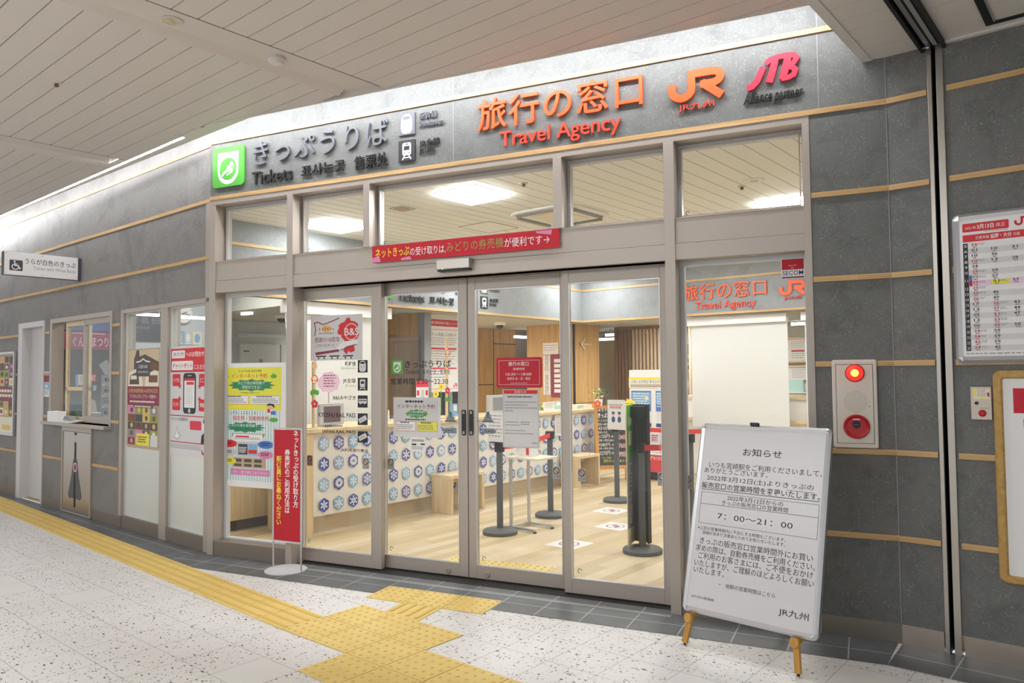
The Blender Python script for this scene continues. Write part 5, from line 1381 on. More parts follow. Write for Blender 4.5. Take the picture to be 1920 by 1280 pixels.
def shell(m, cu, z0, z1, w_, fr, d=0):
    n = 10; W = []
    for j in range(6):
        v = z0 + (z1 - z0) * j / 5; row = []
        for i in range(n + 1):
            s_ = i / n * 2 - 1; hw = w_ / 2 * (1 - .25 * (j / 5) ** 3)
            row.append(fr.pt(cu + s_ * hw, v - (.03 * s_ * s_ if j == 5 else 0), d + .10 * s_ * s_ - .05 * (j / 5)))
        W.append(row)
    for j in range(5):
        for i in range(n): m.face([W[j][i], W[j][i + 1], W[j + 1][i + 1], W[j + 1][i]], 'white')
    m.box((cu - w_ / 2, z0 - .03, cu + w_ / 2, z0), d - .02, d + .42, 'white', fr)
    for i, k_ in ((-1, .02), (1, .02), (-1, .38), (1, .38)): m.bar(fr.pt(cu + i * w_ * .4, z0 - .02, d + k_), fr.pt(cu + i * w_ * .45, 0, d + k_), .02, .02, 'silver')
cu, cv = cen(rA); z0c = .80
m = MB(TC); shell(m, cu, rA[1], rA[3], rA[2] - rA[0], TC); m.build('shell', t)
rB = TC.r(178, 746, 190, 771)
m = MB(TC); shell(m, cen(rB)[0] + .03, rB[1], rB[3], .26, TC, .5)
t = T('office_chair', 'white shell chair, narrower of the pair inside the ticket window', 'chair', G.mw(-9.9, cen(rB)[0], 0), 'white office chairs'); m.build('shell', t)
TL = AP(-9.6)
r = TL.r(192, 703, 206, 785)
t = T('leaflet_rack', 'white leaflet rack with rows of brochures inside the ticket window', 'rack', G.mw(-9.6, r[0], 0))
m = MB(TL); m.box((r[0], 0, r[2], r[3]), -.03, 0, 'grey_plastic')
for i in range(4): m.box((r[0], r[1] + (r[3] - r[1]) * i / 4, r[2], r[1] + (r[3] - r[1]) * i / 4 + .03), 0, .07, 'white')
m.build('frame', t)
rn = random.Random(3)
for i in range(4):
    for j in range(2):
        q = sub(r, .05 + .47 * j, i / 4 + .03, .48 + .47 * j, i / 4 + .21); m = MB(TL); m.box(q, .03, .04, 'paper'); m.rect(sub(q, .1, .4, .9, .9), ('slate', 'sky_blue', 'brown', 'navy')[(i + j) % 4], .0405); m.build('brochure', t)
m = MB(TL); c_ = [TL.px(*p) for p in ((182, 684), (197, 674), (207, 692), (204, 703), (194, 703))]; m.prism(c_, .05, .055, 'paper'); one(m, 'hanging_flyer', 'white flyer tilting above the leaflet rack inside the ticket window', 'flyer', TL.mw(*c_[0]))
r = TC.r(131, 758, 150, 780); m = MB(TC); m.box((r[0], r[1] - .3, r[2], r[3]), -.2, .1, 'teal'); m.box((r[0], r[1] - .1, r[2], r[1] + .08), .1, .102, 'dark_green'); one(m, 'storage_crate', 'teal storage crate behind the sill of the ticket window', 'crate', TC.mw(r[0], r[1] - .3))

# ---- on the left wall glazing
PL = LW.off(-.026)
r = (PL.px(240, 740)[0], PL.px(270, 842)[1], PL.px(299.5, 740)[0], PL.px(270, 653)[1])
r = (PL.px(240, 740)[0], (PL.px(241, 836)[1] + PL.px(299, 846)[1]) / 2, PL.px(299, 740)[0], (PL.px(242, 655)[1] + PL.px(299, 651)[1]) / 2)
t = T('railway_anniversary_poster', 'sepia railway anniversary poster with steam locomotive on the left glazing', 'poster', PL.mw(r[0], r[1]))
m = MB(PL); m.box(r, .001, .003, 'sepia'); m.build('sheet', t)
m = MB(PL); a = lambda x, y: (r[0] + (r[2] - r[0]) * x, r[1] + (r[3] - r[1]) * y); q = lambda *k_: sub(r, *k_)
m.poly([a(.02, .62), a(.98, .62), a(.98, .985), a(.02, .985)], 'steam', .0034)
m.poly([a(.2, .78), a(.2, .9), a(.24, .93), a(.28, .985), a(.36, .985), a(.38, .92), a(.55, .94), a(.98, .86), a(.98, .74), a(.5, .76)], 'sepia_dark', .0037); m.poly([a(.40, .90), a(.95, .84), a(.95, .78), a(.42, .80)], 'brown', .004)
m.poly([a(.02, .62), a(.02, .76), a(.3, .80), a(.45, .74), a(.5, .62)], 'cream', .0042); m.poly([a(.06, .64), a(.08, .73), a(.26, .76), a(.36, .72), a(.38, .64)], 'sepia_dark', .0044); m.rect(q(.1, .69, .3, .73), 'cream', .0046)
m.poly([a(.55, .62), a(.6, .74), a(.85, .78), a(.98, .77), a(.98, .62)], 'cream', .0042); m.rect(q(.68, .66, .95, .73), 'brown', .0046)
m.poly([a(.28, .72), a(.72, .72), a(.72, .87), a(.60, .875), a(.5, .90), a(.40, .875), a(.28, .87)], 'slate', .005); m.stroke([a(.28, .865), a(.40, .87), a(.5, .895), a(.60, .87), a(.72, .865)], .012, 'white', .0053); m.text('日豊本線', q(.36, .80, .64, .835), 'cream', .0054); m.text('開通100周年記念', q(.34, .755, .66, .775), 'cream', .0054)
m.rect(q(.0, .43, 1, .62), 'maroon', .0042); m.text('日豊本線開業100周年記念', q(.04, .555, .96, .598), 'gold', .0046); m.text('デジタルスタンプラリー実施中!!', q(.08, .50, .92, .54), 'cream', .0046); m.lines(q(.08, .455, .9, .475), 1, 'cream', .0046, .8)
rn = random.Random(9)
for i in range(4):
    for j in range(5):
        m.rect(q(.03 + .235 * i, .03 + .078 * j, .03 + .235 * (i + 1) - .01, .03 + .078 * (j + 1) - .004), rn.choice(('brown', 'gold', 'slate', 'lilac', 'sepia_dark', 'mid_grey', 'olive', 'maroon', 'pink')), .0042)
        m.ell(*cen(q(.03 + .235 * i, .03 + .078 * j, .03 + .235 * (i + 1), .03 + .078 * (j + 1))), .03, .025, rn.choice(('cream', 'gold', 'brown', 'slate', 'sepia')), .0045, 10)
m.rect(q(.2, .405, .82, .43), 'slate', .0048); m.lines(q(.24, .41, .78, .425), 1, 'cream', .0052, .9); m.rect(q(.32, .03, .72, .15), 'yellow', .0048); m.lines(q(.35, .05, .66, .12), 3, 'maroon', .0052); m.rect(q(.76, .03, .97, .14), 'paper_grey', .0048)
m.build('artwork', t)
r = (PL.px(320, 740)[0], (PL.px(322, 832)[1] + PL.px(381, 840)[1]) / 2, PANES[1][2] - .005, (PL.px(322, 655)[1] + PL.px(381, 650)[1]) / 2)
t = T('chat_service_poster', 'white poster with red heading and black phone on the left glazing', 'poster', PL.mw(r[0], r[1]))
m = MB(PL); m.box((r[0] - .02, r[1] - .1, r[2], r[3] + .02), .001, .002, 'paper_grey'); m.build('sheet', t)
m = MB(PL); a = lambda x, y: (r[0] + (r[2] - r[0]) * x, r[1] + (r[3] - r[1]) * y); q = lambda *k_: sub(r, *k_)
m.rect(q(0, .755, 1, 1), 'poster_red', .0024); m.poly(rounded(q(.03, .90, .40, .98), .015), 'paper', .0028); m.text('JR九州', q(.07, .915, .36, .965), 'maroon', .0032); m.text('へのお問合せは', q(.43, .91, .99, .965), 'white', .0028, bold=.01)
m.poly(rounded(q(.03, .775, .62, .87), .015), 'paper', .0028); m.text('チャットボット', q(.06, .79, .6, .85), 'poster_red', .0032, bold=.01); m.text('におまかせ', q(.66, .78, .99, .83), 'white', .0028)
m.poly(rounded(q(.36, .33, .70, .745), .04), 'black', .0028); m.rect(q(.39, .39, .67, .69), 'paper', .0032); m.rect(q(.39, .665, .67, .69), 'poster_red', .0036); m.rect(q(.45, .625, .65, .655), 'pink_red', .0036); m.lines(q(.43, .42, .63, .60), 9, 'paper_grey', .0036); m.rect(q(.48, .715, .58, .722), 'paper_grey', .0032); m.ell(*a(.53, .36), .02, .02, 'paper_grey', .0032, 16)
for (x0, x1, y0, y1, s_, tx) in ((.06, .28, .61, .735, 'd', 'いつでも'), (.78, 1.0, .61, .735, 'd', 'どこで'), (.06, .28, .36, .48, 'u', 'カンタン'), (.78, 1.0, .36, .48, 'u', '気軽に')):
    m.poly(rounded(q(x0, y0, x1, y1), .015), 'poster_red', .0028); m.text(tx, q(x0 + .03, y0 + .04, x1 - .03, y0 + .085), 'white', .0032, bold=.01)
    ty = (y0 - .03) if s_ == 'd' else (y1 + .03); tb = y0 + .01 if s_ == 'd' else y1 - .01; tx_ = x1 - .02 if x0 < .5 else x0 + .02; m.poly([a(tx_ - .05, tb), a(tx_ + .05, tb), a(tx_, ty)], 'poster_red', .0027)
m.ring(q(-.03, .03, 1, .31), .008, .0028, .0029, 'jr_red'); m.text('チャットでのお問合せは', q(.04, .25, .5, .29), 'ink', .0028); m.poly(rounded(q(.55, .17, .85, .26), .015), 'pink_red', .0028)
m.ell(*a(.93, .21), .04, .045, 'paper', .0029, 16); m.poly([a(.84, .04), a(.86, .12), a(.93, .15), a(1, .14), a(1, .04)], 'black', .003); m.ell(*a(.95, .26), .035, .03, 'black', .0031, 12); m.poly([a(.12, .08), a(.22, .06), a(.3, .10), a(.22, .13), a(.2, .19), a(.17, .13)], 'paper', .003)
m.stroke([a(.12, .08), a(.22, .06), a(.3, .10), a(.22, .13), a(.2, .19), a(.17, .13), a(.12, .08)], .006, 'mid_grey', .0032)
m.lines(q(.0, -.04, .9, .01), 3, 'mid_grey', .0028, .35); logo_jr(m, q(.86, -.07, 1.06, .0), .0028, 'jr_red'); m.build('artwork', t)

# ---- behind the left wall glazing
DV = AP(-8.8)
r = DV.r(243, 577, 303, 640); r = (3.71, DV.px(280, 640)[1], DV.px(302, 600)[0], 2.5)
t = T('office_notice_board', 'dark blue lettered notice board inside the left glazing', 'board', DV.mw(r[0], r[1]))
m = MB(DV); m.box(r, 0.002, .02, 'slate'); m.build('panel', t)
m = MB(DV); q = (DV.px(252, 608)[0], DV.px(270, 607)[1], DV.px(300, 600)[0], DV.px(270, 594)[1]); m.text('市・福岡、鹿児島', q, 'mid_grey', .0205); q = (DV.px(255, 617)[0], DV.px(270, 617)[1], DV.px(280, 617)[0], DV.px(270, 612)[1]); m.text('特急切符', q, 'mid_grey', .0205); m.build('lettering', t)
t = T('wall_clock', 'round white wall clock hanging inside the left glazing', 'clock', DV.mw(4.31, 2.23))
c_ = (4.315, 2.235)
m = MB(DV); m.lathe(c_[0], c_[1], [(.115, .02), (.118, .045), (.105, .055), (.102, .05), (.002, .05)], 'gloss_white', 40); m.build('case', t, smooth=True)
m = MB(DV)
for i in range(12): t_ = math.radians(30 * i); m.stroke([(c_[0] + .078 * math.sin(t_), c_[1] + .078 * math.cos(t_)), (c_[0] + .09 * math.sin(t_), c_[1] + .09 * math.cos(t_))], .006, 'mid_grey', .0508)
m.build('dial', t)
for nm, ln, an, wd_ in (('hour_hand', .05, 62, .010), ('minute_hand', .08, 102, .007)):
    m = MB(DV); t_ = math.radians(an); m.stroke([(c_[0] - .02 * math.sin(t_), c_[1] - .02 * math.cos(t_)), (c_[0] + ln * math.sin(t_), c_[1] + ln * math.cos(t_))], wd_, 'black', .053 if nm[0] == 'h' else .055); m.build(nm, t)
for x0, x1, y0, lab in ((246, 298, 588, 'white tube lamp seen through the narrow left pane of the glazing'), (334, 395, 594, 'white tube lamp crossing the wall clock in the left glazing')):
    fr_ = AP(-8.2 if x0 < 300 else -7.9); p0, p1 = fr_.px(x0, y0 - 1), fr_.px(x1, y0 + 4)
    m = MB(fr_); m.bar(fr_.pt(p0[0], (p0[1] + p1[1]) / 2), fr_.pt(p1[0], (p0[1] + p1[1]) / 2), .03, .03, 'tube'); tt = T('tube_lamp', lab, 'lamp', fr_.mw(p0[0], p0[1]), 'office tube lamps'); m.build('tube', tt)
    m = MB(fr_); 
    for p in (p0, p1): m.bar(fr_.pt(p[0], (p0[1] + p1[1]) / 2 + .01), fr_.pt(p[0], 2.7), .01, .01, 'mid_grey', E)
    m.build('hanger', tt)
for i, (x0, x1, c1, c2) in enumerate(((328, 344, 'sky_blue', 'lilac'), (345, 359, 'lilac', 'white'), (360, 378, 'cream', 'sky_blue'))):
    r = (DV.px(x0, 640)[0], DV.px(350, 646)[1], DV.px(x1, 640)[0], DV.px(350, 621)[1]); m = MB(DV); m.box(r, 0, .01, c1); m.ell(*cen(r), (r[2] - r[0]) * .3, (r[3] - r[1]) * .35, c2, .0105, 14); m.rect(sub(r, .1, .05, .9, .14), 'white', .0107)
    one(m, 'office_picture_card', ('pale blue', 'lilac', 'cream')[i] + ' picture card pinned below the wall clock', 'card', DV.mw(r[0], r[1]), 'picture cards below the clock')

# ================================================================ HALL CEILING FITTINGS
def cpt(x, y, z=CZ): return HZ(z).px(x, y)
c_ = cpt(322, 38, CZ + .035)
t = T('downlight', 'round recessed downlight with ribbed reflector in the ceiling band', 'light', G.mw(c_[0], c_[1], CZ + .035))
m = MB(G); m.lathe(c_[0], c_[1], [(.058, CZ + .036), (.06, CZ + .030), (.052, CZ + .028), (.05, CZ + .034)], 'ceiling_white', 32); m.build('trim_ring', t)
m = MB(G); m.lathe(c_[0], c_[1], [(.0, CZ + .0335), (.05, CZ + .0330)], 'sepia', 32)
for i in range(20): t_ = 2 * math.pi * i / 20; m.prism([(c_[0] + .012 * math.cos(t_), c_[1] + .012 * math.sin(t_)), (c_[0] + .05 * math.cos(t_ - .06), c_[1] + .05 * math.sin(t_ - .06)), (c_[0] + .05 * math.cos(t_ + .06), c_[1] + .05 * math.sin(t_ + .06))], CZ + .0315, CZ + .033, 'cream')
m.build('reflector', t)
c_ = cpt(518, 112, CZ + .02)
t = T('smoke_detector', 'round white smoke detector in the ceiling band above the entrance', 'detector', G.mw(c_[0], c_[1], CZ))
m = MB(G); m.lathe(c_[0], c_[1], [(.055, CZ + .036), (.055, CZ + .016), (.048, CZ + .012), (.046, CZ + .004), (.036, CZ - .006), (.004, CZ - .008)], 'soffit_white', 32); m.build('body', t, smooth=True)
m = MB(G)
for i in range(8):
    t_ = 2 * math.pi * i / 8; P_ = lambda k_, z_: G.pt(c_[0] + .0468 * math.cos(t_ + k_), c_[1] + .0468 * math.sin(t_ + k_), z_)
    m.face([P_(-.25, CZ + .006), P_(.25, CZ + .006), P_(.25, CZ + .0105), P_(-.25, CZ + .0105)], 'black')
m.build('slots', t)
def sprinkler(c_, z, label):
    t = T('sprinkler_head', label, 'sprinkler', G.mw(c_[0], c_[1], z), 'ceiling sprinkler heads')
    m = MB(G); m.lathe(c_[0], c_[1], [(.034, z), (.03, z - .006), (.012, z - .007)], 'soffit_white', 20); m.build('flange', t)
    m = MB(G); m.lathe(c_[0], c_[1], [(.010, z - .005), (.012, z - .018), (.018, z - .022), (.006, z - .03)], 'brown', 12); m.build('nozzle', t)
sprinkler(cpt(106, 155), CZ, 'small sprinkler head in the hall ceiling planks at the upper left')
sprinkler(cpt(1391, 349, IZ), IZ, 'small sprinkler head beside the round speaker, shop ceiling')
sprinkler(cpt(982, 343, IZ), IZ, 'small sprinkler head right of the bright square shop light')

# ================================================================ INSIDE THE SHOP
# square ceiling lights
def square_light(a_, b_, label):
    t = T('square_ceiling_light', label, 'light', G.mw(a_, b_, IZ), 'square shop ceiling lights')
    m = MB(G); m.box((a_ - .22, b_ - .22, a_ + .22, b_ + .22), IZ - .026, IZ - .006, 'led_panel'); m.build('diffuser', t)
    m = MB(G); m.ring((a_ - .235, b_ - .235, a_ + .235, b_ + .235), .015, IZ - .006, IZ - .001, 'white'); m.build('frame', t)
square_light(-4.29, 4.59 + .0, 'bright square ceiling light, middle one of the row seen in the transom panes')
square_light(-6.22, 4.64, 'bright square ceiling light in the second transom pane from the left')
square_light(-2.42, 6.76, 'bright square ceiling light at the lower edge of the rightmost transom pane')
for a_, b_ in ((-6.22, 6.9), (-6.22, 9.1), (-4.29, 8.5), (-2.42, 8.5), (-0.5, 8.5), (-0.5, 6.8)):  # none in view; the rightmost pair is added to brighten the counter front
    square_light(a_, b_, 'unseen square ceiling light farther back in the shop, behind the door header')
# ceiling cassette, hatch, grille, speaker
HC = HZ(IZ)
r = (-4.62, 5.35, -3.85, 6.15)
t = T('air_conditioner_cassette', 'large round edged air conditioning cassette in the shop ceiling', 'air conditioner', G.mw(-4.23, 5.75, IZ))
m = MB(G); m.prism(rounded(r, .2, 8), IZ - .025, IZ - .001, 'shop_ceiling'); m.build('panel', t, bevel=.008)
for r_ in ((-4.5, 5.40, -3.97, 5.45), (-4.5, 6.05, -3.97, 6.10), (-4.57, 5.5, -4.52, 6.0), (-3.95, 5.5, -3.90, 6.0)):
    m = MB(G); m.prism(rounded(r_, .02), IZ - .04, IZ - .026, 'mid_grey'); m.build('louver', t)
m = MB(G); m.box((-4.42, 5.53, -4.05, 5.97), IZ - .032, IZ - .025, 'cream'); m.build('intake_grille', t)
m = MB(G); m.ring((-5.36, 5.52, -4.93, 5.98), .008, IZ - .004, IZ - .001, 'mid_grey'); m.box((-5.35, 5.53, -4.94, 5.97), IZ - .003, IZ - .001, 'shop_ceiling'); one(m, 'access_hatch', 'square access hatch in the shop ceiling above the red banner', 'hatch', G.mw(-5.15, 5.75, IZ))
m = MB(G); m.ring((-5.23, 4.48, -5.05, 4.65), .006, IZ - .004, IZ - .001, 'mid_grey'); m.box((-5.2, 4.51, -5.08, 4.62), IZ - .006, IZ - .001, 'sepia'); one(m, 'ceiling_grille', 'small square ceiling grille left of the bright middle light', 'grille', G.mw(-5.15, 4.55, IZ))
c_ = HC.px(1414, 338)
t = T('ceiling_speaker', 'round white speaker in the shop ceiling, rightmost transom pane', 'speaker', G.mw(c_[0], c_[1], IZ)); m = MB(G); m.lathe(c_[0], c_[1], [(.08, IZ), (.08, IZ - .006), (.07, IZ - .008), (.068, IZ - .006), (.002, IZ - .006)], 'white', 32); m.build('rim', t)
m = MB(G); m.ell(c_[0], c_[1], .035, .035, 'grey_plastic', IZ - .0065); m.build('cone', t)
for pt_, fr_z, kd in (((937, 604), BZ, 0), ((443, 612), BZ, 1), ((464, 606), BZ, 2)):
    c_ = HZ(fr_z).px(*pt_) if kd == 0 else (-8.6, 5.55 + .22 * (kd - 1))
    if kd == 2:
        t = T('office_detector', 'small white detector on the office ceiling, left fixed pane', 'detector', G.mw(c_[0], c_[1], fr_z)); m = MB(G); m.lathe(c_[0], c_[1], [(.06, fr_z), (.055, fr_z - .03), (.035, fr_z - .05), (.002, fr_z - .05)], 'white', 24); m.build('body', t, smooth=True); continue
    t = T('dome_camera', ('dark dome security camera under the bulkhead, seen in the right sliding leaf', 'dome camera on the office ceiling, left fixed pane')[kd], 'camera', G.mw(c_[0], c_[1], fr_z))
    m = MB(G); m.lathe(c_[0], c_[1], [(.085, fr_z), (.085, fr_z - .035), (.07, fr_z - .045), (.01, fr_z - .045)], 'white', 28); m.build('base', t, smooth=True)
    m = MB(G); m.lathe(c_[0], c_[1], [(.06, fr_z - .045), (.056, fr_z - .07), (.04, fr_z - .09), (.002, fr_z - .10)], 'dark_glass', 24); m.build('dome', t, smooth=True)

# ---- the long counter with snowflakes
CA = -5.98; CF = AP(CA); CB0, CB1 = 4.185, 9.1
t = T('service_counter', 'long white counter printed with blue snowflakes under a pale wooden top', 'counter', G.mw(CA, CB0, 0))
m = MB(G); m.box((-6.6, CB0, CA - .015, CB1), .165, .95, 'counter_white'); m.build('body', t)
m = MB(G); m.box((-6.6, CB0 + .03, -6.08, CB1), 0, .165, 'kick_steel'); m.build('kick_plate', t)
m = MB(G); m.box((-6.62, CB0 - .09, CA + .045, CB1), .95, .985, 'pale_wood'); m.build('counter_top', t, bevel=.003)
m = MB(G); m.box((-6.58, CB0 - .085, CA + .03, CB0), 0, .95, 'pale_wood_v'); m.build('end_panel', t, bevel=.002)
m = MB(CF)
def flake(u, v, R_, kind, c_):
    hexp = [(u + R_ * math.sin(math.pi / 3 * i), v + R_ * 1.08 * math.cos(math.pi / 3 * i)) for i in range(6)][::-1]
    m.poly(hexp, c_, .0006); L_ = R_ * .80
    for i in range(6):
        an = math.pi / 3 * i; d = (math.sin(an), math.cos(an)); n = (d[1], -d[0]); at = lambda s_, o=0: (u + d[0] * s_ + n[0] * o, v + d[1] * s_ + n[1] * o)
        if kind == 0:
            m.stroke([at(.0), at(L_)], R_ * .11, 'flake_white', .001)
            for s_ in (.4, .68): m.stroke([at(L_ * (s_ + .25), R_ * .24), at(L_ * s_), at(L_ * (s_ + .25), -R_ * .24)], R_ * .09, 'flake_white', .0012)
        elif kind == 1:
            m.poly([at(0), at(L_ * .55, R_ * .16), at(L_, 0), at(L_ * .55, -R_ * .16)], 'flake_white', .001)
        elif kind == 2:
            for k_ in (0, .5):
                an2 = an + math.pi / 3 * k_; dd = (math.sin(an2), math.cos(an2)); nn2 = (dd[1], -dd[0]); a2 = lambda s_, o: (u + dd[0] * s_ + nn2[0] * o, v + dd[1] * s_ + nn2[1] * o)
                m.poly([a2(R_ * .12, 0), a2(R_ * .5, R_ * .13), a2(R_ * .76, R_ * .06), a2(R_ * .76, -R_ * .06), a2(R_ * .5, -R_ * .13)], 'flake_white', .001)
        else:
            m.stroke([at(.0), at(L_)], R_ * .14, 'flake_white', .001); m.ell(*at(L_ * .82), R_ * .15, R_ * .15, 'flake_white', .0012, 10); m.stroke([at(L_ * .45, R_ * .22), at(L_ * .3), at(L_ * .45, -R_ * .22)], R_ * .1, 'flake_white', .0012)
    if kind in (2, 3): m.ell(u, v, R_ * .09, R_ * .09, c_, .0016, 8)
rn = random.Random(2); j = 0
for v in (.838, .648, .453, .262):
    for i in range(-1, 28):
        u = 4.324 + .1722 * i
        if u < CB0 + .06 or u > CB1 - .05: continue
        dark = (i + j) % 2 == 1
        flake(u, v, .063, rn.randrange(4), ('flake_blue' if rn.random() < .6 else 'flake_violet') if dark else 'flake_light')
    j += 1
m.build('snowflake_print', t)
m = MB(G); m.box((-6.61, CB1 - .001, -5.35, CB1 + .5), .165, .95, 'counter_white')
# things on the counter
def monitor(x0, y0, x1, y1, a_, scr, label, tilt=0.0):
    fr_ = AP(a_); r = fr_.r(x0, y0, x1, y1); zt = .985
    r = (r[0], max(r[1], zt + .01), r[2], r[3])
    t = T('customer_display', label, 'display', G.mw(a_, cen(r)[0], zt))
    m = MB(fr_); m.prism(rounded(r, .012), -.05, 0, 'grey_plastic'); m.build('case', t, bevel=.004)
    m = MB(fr_); m.rect(inset(r, (r[2] - r[0]) * .15, (r[3] - r[1]) * .13), scr, .001); m.build('screen', t)
    m = MB(fr_); m.box((cen(r)[0] - .1, zt, cen(r)[0] + .1, zt + .012), -.12, .03, 'mid_grey'); m.box((cen(r)[0] - .03, zt, cen(r)[0] + .03, r[3] - .05), -.08, -.05, 'mid_grey'); m.build('stand', t)
    return r
monitor(600, 757, 645, 795, -6.06, 'screen_pink', 'grey customer display facing the door at the near end of the counter')
monitor(917, 741, 962, 771.5, -6.25, 'screen_grey', 'white customer display on the middle of the counter')
# hanging new-year ornaments on little wooden posts
def ornament(px_, a_, items, label, top):
    fr_ = AP(a_); b_ = fr_.px(px_, 797)[0]; zt = .985
    t = T('ornament_post', label, 'ornament', G.mw(a_, b_, zt), 'new year ornament posts')
    m = MB(fr_); m.box((b_ - .012, zt, b_ + .012, fr_.px(px_, top)[1]), -.012, .012, 'pale_wood_v'); m.box((b_ - .09, zt, b_ + .1, zt + .012), -.04, .04, 'pale_wood'); m.build('post', t)
    for kind_, y in items:
        v = fr_.px(px_, y)[1]; m = MB(fr_)
        if kind_ == 'flower':
            for i in range(5): m.ell(b_ + .022 * math.cos(i * 1.2566 + 1.57), v + .022 * math.sin(i * 1.2566 + 1.57), .018, .018, 'pink_red', .014, 14)
            m.ell(b_, v, .01, .01, 'light_pink', .0145, 10); m.build('plum_flower', t)
        elif kind_ == 'leaf':
            for dx in (-.03, 0, .03): m.ell(b_ + dx, v + (.008 if dx == 0 else 0), .02, .026, 'green', .014, 14)
            m.build('pine_leaf', t)
        elif kind_ == 'daruma':
            m.ell(b_, v, .038, .042, 'orange', .014, 20); m.ell(b_, v + .01, .026, .022, 'cream', .0145, 16); m.rect((b_ - .02, v - .035, b_ + .02, v - .015), 'cream', .0145); m.build('round_charm', t)
        else:
            m.ell(b_, v + .025, .02, .02, 'skin', .014, 16); m.ell(b_, v - .012, .028, .03, 'skin', .0142, 16); m.build('gourd_charm', t)
ornament(588, -6.03, (('gourd', 684), ('daruma', 711), ('leaf', 736), ('flower', 757)), 'wooden ornament post with round charms left of the near customer display', 678)
ornament(838, -6.1, (('gourd', 641), ('daruma', 662), ('flower', 732), ('leaf', 749)), 'wooden ornament post with charms seen in the left sliding leaf', 633)
m = MB(CF); b0_ = AP(-6.3).px(655, 760)
fr_ = AP(-6.2); r = fr_.r(596, 697, 637, 735)
t = T('cloud_notice', 'pink cloud shaped notice standing behind the near customer display', 'notice', G.mw(-6.2, cen(r)[0], .985))
m = MB(fr_); cu, cv = cen(r); m.prism([(cu + (r[2] - r[0]) / 2 * (1 + .08 * math.cos(9 * i * .2618)) * math.cos(i * .2618 / 1), cv + (r[3] - r[1]) / 2 * (1 + .08 * math.cos(9 * i * .2618)) * math.sin(i * .2618)) for i in range(24)], 0, .004, 'light_pink'); m.build('card', t)
m = MB(fr_); m.lines(sub(r, .25, .2, .8, .85), 5, 'maroon', .0045, .35, 3); m.build('print', t)
m = MB(fr_); m.box((cu - .004, .985, cu + .004, cv), -.008, -.002, 'acrylic'); m.build('support', t)
fr_ = AP(-6.25)
for (x0, y0, x1, y1, c_, lab) in ((1020, 754, 1040, 772, 'paper', 'white price card standing on the counter by the right sliding leaf'), (700, 770, 731, 786, 'paper', 'white card tilted on the counter behind the left sliding leaf')):
    r = fr_.r(x0, y0, x1, y1); r = (r[0], .985, r[2], max(r[3], 1.06)); m = MB(fr_); m.prism([(r[0], r[1]), (r[2], r[1]), (r[2] - .01, r[3]), (r[0] - .02, r[3])], -.01, 0, c_); m.lines(inset(r, .02), 4, 'ink_grey', .0005, .4); one(m, 'counter_card', lab, 'card', G.mw(-6.25, r[0], .985))
fr_ = AP(-6.3)
for i, (x0, x1, y0, c_, lab) in enumerate(((1041, 1052, 752, 'mint', 'green leaflet box on the counter beside the white price card'), (1014, 1019, 757, 'olive', 'olive card holder on the counter left of the white price card'), (849, 858, 757, 'sky_blue', 'pale blue leaflet holder on the counter in the left sliding leaf'))):
    r = fr_.r(x0, y0, x1, 774); r = (r[0], .985, r[2], r[3]); m = MB(fr_); m.box(r, -.05, 0, c_); m.rect(sub(r, .15, .45, .85, .9), 'white', .0006); one(m, 'leaflet_holder', lab, 'holder', G.mw(-6.3, r[0], .985))
r = (-6.2, 8.0, -6.05, 8.95)
m = MB(G); m.box((-6.3, 8.62, -6.08, 8.98), .985, 1.04, 'cream'); m.box((-6.3, 8.63, -6.079, 8.76), 1.0, 1.03, 'mint'); one(m, 'leaflet_tray', 'flat tray of green and white leaflets at the far end of the counter', 'tray', G.mw(-6.2, 8.5, .985))
fr_ = AP(-6.35)
t = T('potted_plant', 'bushy flower arrangement in a white pot at the far end of the counter', 'plant', G.mw(-6.35, 8.55, .985))
c_ = fr_.px(1103, 752)
m = MB(G); m.lathe(-6.2, c_[0] + .05, [(.05, .985), (.06, 1.10), (.052, 1.10), (.0, 1.09)], 'white', 20); m.build('pot', t)
m = MB(G); rn = random.Random(5)
for i in range(70):
    th, ph, rr_ = rn.random() * 6.28, rn.random() * 1.5, .05 + rn.random() * .09
    p = G.pt(-6.2 + rr_ * math.cos(th) * math.cos(ph), c_[0] + .05 + rr_ * 1.5 * math.sin(th) * math.cos(ph), 1.13 + rr_ * math.sin(ph)); q = Vector((rn.random() - .5, rn.random() - .5, rn.random() - .2)).normalized() * .04; s_ = q.cross(Vector((rn.random(), rn.random(), .3))).normalized() * .014
    m.face([p, p + q * .5 + s_, p + q, p + q * .5 - s_], rn.choice(('olive', 'dark_green', 'cream', 'text_yellow', 'ink')))
m.build('foliage', t)
# papers hung on the counter front
for (x0, y0, x1, y1, lab) in ((1040, 774, 1056, 816, 'white printed sheet hanging on the counter front by the right sliding leaf'), (914, 772, 945, 829, 'white printed sheet hanging behind the notice on the right sliding leaf')):
    fr_ = AP(CA + .004) if x0 > 1000 else AP(-5.3)
    r = fr_.r(x0, y0, x1, y1); m = MB(fr_); m.box(r, 0, .002, 'paper'); m.lines(inset(r, .03), 10, 'ink_grey', .0025, .35); 
    if x0 > 1000: r = (r[0], r[1], r[2], .94); m = MB(fr_); m.box(r, 0, .002, 'paper'); m.lines(inset(r, .03), 10, 'ink_grey', .0025, .35); one(m, 'counter_notice', lab, 'notice', fr_.mw(r[0], r[1]))

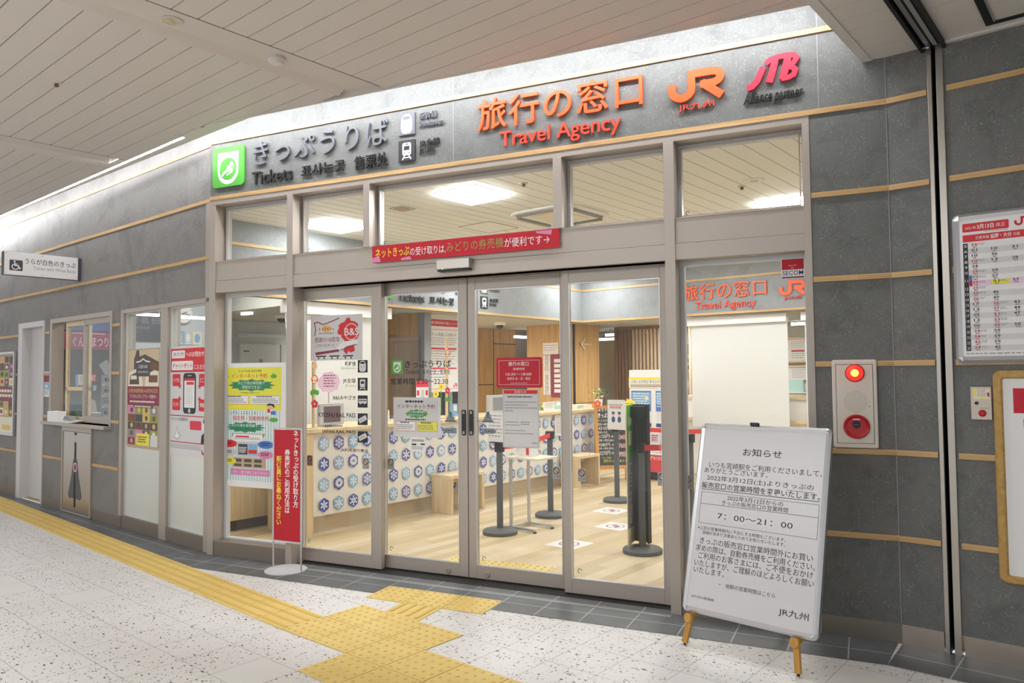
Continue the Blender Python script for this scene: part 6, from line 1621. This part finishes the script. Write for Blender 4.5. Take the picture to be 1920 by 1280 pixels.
# ---- roller screens
AL = AP(-6.80)
r = (4.42, .95, 5.80, 2.20)
t = T('roller_screen', 'wide white roller screen lowered behind the near end of the counter', 'screen', AL.mw(r[0], r[3]))
m = MB(AL); m.prism([(r[0], r[3] - .06), (r[0] + .12, r[1]), (r[2] - .02, r[1]), (r[2], r[3] - .06)], 0, .004, 'screen_white'); m.build('fabric', t)
m = MB(AL); m.box((r[0] - .02, r[3] - .065, r[2] + .03, r[3] + .07), -.05, .05, 'white'); m.build('header_box', t, bevel=.006)
m = MB(AL); m.box((r[0] + .11, r[1] - .02, r[2] - .01, r[1] + .005), -.008, .012, 'grey_plastic'); m.build('bottom_bar', t)
BR = BP(9.86)
r = BR.r(1296, 612, 1481, 797); r = (r[0], .72, r[2], 2.16)
t = T('roller_screen', 'tall white roller screen hanging under the inner orange lettering', 'screen', BR.mw(r[0], r[3]))
m = MB(BR); m.box(r, 0, .004, 'screen_white'); m.build('fabric', t)
m = MB(BR); m.box((r[0] - .04, r[3] - .02, r[2] + .004, r[3] + .09), -.05, .06, 'white'); m.build('header_box', t, bevel=.006)
m = MB(BR); m.box((r[0], r[1] - .02, r[2], r[1]), -.008, .012, 'grey_plastic'); m.build('bottom_bar', t)
r2 = (BR.px(1509, 600)[0], .72, .3 + BR.px(1509, 600)[0] + 1.1, 2.16)
t = T('roller_screen', 'white roller screen mostly hidden behind the right door jamb', 'screen', BR.mw(r2[0], r2[3]))
m = MB(BR); m.box(r2, 0, .004, 'screen_white'); m.build('fabric', t)
m = MB(BR); m.box((r2[0] - .035, r2[3] - .02, r2[2] + .02, r2[3] + .09), -.05, .06, 'white'); m.build('header_box', t, bevel=.006)

# ---- behind the left counter
fr_ = AP(-7.0)
t = T('acrylic_partition', 'clear grey acrylic partition standing behind the counter', 'partition', G.mw(-7.0, fr_.px(760, 790)[0], 0))
r = fr_.r(730, 628, 790, 790); m = MB(fr_); m.box((r[0], .985, fr_.px(789, 700)[0], fr_.px(760, 629)[1]), 0, .006, 'acrylic'); m.build('sheet', t)
m = MB(fr_); m.box((r[0], 0, r[0] + .03, 1.0), -.03, .03, 'mid_grey'); m.box((r[2] - .03, 0, r[2], 1.0), -.03, .03, 'mid_grey'); m.build('post', t)
fr_ = AP(-7.2)
r = (6.735, 1.25, 7.43, 2.27)
t = T('fare_review_poster', 'large white poster with red heading bars behind the left sliding leaf', 'poster', fr_.mw(r[0], r[1]))
m = MB(fr_); m.box(r, 0, .006, 'paper'); m.build('sheet', t)
m = MB(fr_); m.rect(sub(r, .06, .86, .95, .95), 'poster_red', .0065); m.text('2022年春の乗車券類の見直しについて', sub(r, .08, .885, .93, .925), 'white', .007); m.ring(sub(r, .05, .04, .95, .82), .006, .0065, .0067, 'pink_red'); m.text('割引きっぷ見直しのお知らせ', sub(r, .11, .73, .9, .775), 'ink', .007); m.lines(sub(r, .1, .60, .93, .71), 4, 'ink_grey', .007, .35); m.rect(sub(r, .1, .555, .9, .58), 'pink_red', .007); m.lines(sub(r, .1, .34, .9, .54), 6, 'ink_grey', .007, .3); m.rect(sub(r, .1, .30, .9, .32), 'pink_red', .007); m.lines(sub(r, .1, .16, .7, .28), 3, 'ink_grey', .007, .3)
logo_jr(m, sub(r, .8, .06, .92, .11), .007, 'jr_red'); m.build('print', t)
m = MB(fr_); m.box((cen(r)[0] - .2, 0, cen(r)[0] - .16, r[1]), -.02, 0, 'mid_grey'); m.box((cen(r)[0] + .16, 0, cen(r)[0] + .2, r[1]), -.02, 0, 'mid_grey'); m.build('stand', t)
fr_ = AP(-6.95)
r = fr_.r(780, 714, 803, 760); t = T('small_chat_poster', 'small white and red poster behind the counter below the big white poster', 'poster', fr_.mw(r[0], r[1])); m = MB(fr_); m.box((r[0], .985, r[2], r[3]), 0, .004, 'paper'); m.build('sheet', t)
m = MB(fr_); m.rect(sub(r, 0, .75, 1, 1), 'pink_red', .0045); m.rect(sub(r, .4, .15, .65, .65), 'grey_plastic', .0045); 
for x in (.05, .75): m.rect(sub(r, x, .42, x + .2, .62), 'pink_red', .0045); m.rect(sub(r, x, .1, x + .2, .3), 'pink_red', .0045)
m.build('print', t)
for i, (x, y) in enumerate(((816, 739), (826, 725))):
    c_ = fr_.px(x, y); m = MB(fr_)
    for k_ in range(5): m.ell(c_[0] + .03 * math.cos(k_ * 1.2566), c_[1] + .03 * math.sin(k_ * 1.2566), .026, .026, 'text_yellow', .012, 12)
    m.ell(c_[0], c_[1], .014, .014, 'orange', .0125, 10); m.box((c_[0] - .004, .985, c_[0] + .004, c_[1]), .004, .01, 'green'); one(m, 'paper_flower', ('yellow paper flower, lower one behind the left sliding leaf', 'yellow paper flower, upper one behind the left sliding leaf')[i], 'flower', G.mw(-6.95, c_[0], .985), 'paper flowers')
fr_ = BP(9.855)
r = fr_.r(1018, 643, 1047, 664); m = MB(fr_); m.box(r, -.0, .004, 'paper'); m.lines(sub(r, .05, .2, .95, .8), 3, 'mid_grey', .0045, .2); one(m, 'pillar_notice', 'small white notice high on the wood pillar', 'notice', fr_.mw(r[0], r[1]))
r = fr_.r(1019, 666, 1033, 740); t = T('vertical_sign_strip', 'narrow white vertical sign on the wood pillar, right sliding leaf', 'sign', fr_.mw(r[0], r[1])); m = MB(fr_); m.box(r, 0, .01, 'paper'); m.build('panel', t); m = MB(fr_); m.spread('美容外科・美容皮膚科', r, 'ink_grey', em=(r[2] - r[0]) * .6, w=.0105, vertical=True); m.build('lettering', t)
r = fr_.r(1034, 664, 1056, 760); t = T('purple_vertical_banner', 'mauve vertical banner with white letters on the wood pillar', 'banner', fr_.mw(r[0], r[1])); m = MB(fr_); m.box((r[0], 1.1, r[2], r[3]), .0, .012, 'maroon'); m.rect((r[0], 1.1, r[2], r[3]), 'lilac', .0122) if False else None; m.build('panel', t)
m = MB(fr_); m.spread('DAIGAEN', (r[0], 1.12, r[2], r[3] - .05), 'white', em=(r[2] - r[0]) * .75, w=.0125, vertical=True, bold=.02) if False else m.lines((r[0] + .06, 1.15, r[2] - .04, r[3] - .08), 7, 'white', .0125, .7, 3, 0, .2); m.build('lettering', t)
PF = AP(-7.0 + .002); c_ = PF.px(1098, 645)
m = MB(PF); 
m.stroke([(c_[0] + .16, c_[1]), (c_[0] - .12, c_[1])], .02, 'pale_wood', .001, .002); m.stroke([(c_[0] - .02, c_[1] + .09), (c_[0] - .13, c_[1]), (c_[0] - .02, c_[1] - .09)], .02, 'pale_wood', .0012, .002); one(m, 'arrow_mark', 'pale arrow pointing left on the wood pillar', 'sign', PF.mw(*c_))
# office wall through the left fixed pane
OW = AP(-9.9)
t = T('office_cabinet', 'pale blue office cabinet with dark handle slot, left fixed pane', 'cabinet', OW.mw(*OW.px(450, 700)))
r = OW.r(447, 648, 521, 760); r = (r[0], .0, r[2], OW.px(480, 645)[1]); m = MB(OW); m.box(r, 0, .05, 'office_door'); m.build('body', t)
m = MB(OW); m.box((OW.px(482, 670)[0], r[3] - 1.2, OW.px(489, 670)[0], r[3] - .22), .05, .055, 'mid_grey'); m.box((OW.px(521, 670)[0] - .0, 0, OW.px(524, 670)[0], r[3]), 0, .04, 'slate'); m.rect((OW.px(453, 658)[0], OW.px(453, 659)[1], OW.px(464, 658)[0], OW.px(453, 657)[1]), 'ink', .051); m.build('handle_slot', t)
m = MB(OW); q = OW.r(444, 627, 535, 634); m.box((q[0], OW.px(480, 633)[1], q[2] + .3, OW.px(480, 626)[1]), 0, .06, 'office_door'); one(m, 'wall_conduit', 'pale conduit running across the office wall above the cabinet', 'conduit', OW.mw(q[0], q[1]))
c_ = (-8.3, 5.2); m = MB(G); m.box((-8.62, 4.98, -8.42, 5.03), BZ - .03, BZ, 'tube'); one(m, 'office_lamp', 'short white tube lamp on the office ceiling, left fixed pane', 'lamp', G.mw(-8.3, 5.08, BZ - .03))

# ---- behind the back bulkhead
SB = BP(11.2)
t = T('slat_partition', 'partition of vertical brown timber slats left of the tall roller screen', 'partition', G.mw(-6.5, 11.2, 0))
u0, u1 = SB.px(1155, 640)[0], SB.px(1302, 640)[0]
m = MB(SB); m.box((u0, 0, u1, .1), -.08, 0, 'slat_wood'); m.box((u0, BZ - .05, u1, BZ), -.08, 0, 'slat_wood'); m.box((u0 - .03, 0, u0 + .03, BZ), -.09, .01, 'slat_wood'); m.build('rail', t)
n = 21
for i in range(n):
    u = u0 + .06 + (u1 - u0 - .08) * i / (n - 1); m = MB(SB); m.box((u - .015, .1, u + .015, BZ - .05), -.05, 0, 'slat_light' if i > 3 else 'slat_wood'); m.box((u - .0162, .1, u - .0145, BZ - .05), -.05, -.001, 'slat_wood'); m.build('slat', t)
TV = BP(11.9)
for (x0, x1, lab) in ((1229, 1262, 'violet lit screen behind the timber slats, left of the mullion'), (1272, 1291, 'violet lit screen behind the timber slats, next to the roller screen')):
    r = TV.r(x0, 639, x1, 692); t = T('lit_screen', lab, 'screen', TV.mw(r[0], r[1]), 'lit screens behind the slats'); m = MB(TV); m.box(r, -.05, -.002, 'black'); m.build('case', t); m = MB(TV); m.rect(inset(r, .02), 'tv_glow', 0); rn = random.Random(x0)
    for i in range(9): q = sub(r, rn.random() * .8 + .05, rn.random() * .8 + .08, 0, 0); m.rect((q[0], q[1], q[0] + .12, q[1] + .05), rn.choice(('white', 'navy', 'lilac')), .001)
    m.build('display', t)
RB2 = BP(12.5)
r = RB2.r(1132, 639, 1156, 716); t = T('window_blind', 'cream horizontal blind far behind the wood pillar', 'blind', RB2.mw(r[0], r[1])); m = MB(RB2)
for i in range(18): q = sub(r, 0, i / 18, 1.3, (i + .92) / 18); m.box(q, 0, .012 if i % 2 else .02, 'blind')
m.build('slats', t); m = MB(RB2); m.box((r[0], r[3], r[2] + .3, r[3] + .06), 0, .05, 'white'); m.build('head_rail', t)
for (x0, x1, y, lab) in ((1120, 1154, 636.5, 'long white tube lamp between pillar and slats'), (1136, 1154, 628, 'short white lamp above the long tube lamp between pillar and slats'), (1484, 1512, 607.5, 'white tube lamp seen right of the tall roller screen'), (965, 1012, 631, 'glowing bar standing in for a lamp reflection beside the timber wall panels')):  # the last bar glows to imitate a light reflection on the steel wall
    fr_ = BP(11.9 if y != 628 else 11.4) if x0 > 1000 else AP(-8.4)
    p0, p1 = fr_.px(x0, y), fr_.px(x1, y); m = MB(fr_); v_ = min(p0[1], BZ - .03); m.bar(fr_.pt(p0[0], p0[1]), fr_.pt(p1[0], p0[1]), .05, .045, 'tube'); m.bar(fr_.pt((p0[0] + p1[0]) / 2, p0[1]), fr_.pt((p0[0] + p1[0]) / 2, BZ), .02, .02, 'mid_grey', E); one(m, 'tube_lamp', lab, 'lamp', fr_.mw(*p0))
# far counter and boards right of the roller screen
FB = BP(12.5)
r = FB.r(1482, 636, 1514, 676); t = T('far_wall_poster', 'pinkish poster on the far wall right of the roller screen', 'poster', FB.mw(r[0], r[1])); m = MB(FB); m.box((r[0] - .1, r[1], r[2], r[3]), 0, .01, 'paper'); m.rect(sub(r, .05, .42, .85, .5), 'jr_red', .0105); m.lines(sub(r, .05, .55, .9, .9), 4, 'lilac', .0105, .4); m.lines(sub(r, .05, .05, .9, .35), 3, 'mid_grey', .0105, .3); m.build('sheet', t)
r = FB.r(1482, 690, 1516, 712); m = MB(FB); m.box((r[0] - .1, r[1], r[2], r[3]), 0, .01, 'paper'); m.lines(sub(r, .1, .1, .9, .9), 6, 'ink_grey', .0105, .3); one(m, 'far_wall_notice', 'white notice with grey lines on the far wall below the pinkish poster', 'notice', FB.mw(r[0], r[1]))
for y0 in (636, 679, 688): q = FB.r(1478, y0 - 3, 1520, y0); m = MB(FB); m.box((q[0] - .2, q[1], q[2] + .2, q[3]), 0, .03, 'pale_wood'); one(m, 'wall_rail', {636: 'wooden rail above the pinkish poster on the far wall', 679: 'wooden rail just under the pinkish poster on the far wall', 688: 'wooden rail just above the white notice on the far wall'}[y0], 'rail', FB.mw(q[0], q[1]))
m = MB(BP(11.9)); fr_ = BP(11.9); r = fr_.r(1480, 712, 1507, 735); m.box((r[0] - .1, r[1], r[2], r[3]), -.03, 0, 'mint'); m.box((r[0] - .3, 0, r[2] + .6, r[1] - .01), -.4, .02, 'plaster'); m.box((r[0] - .3, r[1] - .012, r[2] + .6, r[1]), -.40, .05, 'white'); one(m, 'far_counter', 'mint panel standing on a white counter behind the roller screen', 'counter', fr_.mw(r[0], 0))
fr_ = BP(11.15); r = fr_.r(1490, 743, 1516, 800); t = T('side_desk', 'pale wooden desk with white end panel right of the roller screen', 'desk', fr_.mw(r[0], 0)); m = MB(fr_); m.box((r[0], 0, r[0] + .07, r[3]), -.3, 0, 'pale_wood_v'); m.box((r[0], r[3] - .04, r[2] + .8, r[3]), -.3, 0, 'pale_wood'); m.build('frame', t); m = MB(fr_); m.box((r[0] + .07, 0, r[2] + .8, r[3] - .04), -.28, -.04, 'white'); m.build('panel', t)
# white counter unit left of the screen (behind the belt)
fr_ = BP(10.0); r = fr_.r(1278, 741, 1303, 800)
t = T('travel_desk', 'white fronted travel desk with pale wood frame behind the red belts', 'desk', fr_.mw(r[0], 0))
m = MB(fr_); m.ring((r[0], .0, r[0] + 3.2, r[3]), (.05, .04, .05, .04), -.6, 0, 'pale_wood'); m.box((r[0], .80, r[0] + 3.2, .84), -.6, .05, 'pale_wood'); m.build('frame', t); m = MB(fr_); m.box((r[0] + .05, .04, r[0] + 3.15, r[3] - .04), -.58, -.03, 'counter_white'); m.build('panel', t)
fr_ = BP(9.95); c_ = fr_.px(1284, 726); m = MB(fr_); m.prism([(c_[0] + .09 * math.cos(i * .4), c_[1] + .13 * math.sin(i * .4 + .4)) for i in range(16)], .05, .055, 'light_pink'); m.lines((c_[0] - .05, c_[1] - .08, c_[0] + .06, c_[1] + .08), 6, 'maroon', .0555, .3); m.box((c_[0] - .005, r[3] - .04, c_[0] + .005, c_[1]), .04, .05, 'silver'); one(m, 'leaf_shaped_notice', 'pink leaf shaped notice on the travel desk beside the slats', 'notice', fr_.mw(*c_))

# ---- brochure display
DR = BP(9.3)
r = DR.r(1180, 707, 1290, 890); uL, uR = DR.px(1181, 800)[0], DR.px(1260, 800)[0]; zt = DR.px(1215, 693)[1]; zb = .12
t = T('brochure_display', 'white brochure display with two blue posters and red foot panel', 'display', G.mw(uL, 9.3, 0))
m = MB(DR); m.box((uL, 0, uR, .12), -.35, -.02, 'dark_slot'); m.box((uL, .12, uR, zt), -.3, 0, 'white'); m.build('body', t)
z1 = DR.px(1215, 850)[1]
m = MB(DR); m.box((uL + .3, .12, uR, z1), 0, .10, 'poster_red'); m.build('foot_panel', t)
m = MB(DR); m.text('はお任せください', (DR.px(1219, 860)[0], DR.px(1235, 861)[1], uR - .06, DR.px(1235, 854)[1]), 'white', .101, bold=.02); logo_jr(m, (DR.px(1218, 860)[0] - .06, DR.px(1222, 875)[1], DR.px(1226, 860)[0], DR.px(1222, 866)[1]), .101, 'white'); m.build('foot_lettering', t)
m = MB(DR); h_ = DR.px(1181, 718), DR.px(1215, 707); m.box((uL - .005, DR.px(1215, 727)[1], uR, DR.px(1215, 707)[1]), .0, .006, 'cream'); m.text('シモ・ミヤタビ キャンペーン', (uL + .04, DR.px(1215, 719)[1], uR - .1, DR.px(1215, 712)[1]), 'blue', .0065, bold=.02); m.lines((uL + .03, DR.px(1215, 726)[1], uR - .05, DR.px(1215, 721)[1]), 2, 'ink', .0065, .5); m.rect((uL - .005, DR.px(1215, 711)[1], uR, DR.px(1215, 707)[1]), 'text_yellow', .0063); m.build('header', t)
for i, (x0, x1) in enumerate(((1184, 1223), (1230, 1258))):
    q = (DR.px(x0, 800)[0], DR.px(1200, 799)[1], DR.px(x1, 800)[0], DR.px(1200, 731)[1]); m = MB(DR); m.box(q, 0, .006, 'paper'); m.rect(sub(q, .03, .42, .97, .98), 'blue', .0065); m.rect(sub(q, .06, .62, .94, .94), 'sky_blue', .0068); m.lines(sub(q, .12, .5, .9, .92), 6, 'white', .0072, .35); m.poly(burst(*cen(sub(q, .6, .7, .95, .85)), .04, .04, 7, .6), 'cream', .0074); m.rect(sub(q, .03, .0, .97, .1), 'navy', .0065); m.lines(sub(q, .1, .14, .9, .38), 4, 'lilac', .0065, .4); m.build('blue_poster', t)
for i, (x0, x1) in enumerate(((1224, 1241), (1243, 1258))):
    q = (DR.px(x0, 840)[0], DR.px(1235, 847)[1], DR.px(x1, 840)[0], DR.px(1235, 811)[1]); m = MB(DR); m.box(q, .05, .06, 'paper'); m.rect(sub(q, .08, .5, .92, .92), 'lilac', .0605); m.lines(sub(q, .15, .55, .85, .9), 3, 'pink_red', .061, .5); m.lines(sub(q, .1, .1, .9, .4), 3, 'mid_grey', .0605, .4); m.build('brochure', t)
m = MB(DR); m.box((uL, DR.px(1215, 850)[1], uR, DR.px(1215, 849)[1] + .01), 0, .1, 'white'); m.build('shelf', t)

# ---- chalkboard
q0, q1 = Vector(W0.px(1119, 906) + (0,)), Vector(W0.px(1182, 905) + (0,))
ux2 = (q1 - q0).normalized(); n2 = Vector((ux2.y, -ux2.x, 0)); tl = math.radians(8); v2 = (Z * math.cos(tl) - n2 * math.sin(tl)).normalized()
CK = Frame(q0, ux2, v2, ux2.cross(v2)); W_ = (q1 - q0).length; Ht = CK.px(1150, 760)[1]
t = T('price_chalkboard', 'wooden framed black chalkboard with handwritten ticket prices', 'board', Matrix.Translation(q0))
m = MB(CK); m.box((0, 0, .045, Ht), -.02, .01, 'chalk_wood'); m.box((W_ - .045, 0, W_, Ht), -.02, .01, 'chalk_wood'); zb_ = CK.px(1150, 872)[1]; m.box((.045, zb_ - .05, W_ - .045, zb_), -.02, .01, 'chalk_wood'); m.box((.045, Ht - .04, W_ - .045, Ht), -.02, .01, 'chalk_wood'); m.build('frame', t)
m = MB(CK); m.box((.045, zb_, W_ - .045, Ht - .04), -.01, 0, 'chalk'); m.build('slate', t)
m = MB(CK)
ct = lambda s_, x0, y0, x1, y1, c_='chalk_white', b_=.0: m.text(s_, CK.r(x0, y0, x1, y1), c_, .0008, bold=b_)
ct('ネット', 1121, 763, 1138, 772, b_=.02); ct('きっぷ', 1121, 774, 1138, 783, b_=.02); ct('たとえば', 1122, 786, 1138, 790); ct('宮崎→博多', 1121, 793, 1140, 797.5)
ct('4310円', 1122, 799, 1143, 806); ct('宮崎→大分', 1121, 808, 1139, 812.5); ct('6120円→', 1121.5, 814, 1150, 821.5); ct('240円', 1160, 814, 1178, 824, 'chalk_pink', .02); ct('宮崎→博多(B&S)', 1121, 823, 1152, 828); ct('9580円→', 1121.5, 830, 1151, 837); ct('760円', 1160, 830, 1179, 840, 'chalk_pink', .02)
ct('宮崎→博多(特急)', 1121, 838.5, 1152, 843); ct('10270円→', 1121.5, 845, 1151, 853); ct('990円', 1160, 845, 1179, 857, 'chalk_pink', .02); ct('ネット予約で', 1129, 856, 1147, 860, 'chalk_yellow'); ct('割引きっぷがおトク', 1132, 861, 1176, 866, 'chalk_yellow')
m.build('chalk_writing', t)
c_ = CK.px(1180, 764); m = MB(CK); m.prism(burst(c_[0], c_[1], .10, .13, 10, .82), .012, .02, 'text_yellow'); m.lines((c_[0] - .05, c_[1] - .06, c_[0] + .05, c_[1] + .06), 4, 'orange', .0205, .4); m.build('yellow_badge', t)
c_ = CK.px(1120, 757); m = MB(CK)
for k_ in range(5): m.cyl(c_[0] + .028 * math.cos(k_ * 1.2566 + 1.57), c_[1] + .028 * math.sin(k_ * 1.2566 + 1.57), .024, .01, .014 + .0004 * k_, 'orange', 12)
m.cyl(c_[0], c_[1], .012, .014, .0175, 'cream', 10); m.build('flower_badge', t)
m = MB(W0); 
for s_ in (.02, W_ - .02): m.bar(q0 + ux2 * s_ - n2 * .17 + Z * .01, q0 + ux2 * s_ + v2 * (Ht - .05) - n2 * .01, .035, .02, 'chalk_wood', n2)
m.build('rear_legs', t)

# ---- benches
def bench(a0, b0, a1, b1, h, label):
    t = T('wooden_bench', label, 'bench', G.mw(a0, b0, 0), 'pale wooden benches at the counter')
    m = MB(G); m.box((a0, b0, a1, b1), h - .035, h, 'pale_wood'); m.build('seat', t, bevel=.003)
    for b_ in (b0, b1 - .035): m = MB(G); m.box((a0 + .01, b_, a1, b_ + .035), 0, h - .035, 'pale_wood_v'); m.build('leg', t, bevel=.003)
    m = MB(G); m.box((a0 + .05, b0 + .035, a0 + .08, b1 - .035), h - .12, h - .035, 'pale_wood'); m.build('rail', t)
bench(-5.97, 5.70, -5.66, 6.22, .41, 'pale wooden bench before the snowflake counter, in the left sliding leaf')
bench(-5.95, 8.02, -5.64, 8.50, .41, 'pale wooden bench beside the chalkboard')

# ---- belt barriers
def barrier(a_, b_, h, label):
    t = T('belt_barrier_post', label, 'barrier', G.mw(a_, b_, 0), 'belt barrier posts')
    m = MB(G); m.lathe(a_, b_, [(.01, 0), (.162, 0), (.163, .03), (.15, .042), (.04, .055), (.02, .055)], 'post_grey', 40); m.build('base', t, smooth=True)
    m = MB(G); m.cyl(a_, b_, .030, .05, h - .08, 'post_grey', 24); m.build('pole', t, smooth=True)
    m = MB(G); m.box((a_ - .036, b_ - .036, a_ + .036, b_ + .036), h - .085, h, 'black'); m.build('belt_head', t, bevel=.008)
    return t
barrier(-4.655, 5.33, .84, 'grey belt barrier post beside the small white table')
barrier(-4.79, 6.287, .885, 'grey belt barrier post with a red belt end, behind the small white table')
barrier(-4.73, 7.478, .89, 'grey belt barrier post in front of the chalkboard')
barrier(-3.24, 5.50, .905, 'grey belt barrier post inside the tall black sanitiser sign')
barrier(-3.28, 6.46, .915, 'grey belt barrier post mostly hidden by the announcement board')
barrier(-3.30, 7.60, .90, 'grey belt barrier post hidden behind the announcement board, farthest right')
def belt(p, q, label, via=None):
    t = T('barrier_belt', label, 'belt', G.mw(*p[:2], p[2]), 'red barrier belts')
    m = MB(W0); P0, P1 = G.pt(*p), G.pt(*q); n_ = 12; d = (P1 - P0).normalized(); s_ = d.cross(Z).normalized() * .0015
    pt = [P0.lerp(P1, i / n_) - Z * (.02 * math.sin(math.pi * i / n_)) for i in range(n_ + 1)]
    if via: pt = [G.pt(*via[0])] + [G.pt(*via[1]).lerp(P1, i / n_) - Z * (.02 * math.sin(math.pi * i / n_)) for i in range(n_ + 1)]
    for a0, a1 in zip(pt, pt[1:]):
        for k_ in (1, -1): m.face([a0 - Z * .024 + s_ * k_, a1 - Z * .024 + s_ * k_, a1 + Z * .024 + s_ * k_, a0 + Z * .024 + s_ * k_], 'belt_red')
        m.face([a0 + Z * .024 + s_, a1 + Z * .024 + s_, a1 + Z * .024 - s_, a0 + Z * .024 - s_], 'belt_red')
    m.build('webbing', t)
belt((-4.69, 7.478, .855), (-3.34, 7.60, .862), 'red belt stretched from the chalkboard post to the right')
belt((-3.205, 5.535, .865), (-3.28, 6.42, .875), 'red belt between the black sanitiser sign and the hidden post', ((-3.2, 5.49, .865), (-3.10, 5.55, .866)))
belt((-4.76, 6.25, .845), (-4.655, 5.37, .80), 'red belt end on the post behind the small table')
# notices on the posts
fr_ = BP(7.43); r = fr_.r(1139, 749, 1173, 806); r = (r[0], r[1], r[2], r[3])
t = T('staff_greeting_notice', 'white card with two blue uniformed figures above the chalkboard post', 'notice', fr_.mw(r[0], r[1]))
m = MB(fr_); m.box(r, 0, .004, 'paper'); m.build('sheet', t)
m = MB(fr_); m.lines(sub(r, .12, .8, .88, .85), 1, 'ink_grey', .0045, .8); m.lines(sub(r, .15, .73, .8, .78), 1, 'orange', .0045, .9); m.lines(sub(r, .15, .68, .85, .72), 1, 'ink_grey', .0045, .6)
for x in (.33, .67):
    c_ = (r[0] + (r[2] - r[0]) * x, r[1] + (r[3] - r[1]) * .5); m.ell(c_[0], c_[1] + .02, .022, .016, 'navy', .0046, 14); m.ell(c_[0], c_[1], .016, .016, 'skin', .0045, 12); m.ell(c_[0], c_[1] - .055, .024, .036, 'navy', .0046, 14)
m.build('print', t)
m = MB(fr_); m.box((cen(r)[0] - .01, .88, cen(r)[0] + .01, r[1] + .02), -.012, -.004, 'mid_grey'); m.build('holder', t)
fr_ = BP(5.28); r = fr_.r(914, 772, 944, 829)
t = T('post_notice', 'white printed card on the barrier post beside the small table', 'notice', fr_.mw(r[0], r[1]))
m = MB(fr_); m.box(r, 0, .004, 'paper'); m.build('sheet', t); m = MB(fr_); m.lines(sub(r, .1, .1, .95, .9), 7, 'ink_grey', .0045, .3); m.build('print', t)
m = MB(fr_); m.box((cen(r)[0] - .05, r[1] - .012, cen(r)[0] + .06, r[1]), -.04, .01, 'black'); m.build('bracket', t)

# ---- tall black sanitiser sign
SGF = BP(5.57)
u0, u1 = SGF.px(1188, 900)[0], SGF.px(1219, 900)[0]
zt = SGF.px(1205, 758)[1]
t = T('sanitiser_sign', 'tall narrow black sanitiser sign with green edge strip behind a barrier post', 'sign', G.mw((u0 + u1) / 2, 5.57, .06))
m = MB(G); m.box((u0, 5.57, u1, 5.58), .07, zt, 'chalk'); m.box((u1 - .03, 5.568, u1 - .018, 5.5705), .10, .112, 'white'); m.build('back_panel', t)
m = MB(G); m.box((u1 - .008, 5.53, u1, 5.57), .07, zt, 'black'); m.build('side_rim', t)
m = MB(G); m.box((u0 + .002, 5.5, u1 - .008, 5.569), zt - .11, zt - .015, 'black'); m.build('bottle_holder', t)
e0, e1 = Vector(G.pt(u0, 5.572, 0)), Vector(G.pt(u0 + .06, 5.372, 0))
du_ = (e0 - e1).normalized()
SO = Frame(e1, du_, Z, Vector((du_.y, -du_.x, 0)))
w_ = (e0 - e1).length
m = MB(SO); m.box((0, .065, w_, zt), -.006, 0, 'cream'); m.rect((0, .76, w_, zt), 'green', .0008); m.rect((0, .20, w_, .76), 'mid_grey', .0008); m.ell(w_ / 2, 1.08, .05, .04, 'white', .0012, 14); m.rect((w_ * .25, .88, w_ * .75, 1.0), 'cream', .0012)
m.spread('アルコール手指消毒', (0, .23, w_, .74), 'white', em=.058, aspect=1.7, w=.0012, vertical=True, bold=.01); m.build('edge_strip', t)
m = MB(G); m.box((-3.262, 5.55, -3.22, 5.57), .5, .56, 'silver'); m.build('clamp', t)

# ---- small table
TT = (-4.70, 5.48, -4.38, 5.80)
t = T('side_table', 'small white table on a grey tube frame between the barrier posts', 'table', G.mw(-4.55, 5.65, 0))
m = MB(G); m.box((-4.74, 5.5, -4.34, 5.82), .675, .695, 'cream'); m.build('table_top', t, bevel=.003)
for b_ in (5.53, 5.80):
    m = MB(G); m.box((-4.735, b_ - .012, -4.40, b_ + .012), .012, .036, 'silver'); m.build('foot_bar', t)
    for a_ in (-4.735, -4.41): m = MB(G); m.box((a_, b_ - .012, a_ + .02, b_ + .012), 0, .014, 'rubber'); m.build('rubber_foot', t)
    m = MB(G); m.box((-4.70, b_ - .012, -4.676, b_ + .012), .036, .675, 'silver'); m.build('leg', t)
m = MB(G); m.box((-4.70, 5.53, -4.676, 5.80), .012, .036, 'silver'); m.build('cross_bar', t)
m = MB(G); m.box((-4.68, 5.6, -4.50, 5.72), .695, .80, 'white'); m.rect((-4.67, .705, -4.6, .79), 'white', 0, BP(5.599)); m.rect((-4.555, .71, -4.52, .785), 'poster_red', 0, BP(5.599)); one(m, 'tissue_dispenser', 'white box with small red mark on the small table', 'box', G.mw(-4.6, 5.66, .695))

# ---- floor stickers
for i, (a_, b_, lab) in enumerate(((-4.47, 6.95, 'white floor marker below the chalkboard post'), (-3.99, 6.27, 'white floor marker left of the black sanitiser sign'), (-3.90, 5.38, 'white floor marker nearest to the doors'))):
    t = T('floor_marker', lab, 'marker', G.mw(a_, b_, 0), 'white distance markers on the shop floor')
    s_ = .155; m = MB(G); m.prism([(a_ - s_, b_ - s_), (a_ + s_, b_ - s_), (a_ + s_, b_ + s_), (a_ - s_, b_ + s_)], .0005, .0016, 'white'); m.build('sheet', t)
    m = MB(G); m.stroke([(a_ + .085 * math.cos(k_ * .35), b_ + .085 * math.sin(k_ * .35)) for k_ in range(19)], .012, 'maroon', .002); m.ell(a_ - .02, b_ + .02, .02, .045, 'pink_red', .002, 12); m.ell(a_ + .025, b_ - .01, .02, .045, 'navy', .002, 12); m.build('print', t)
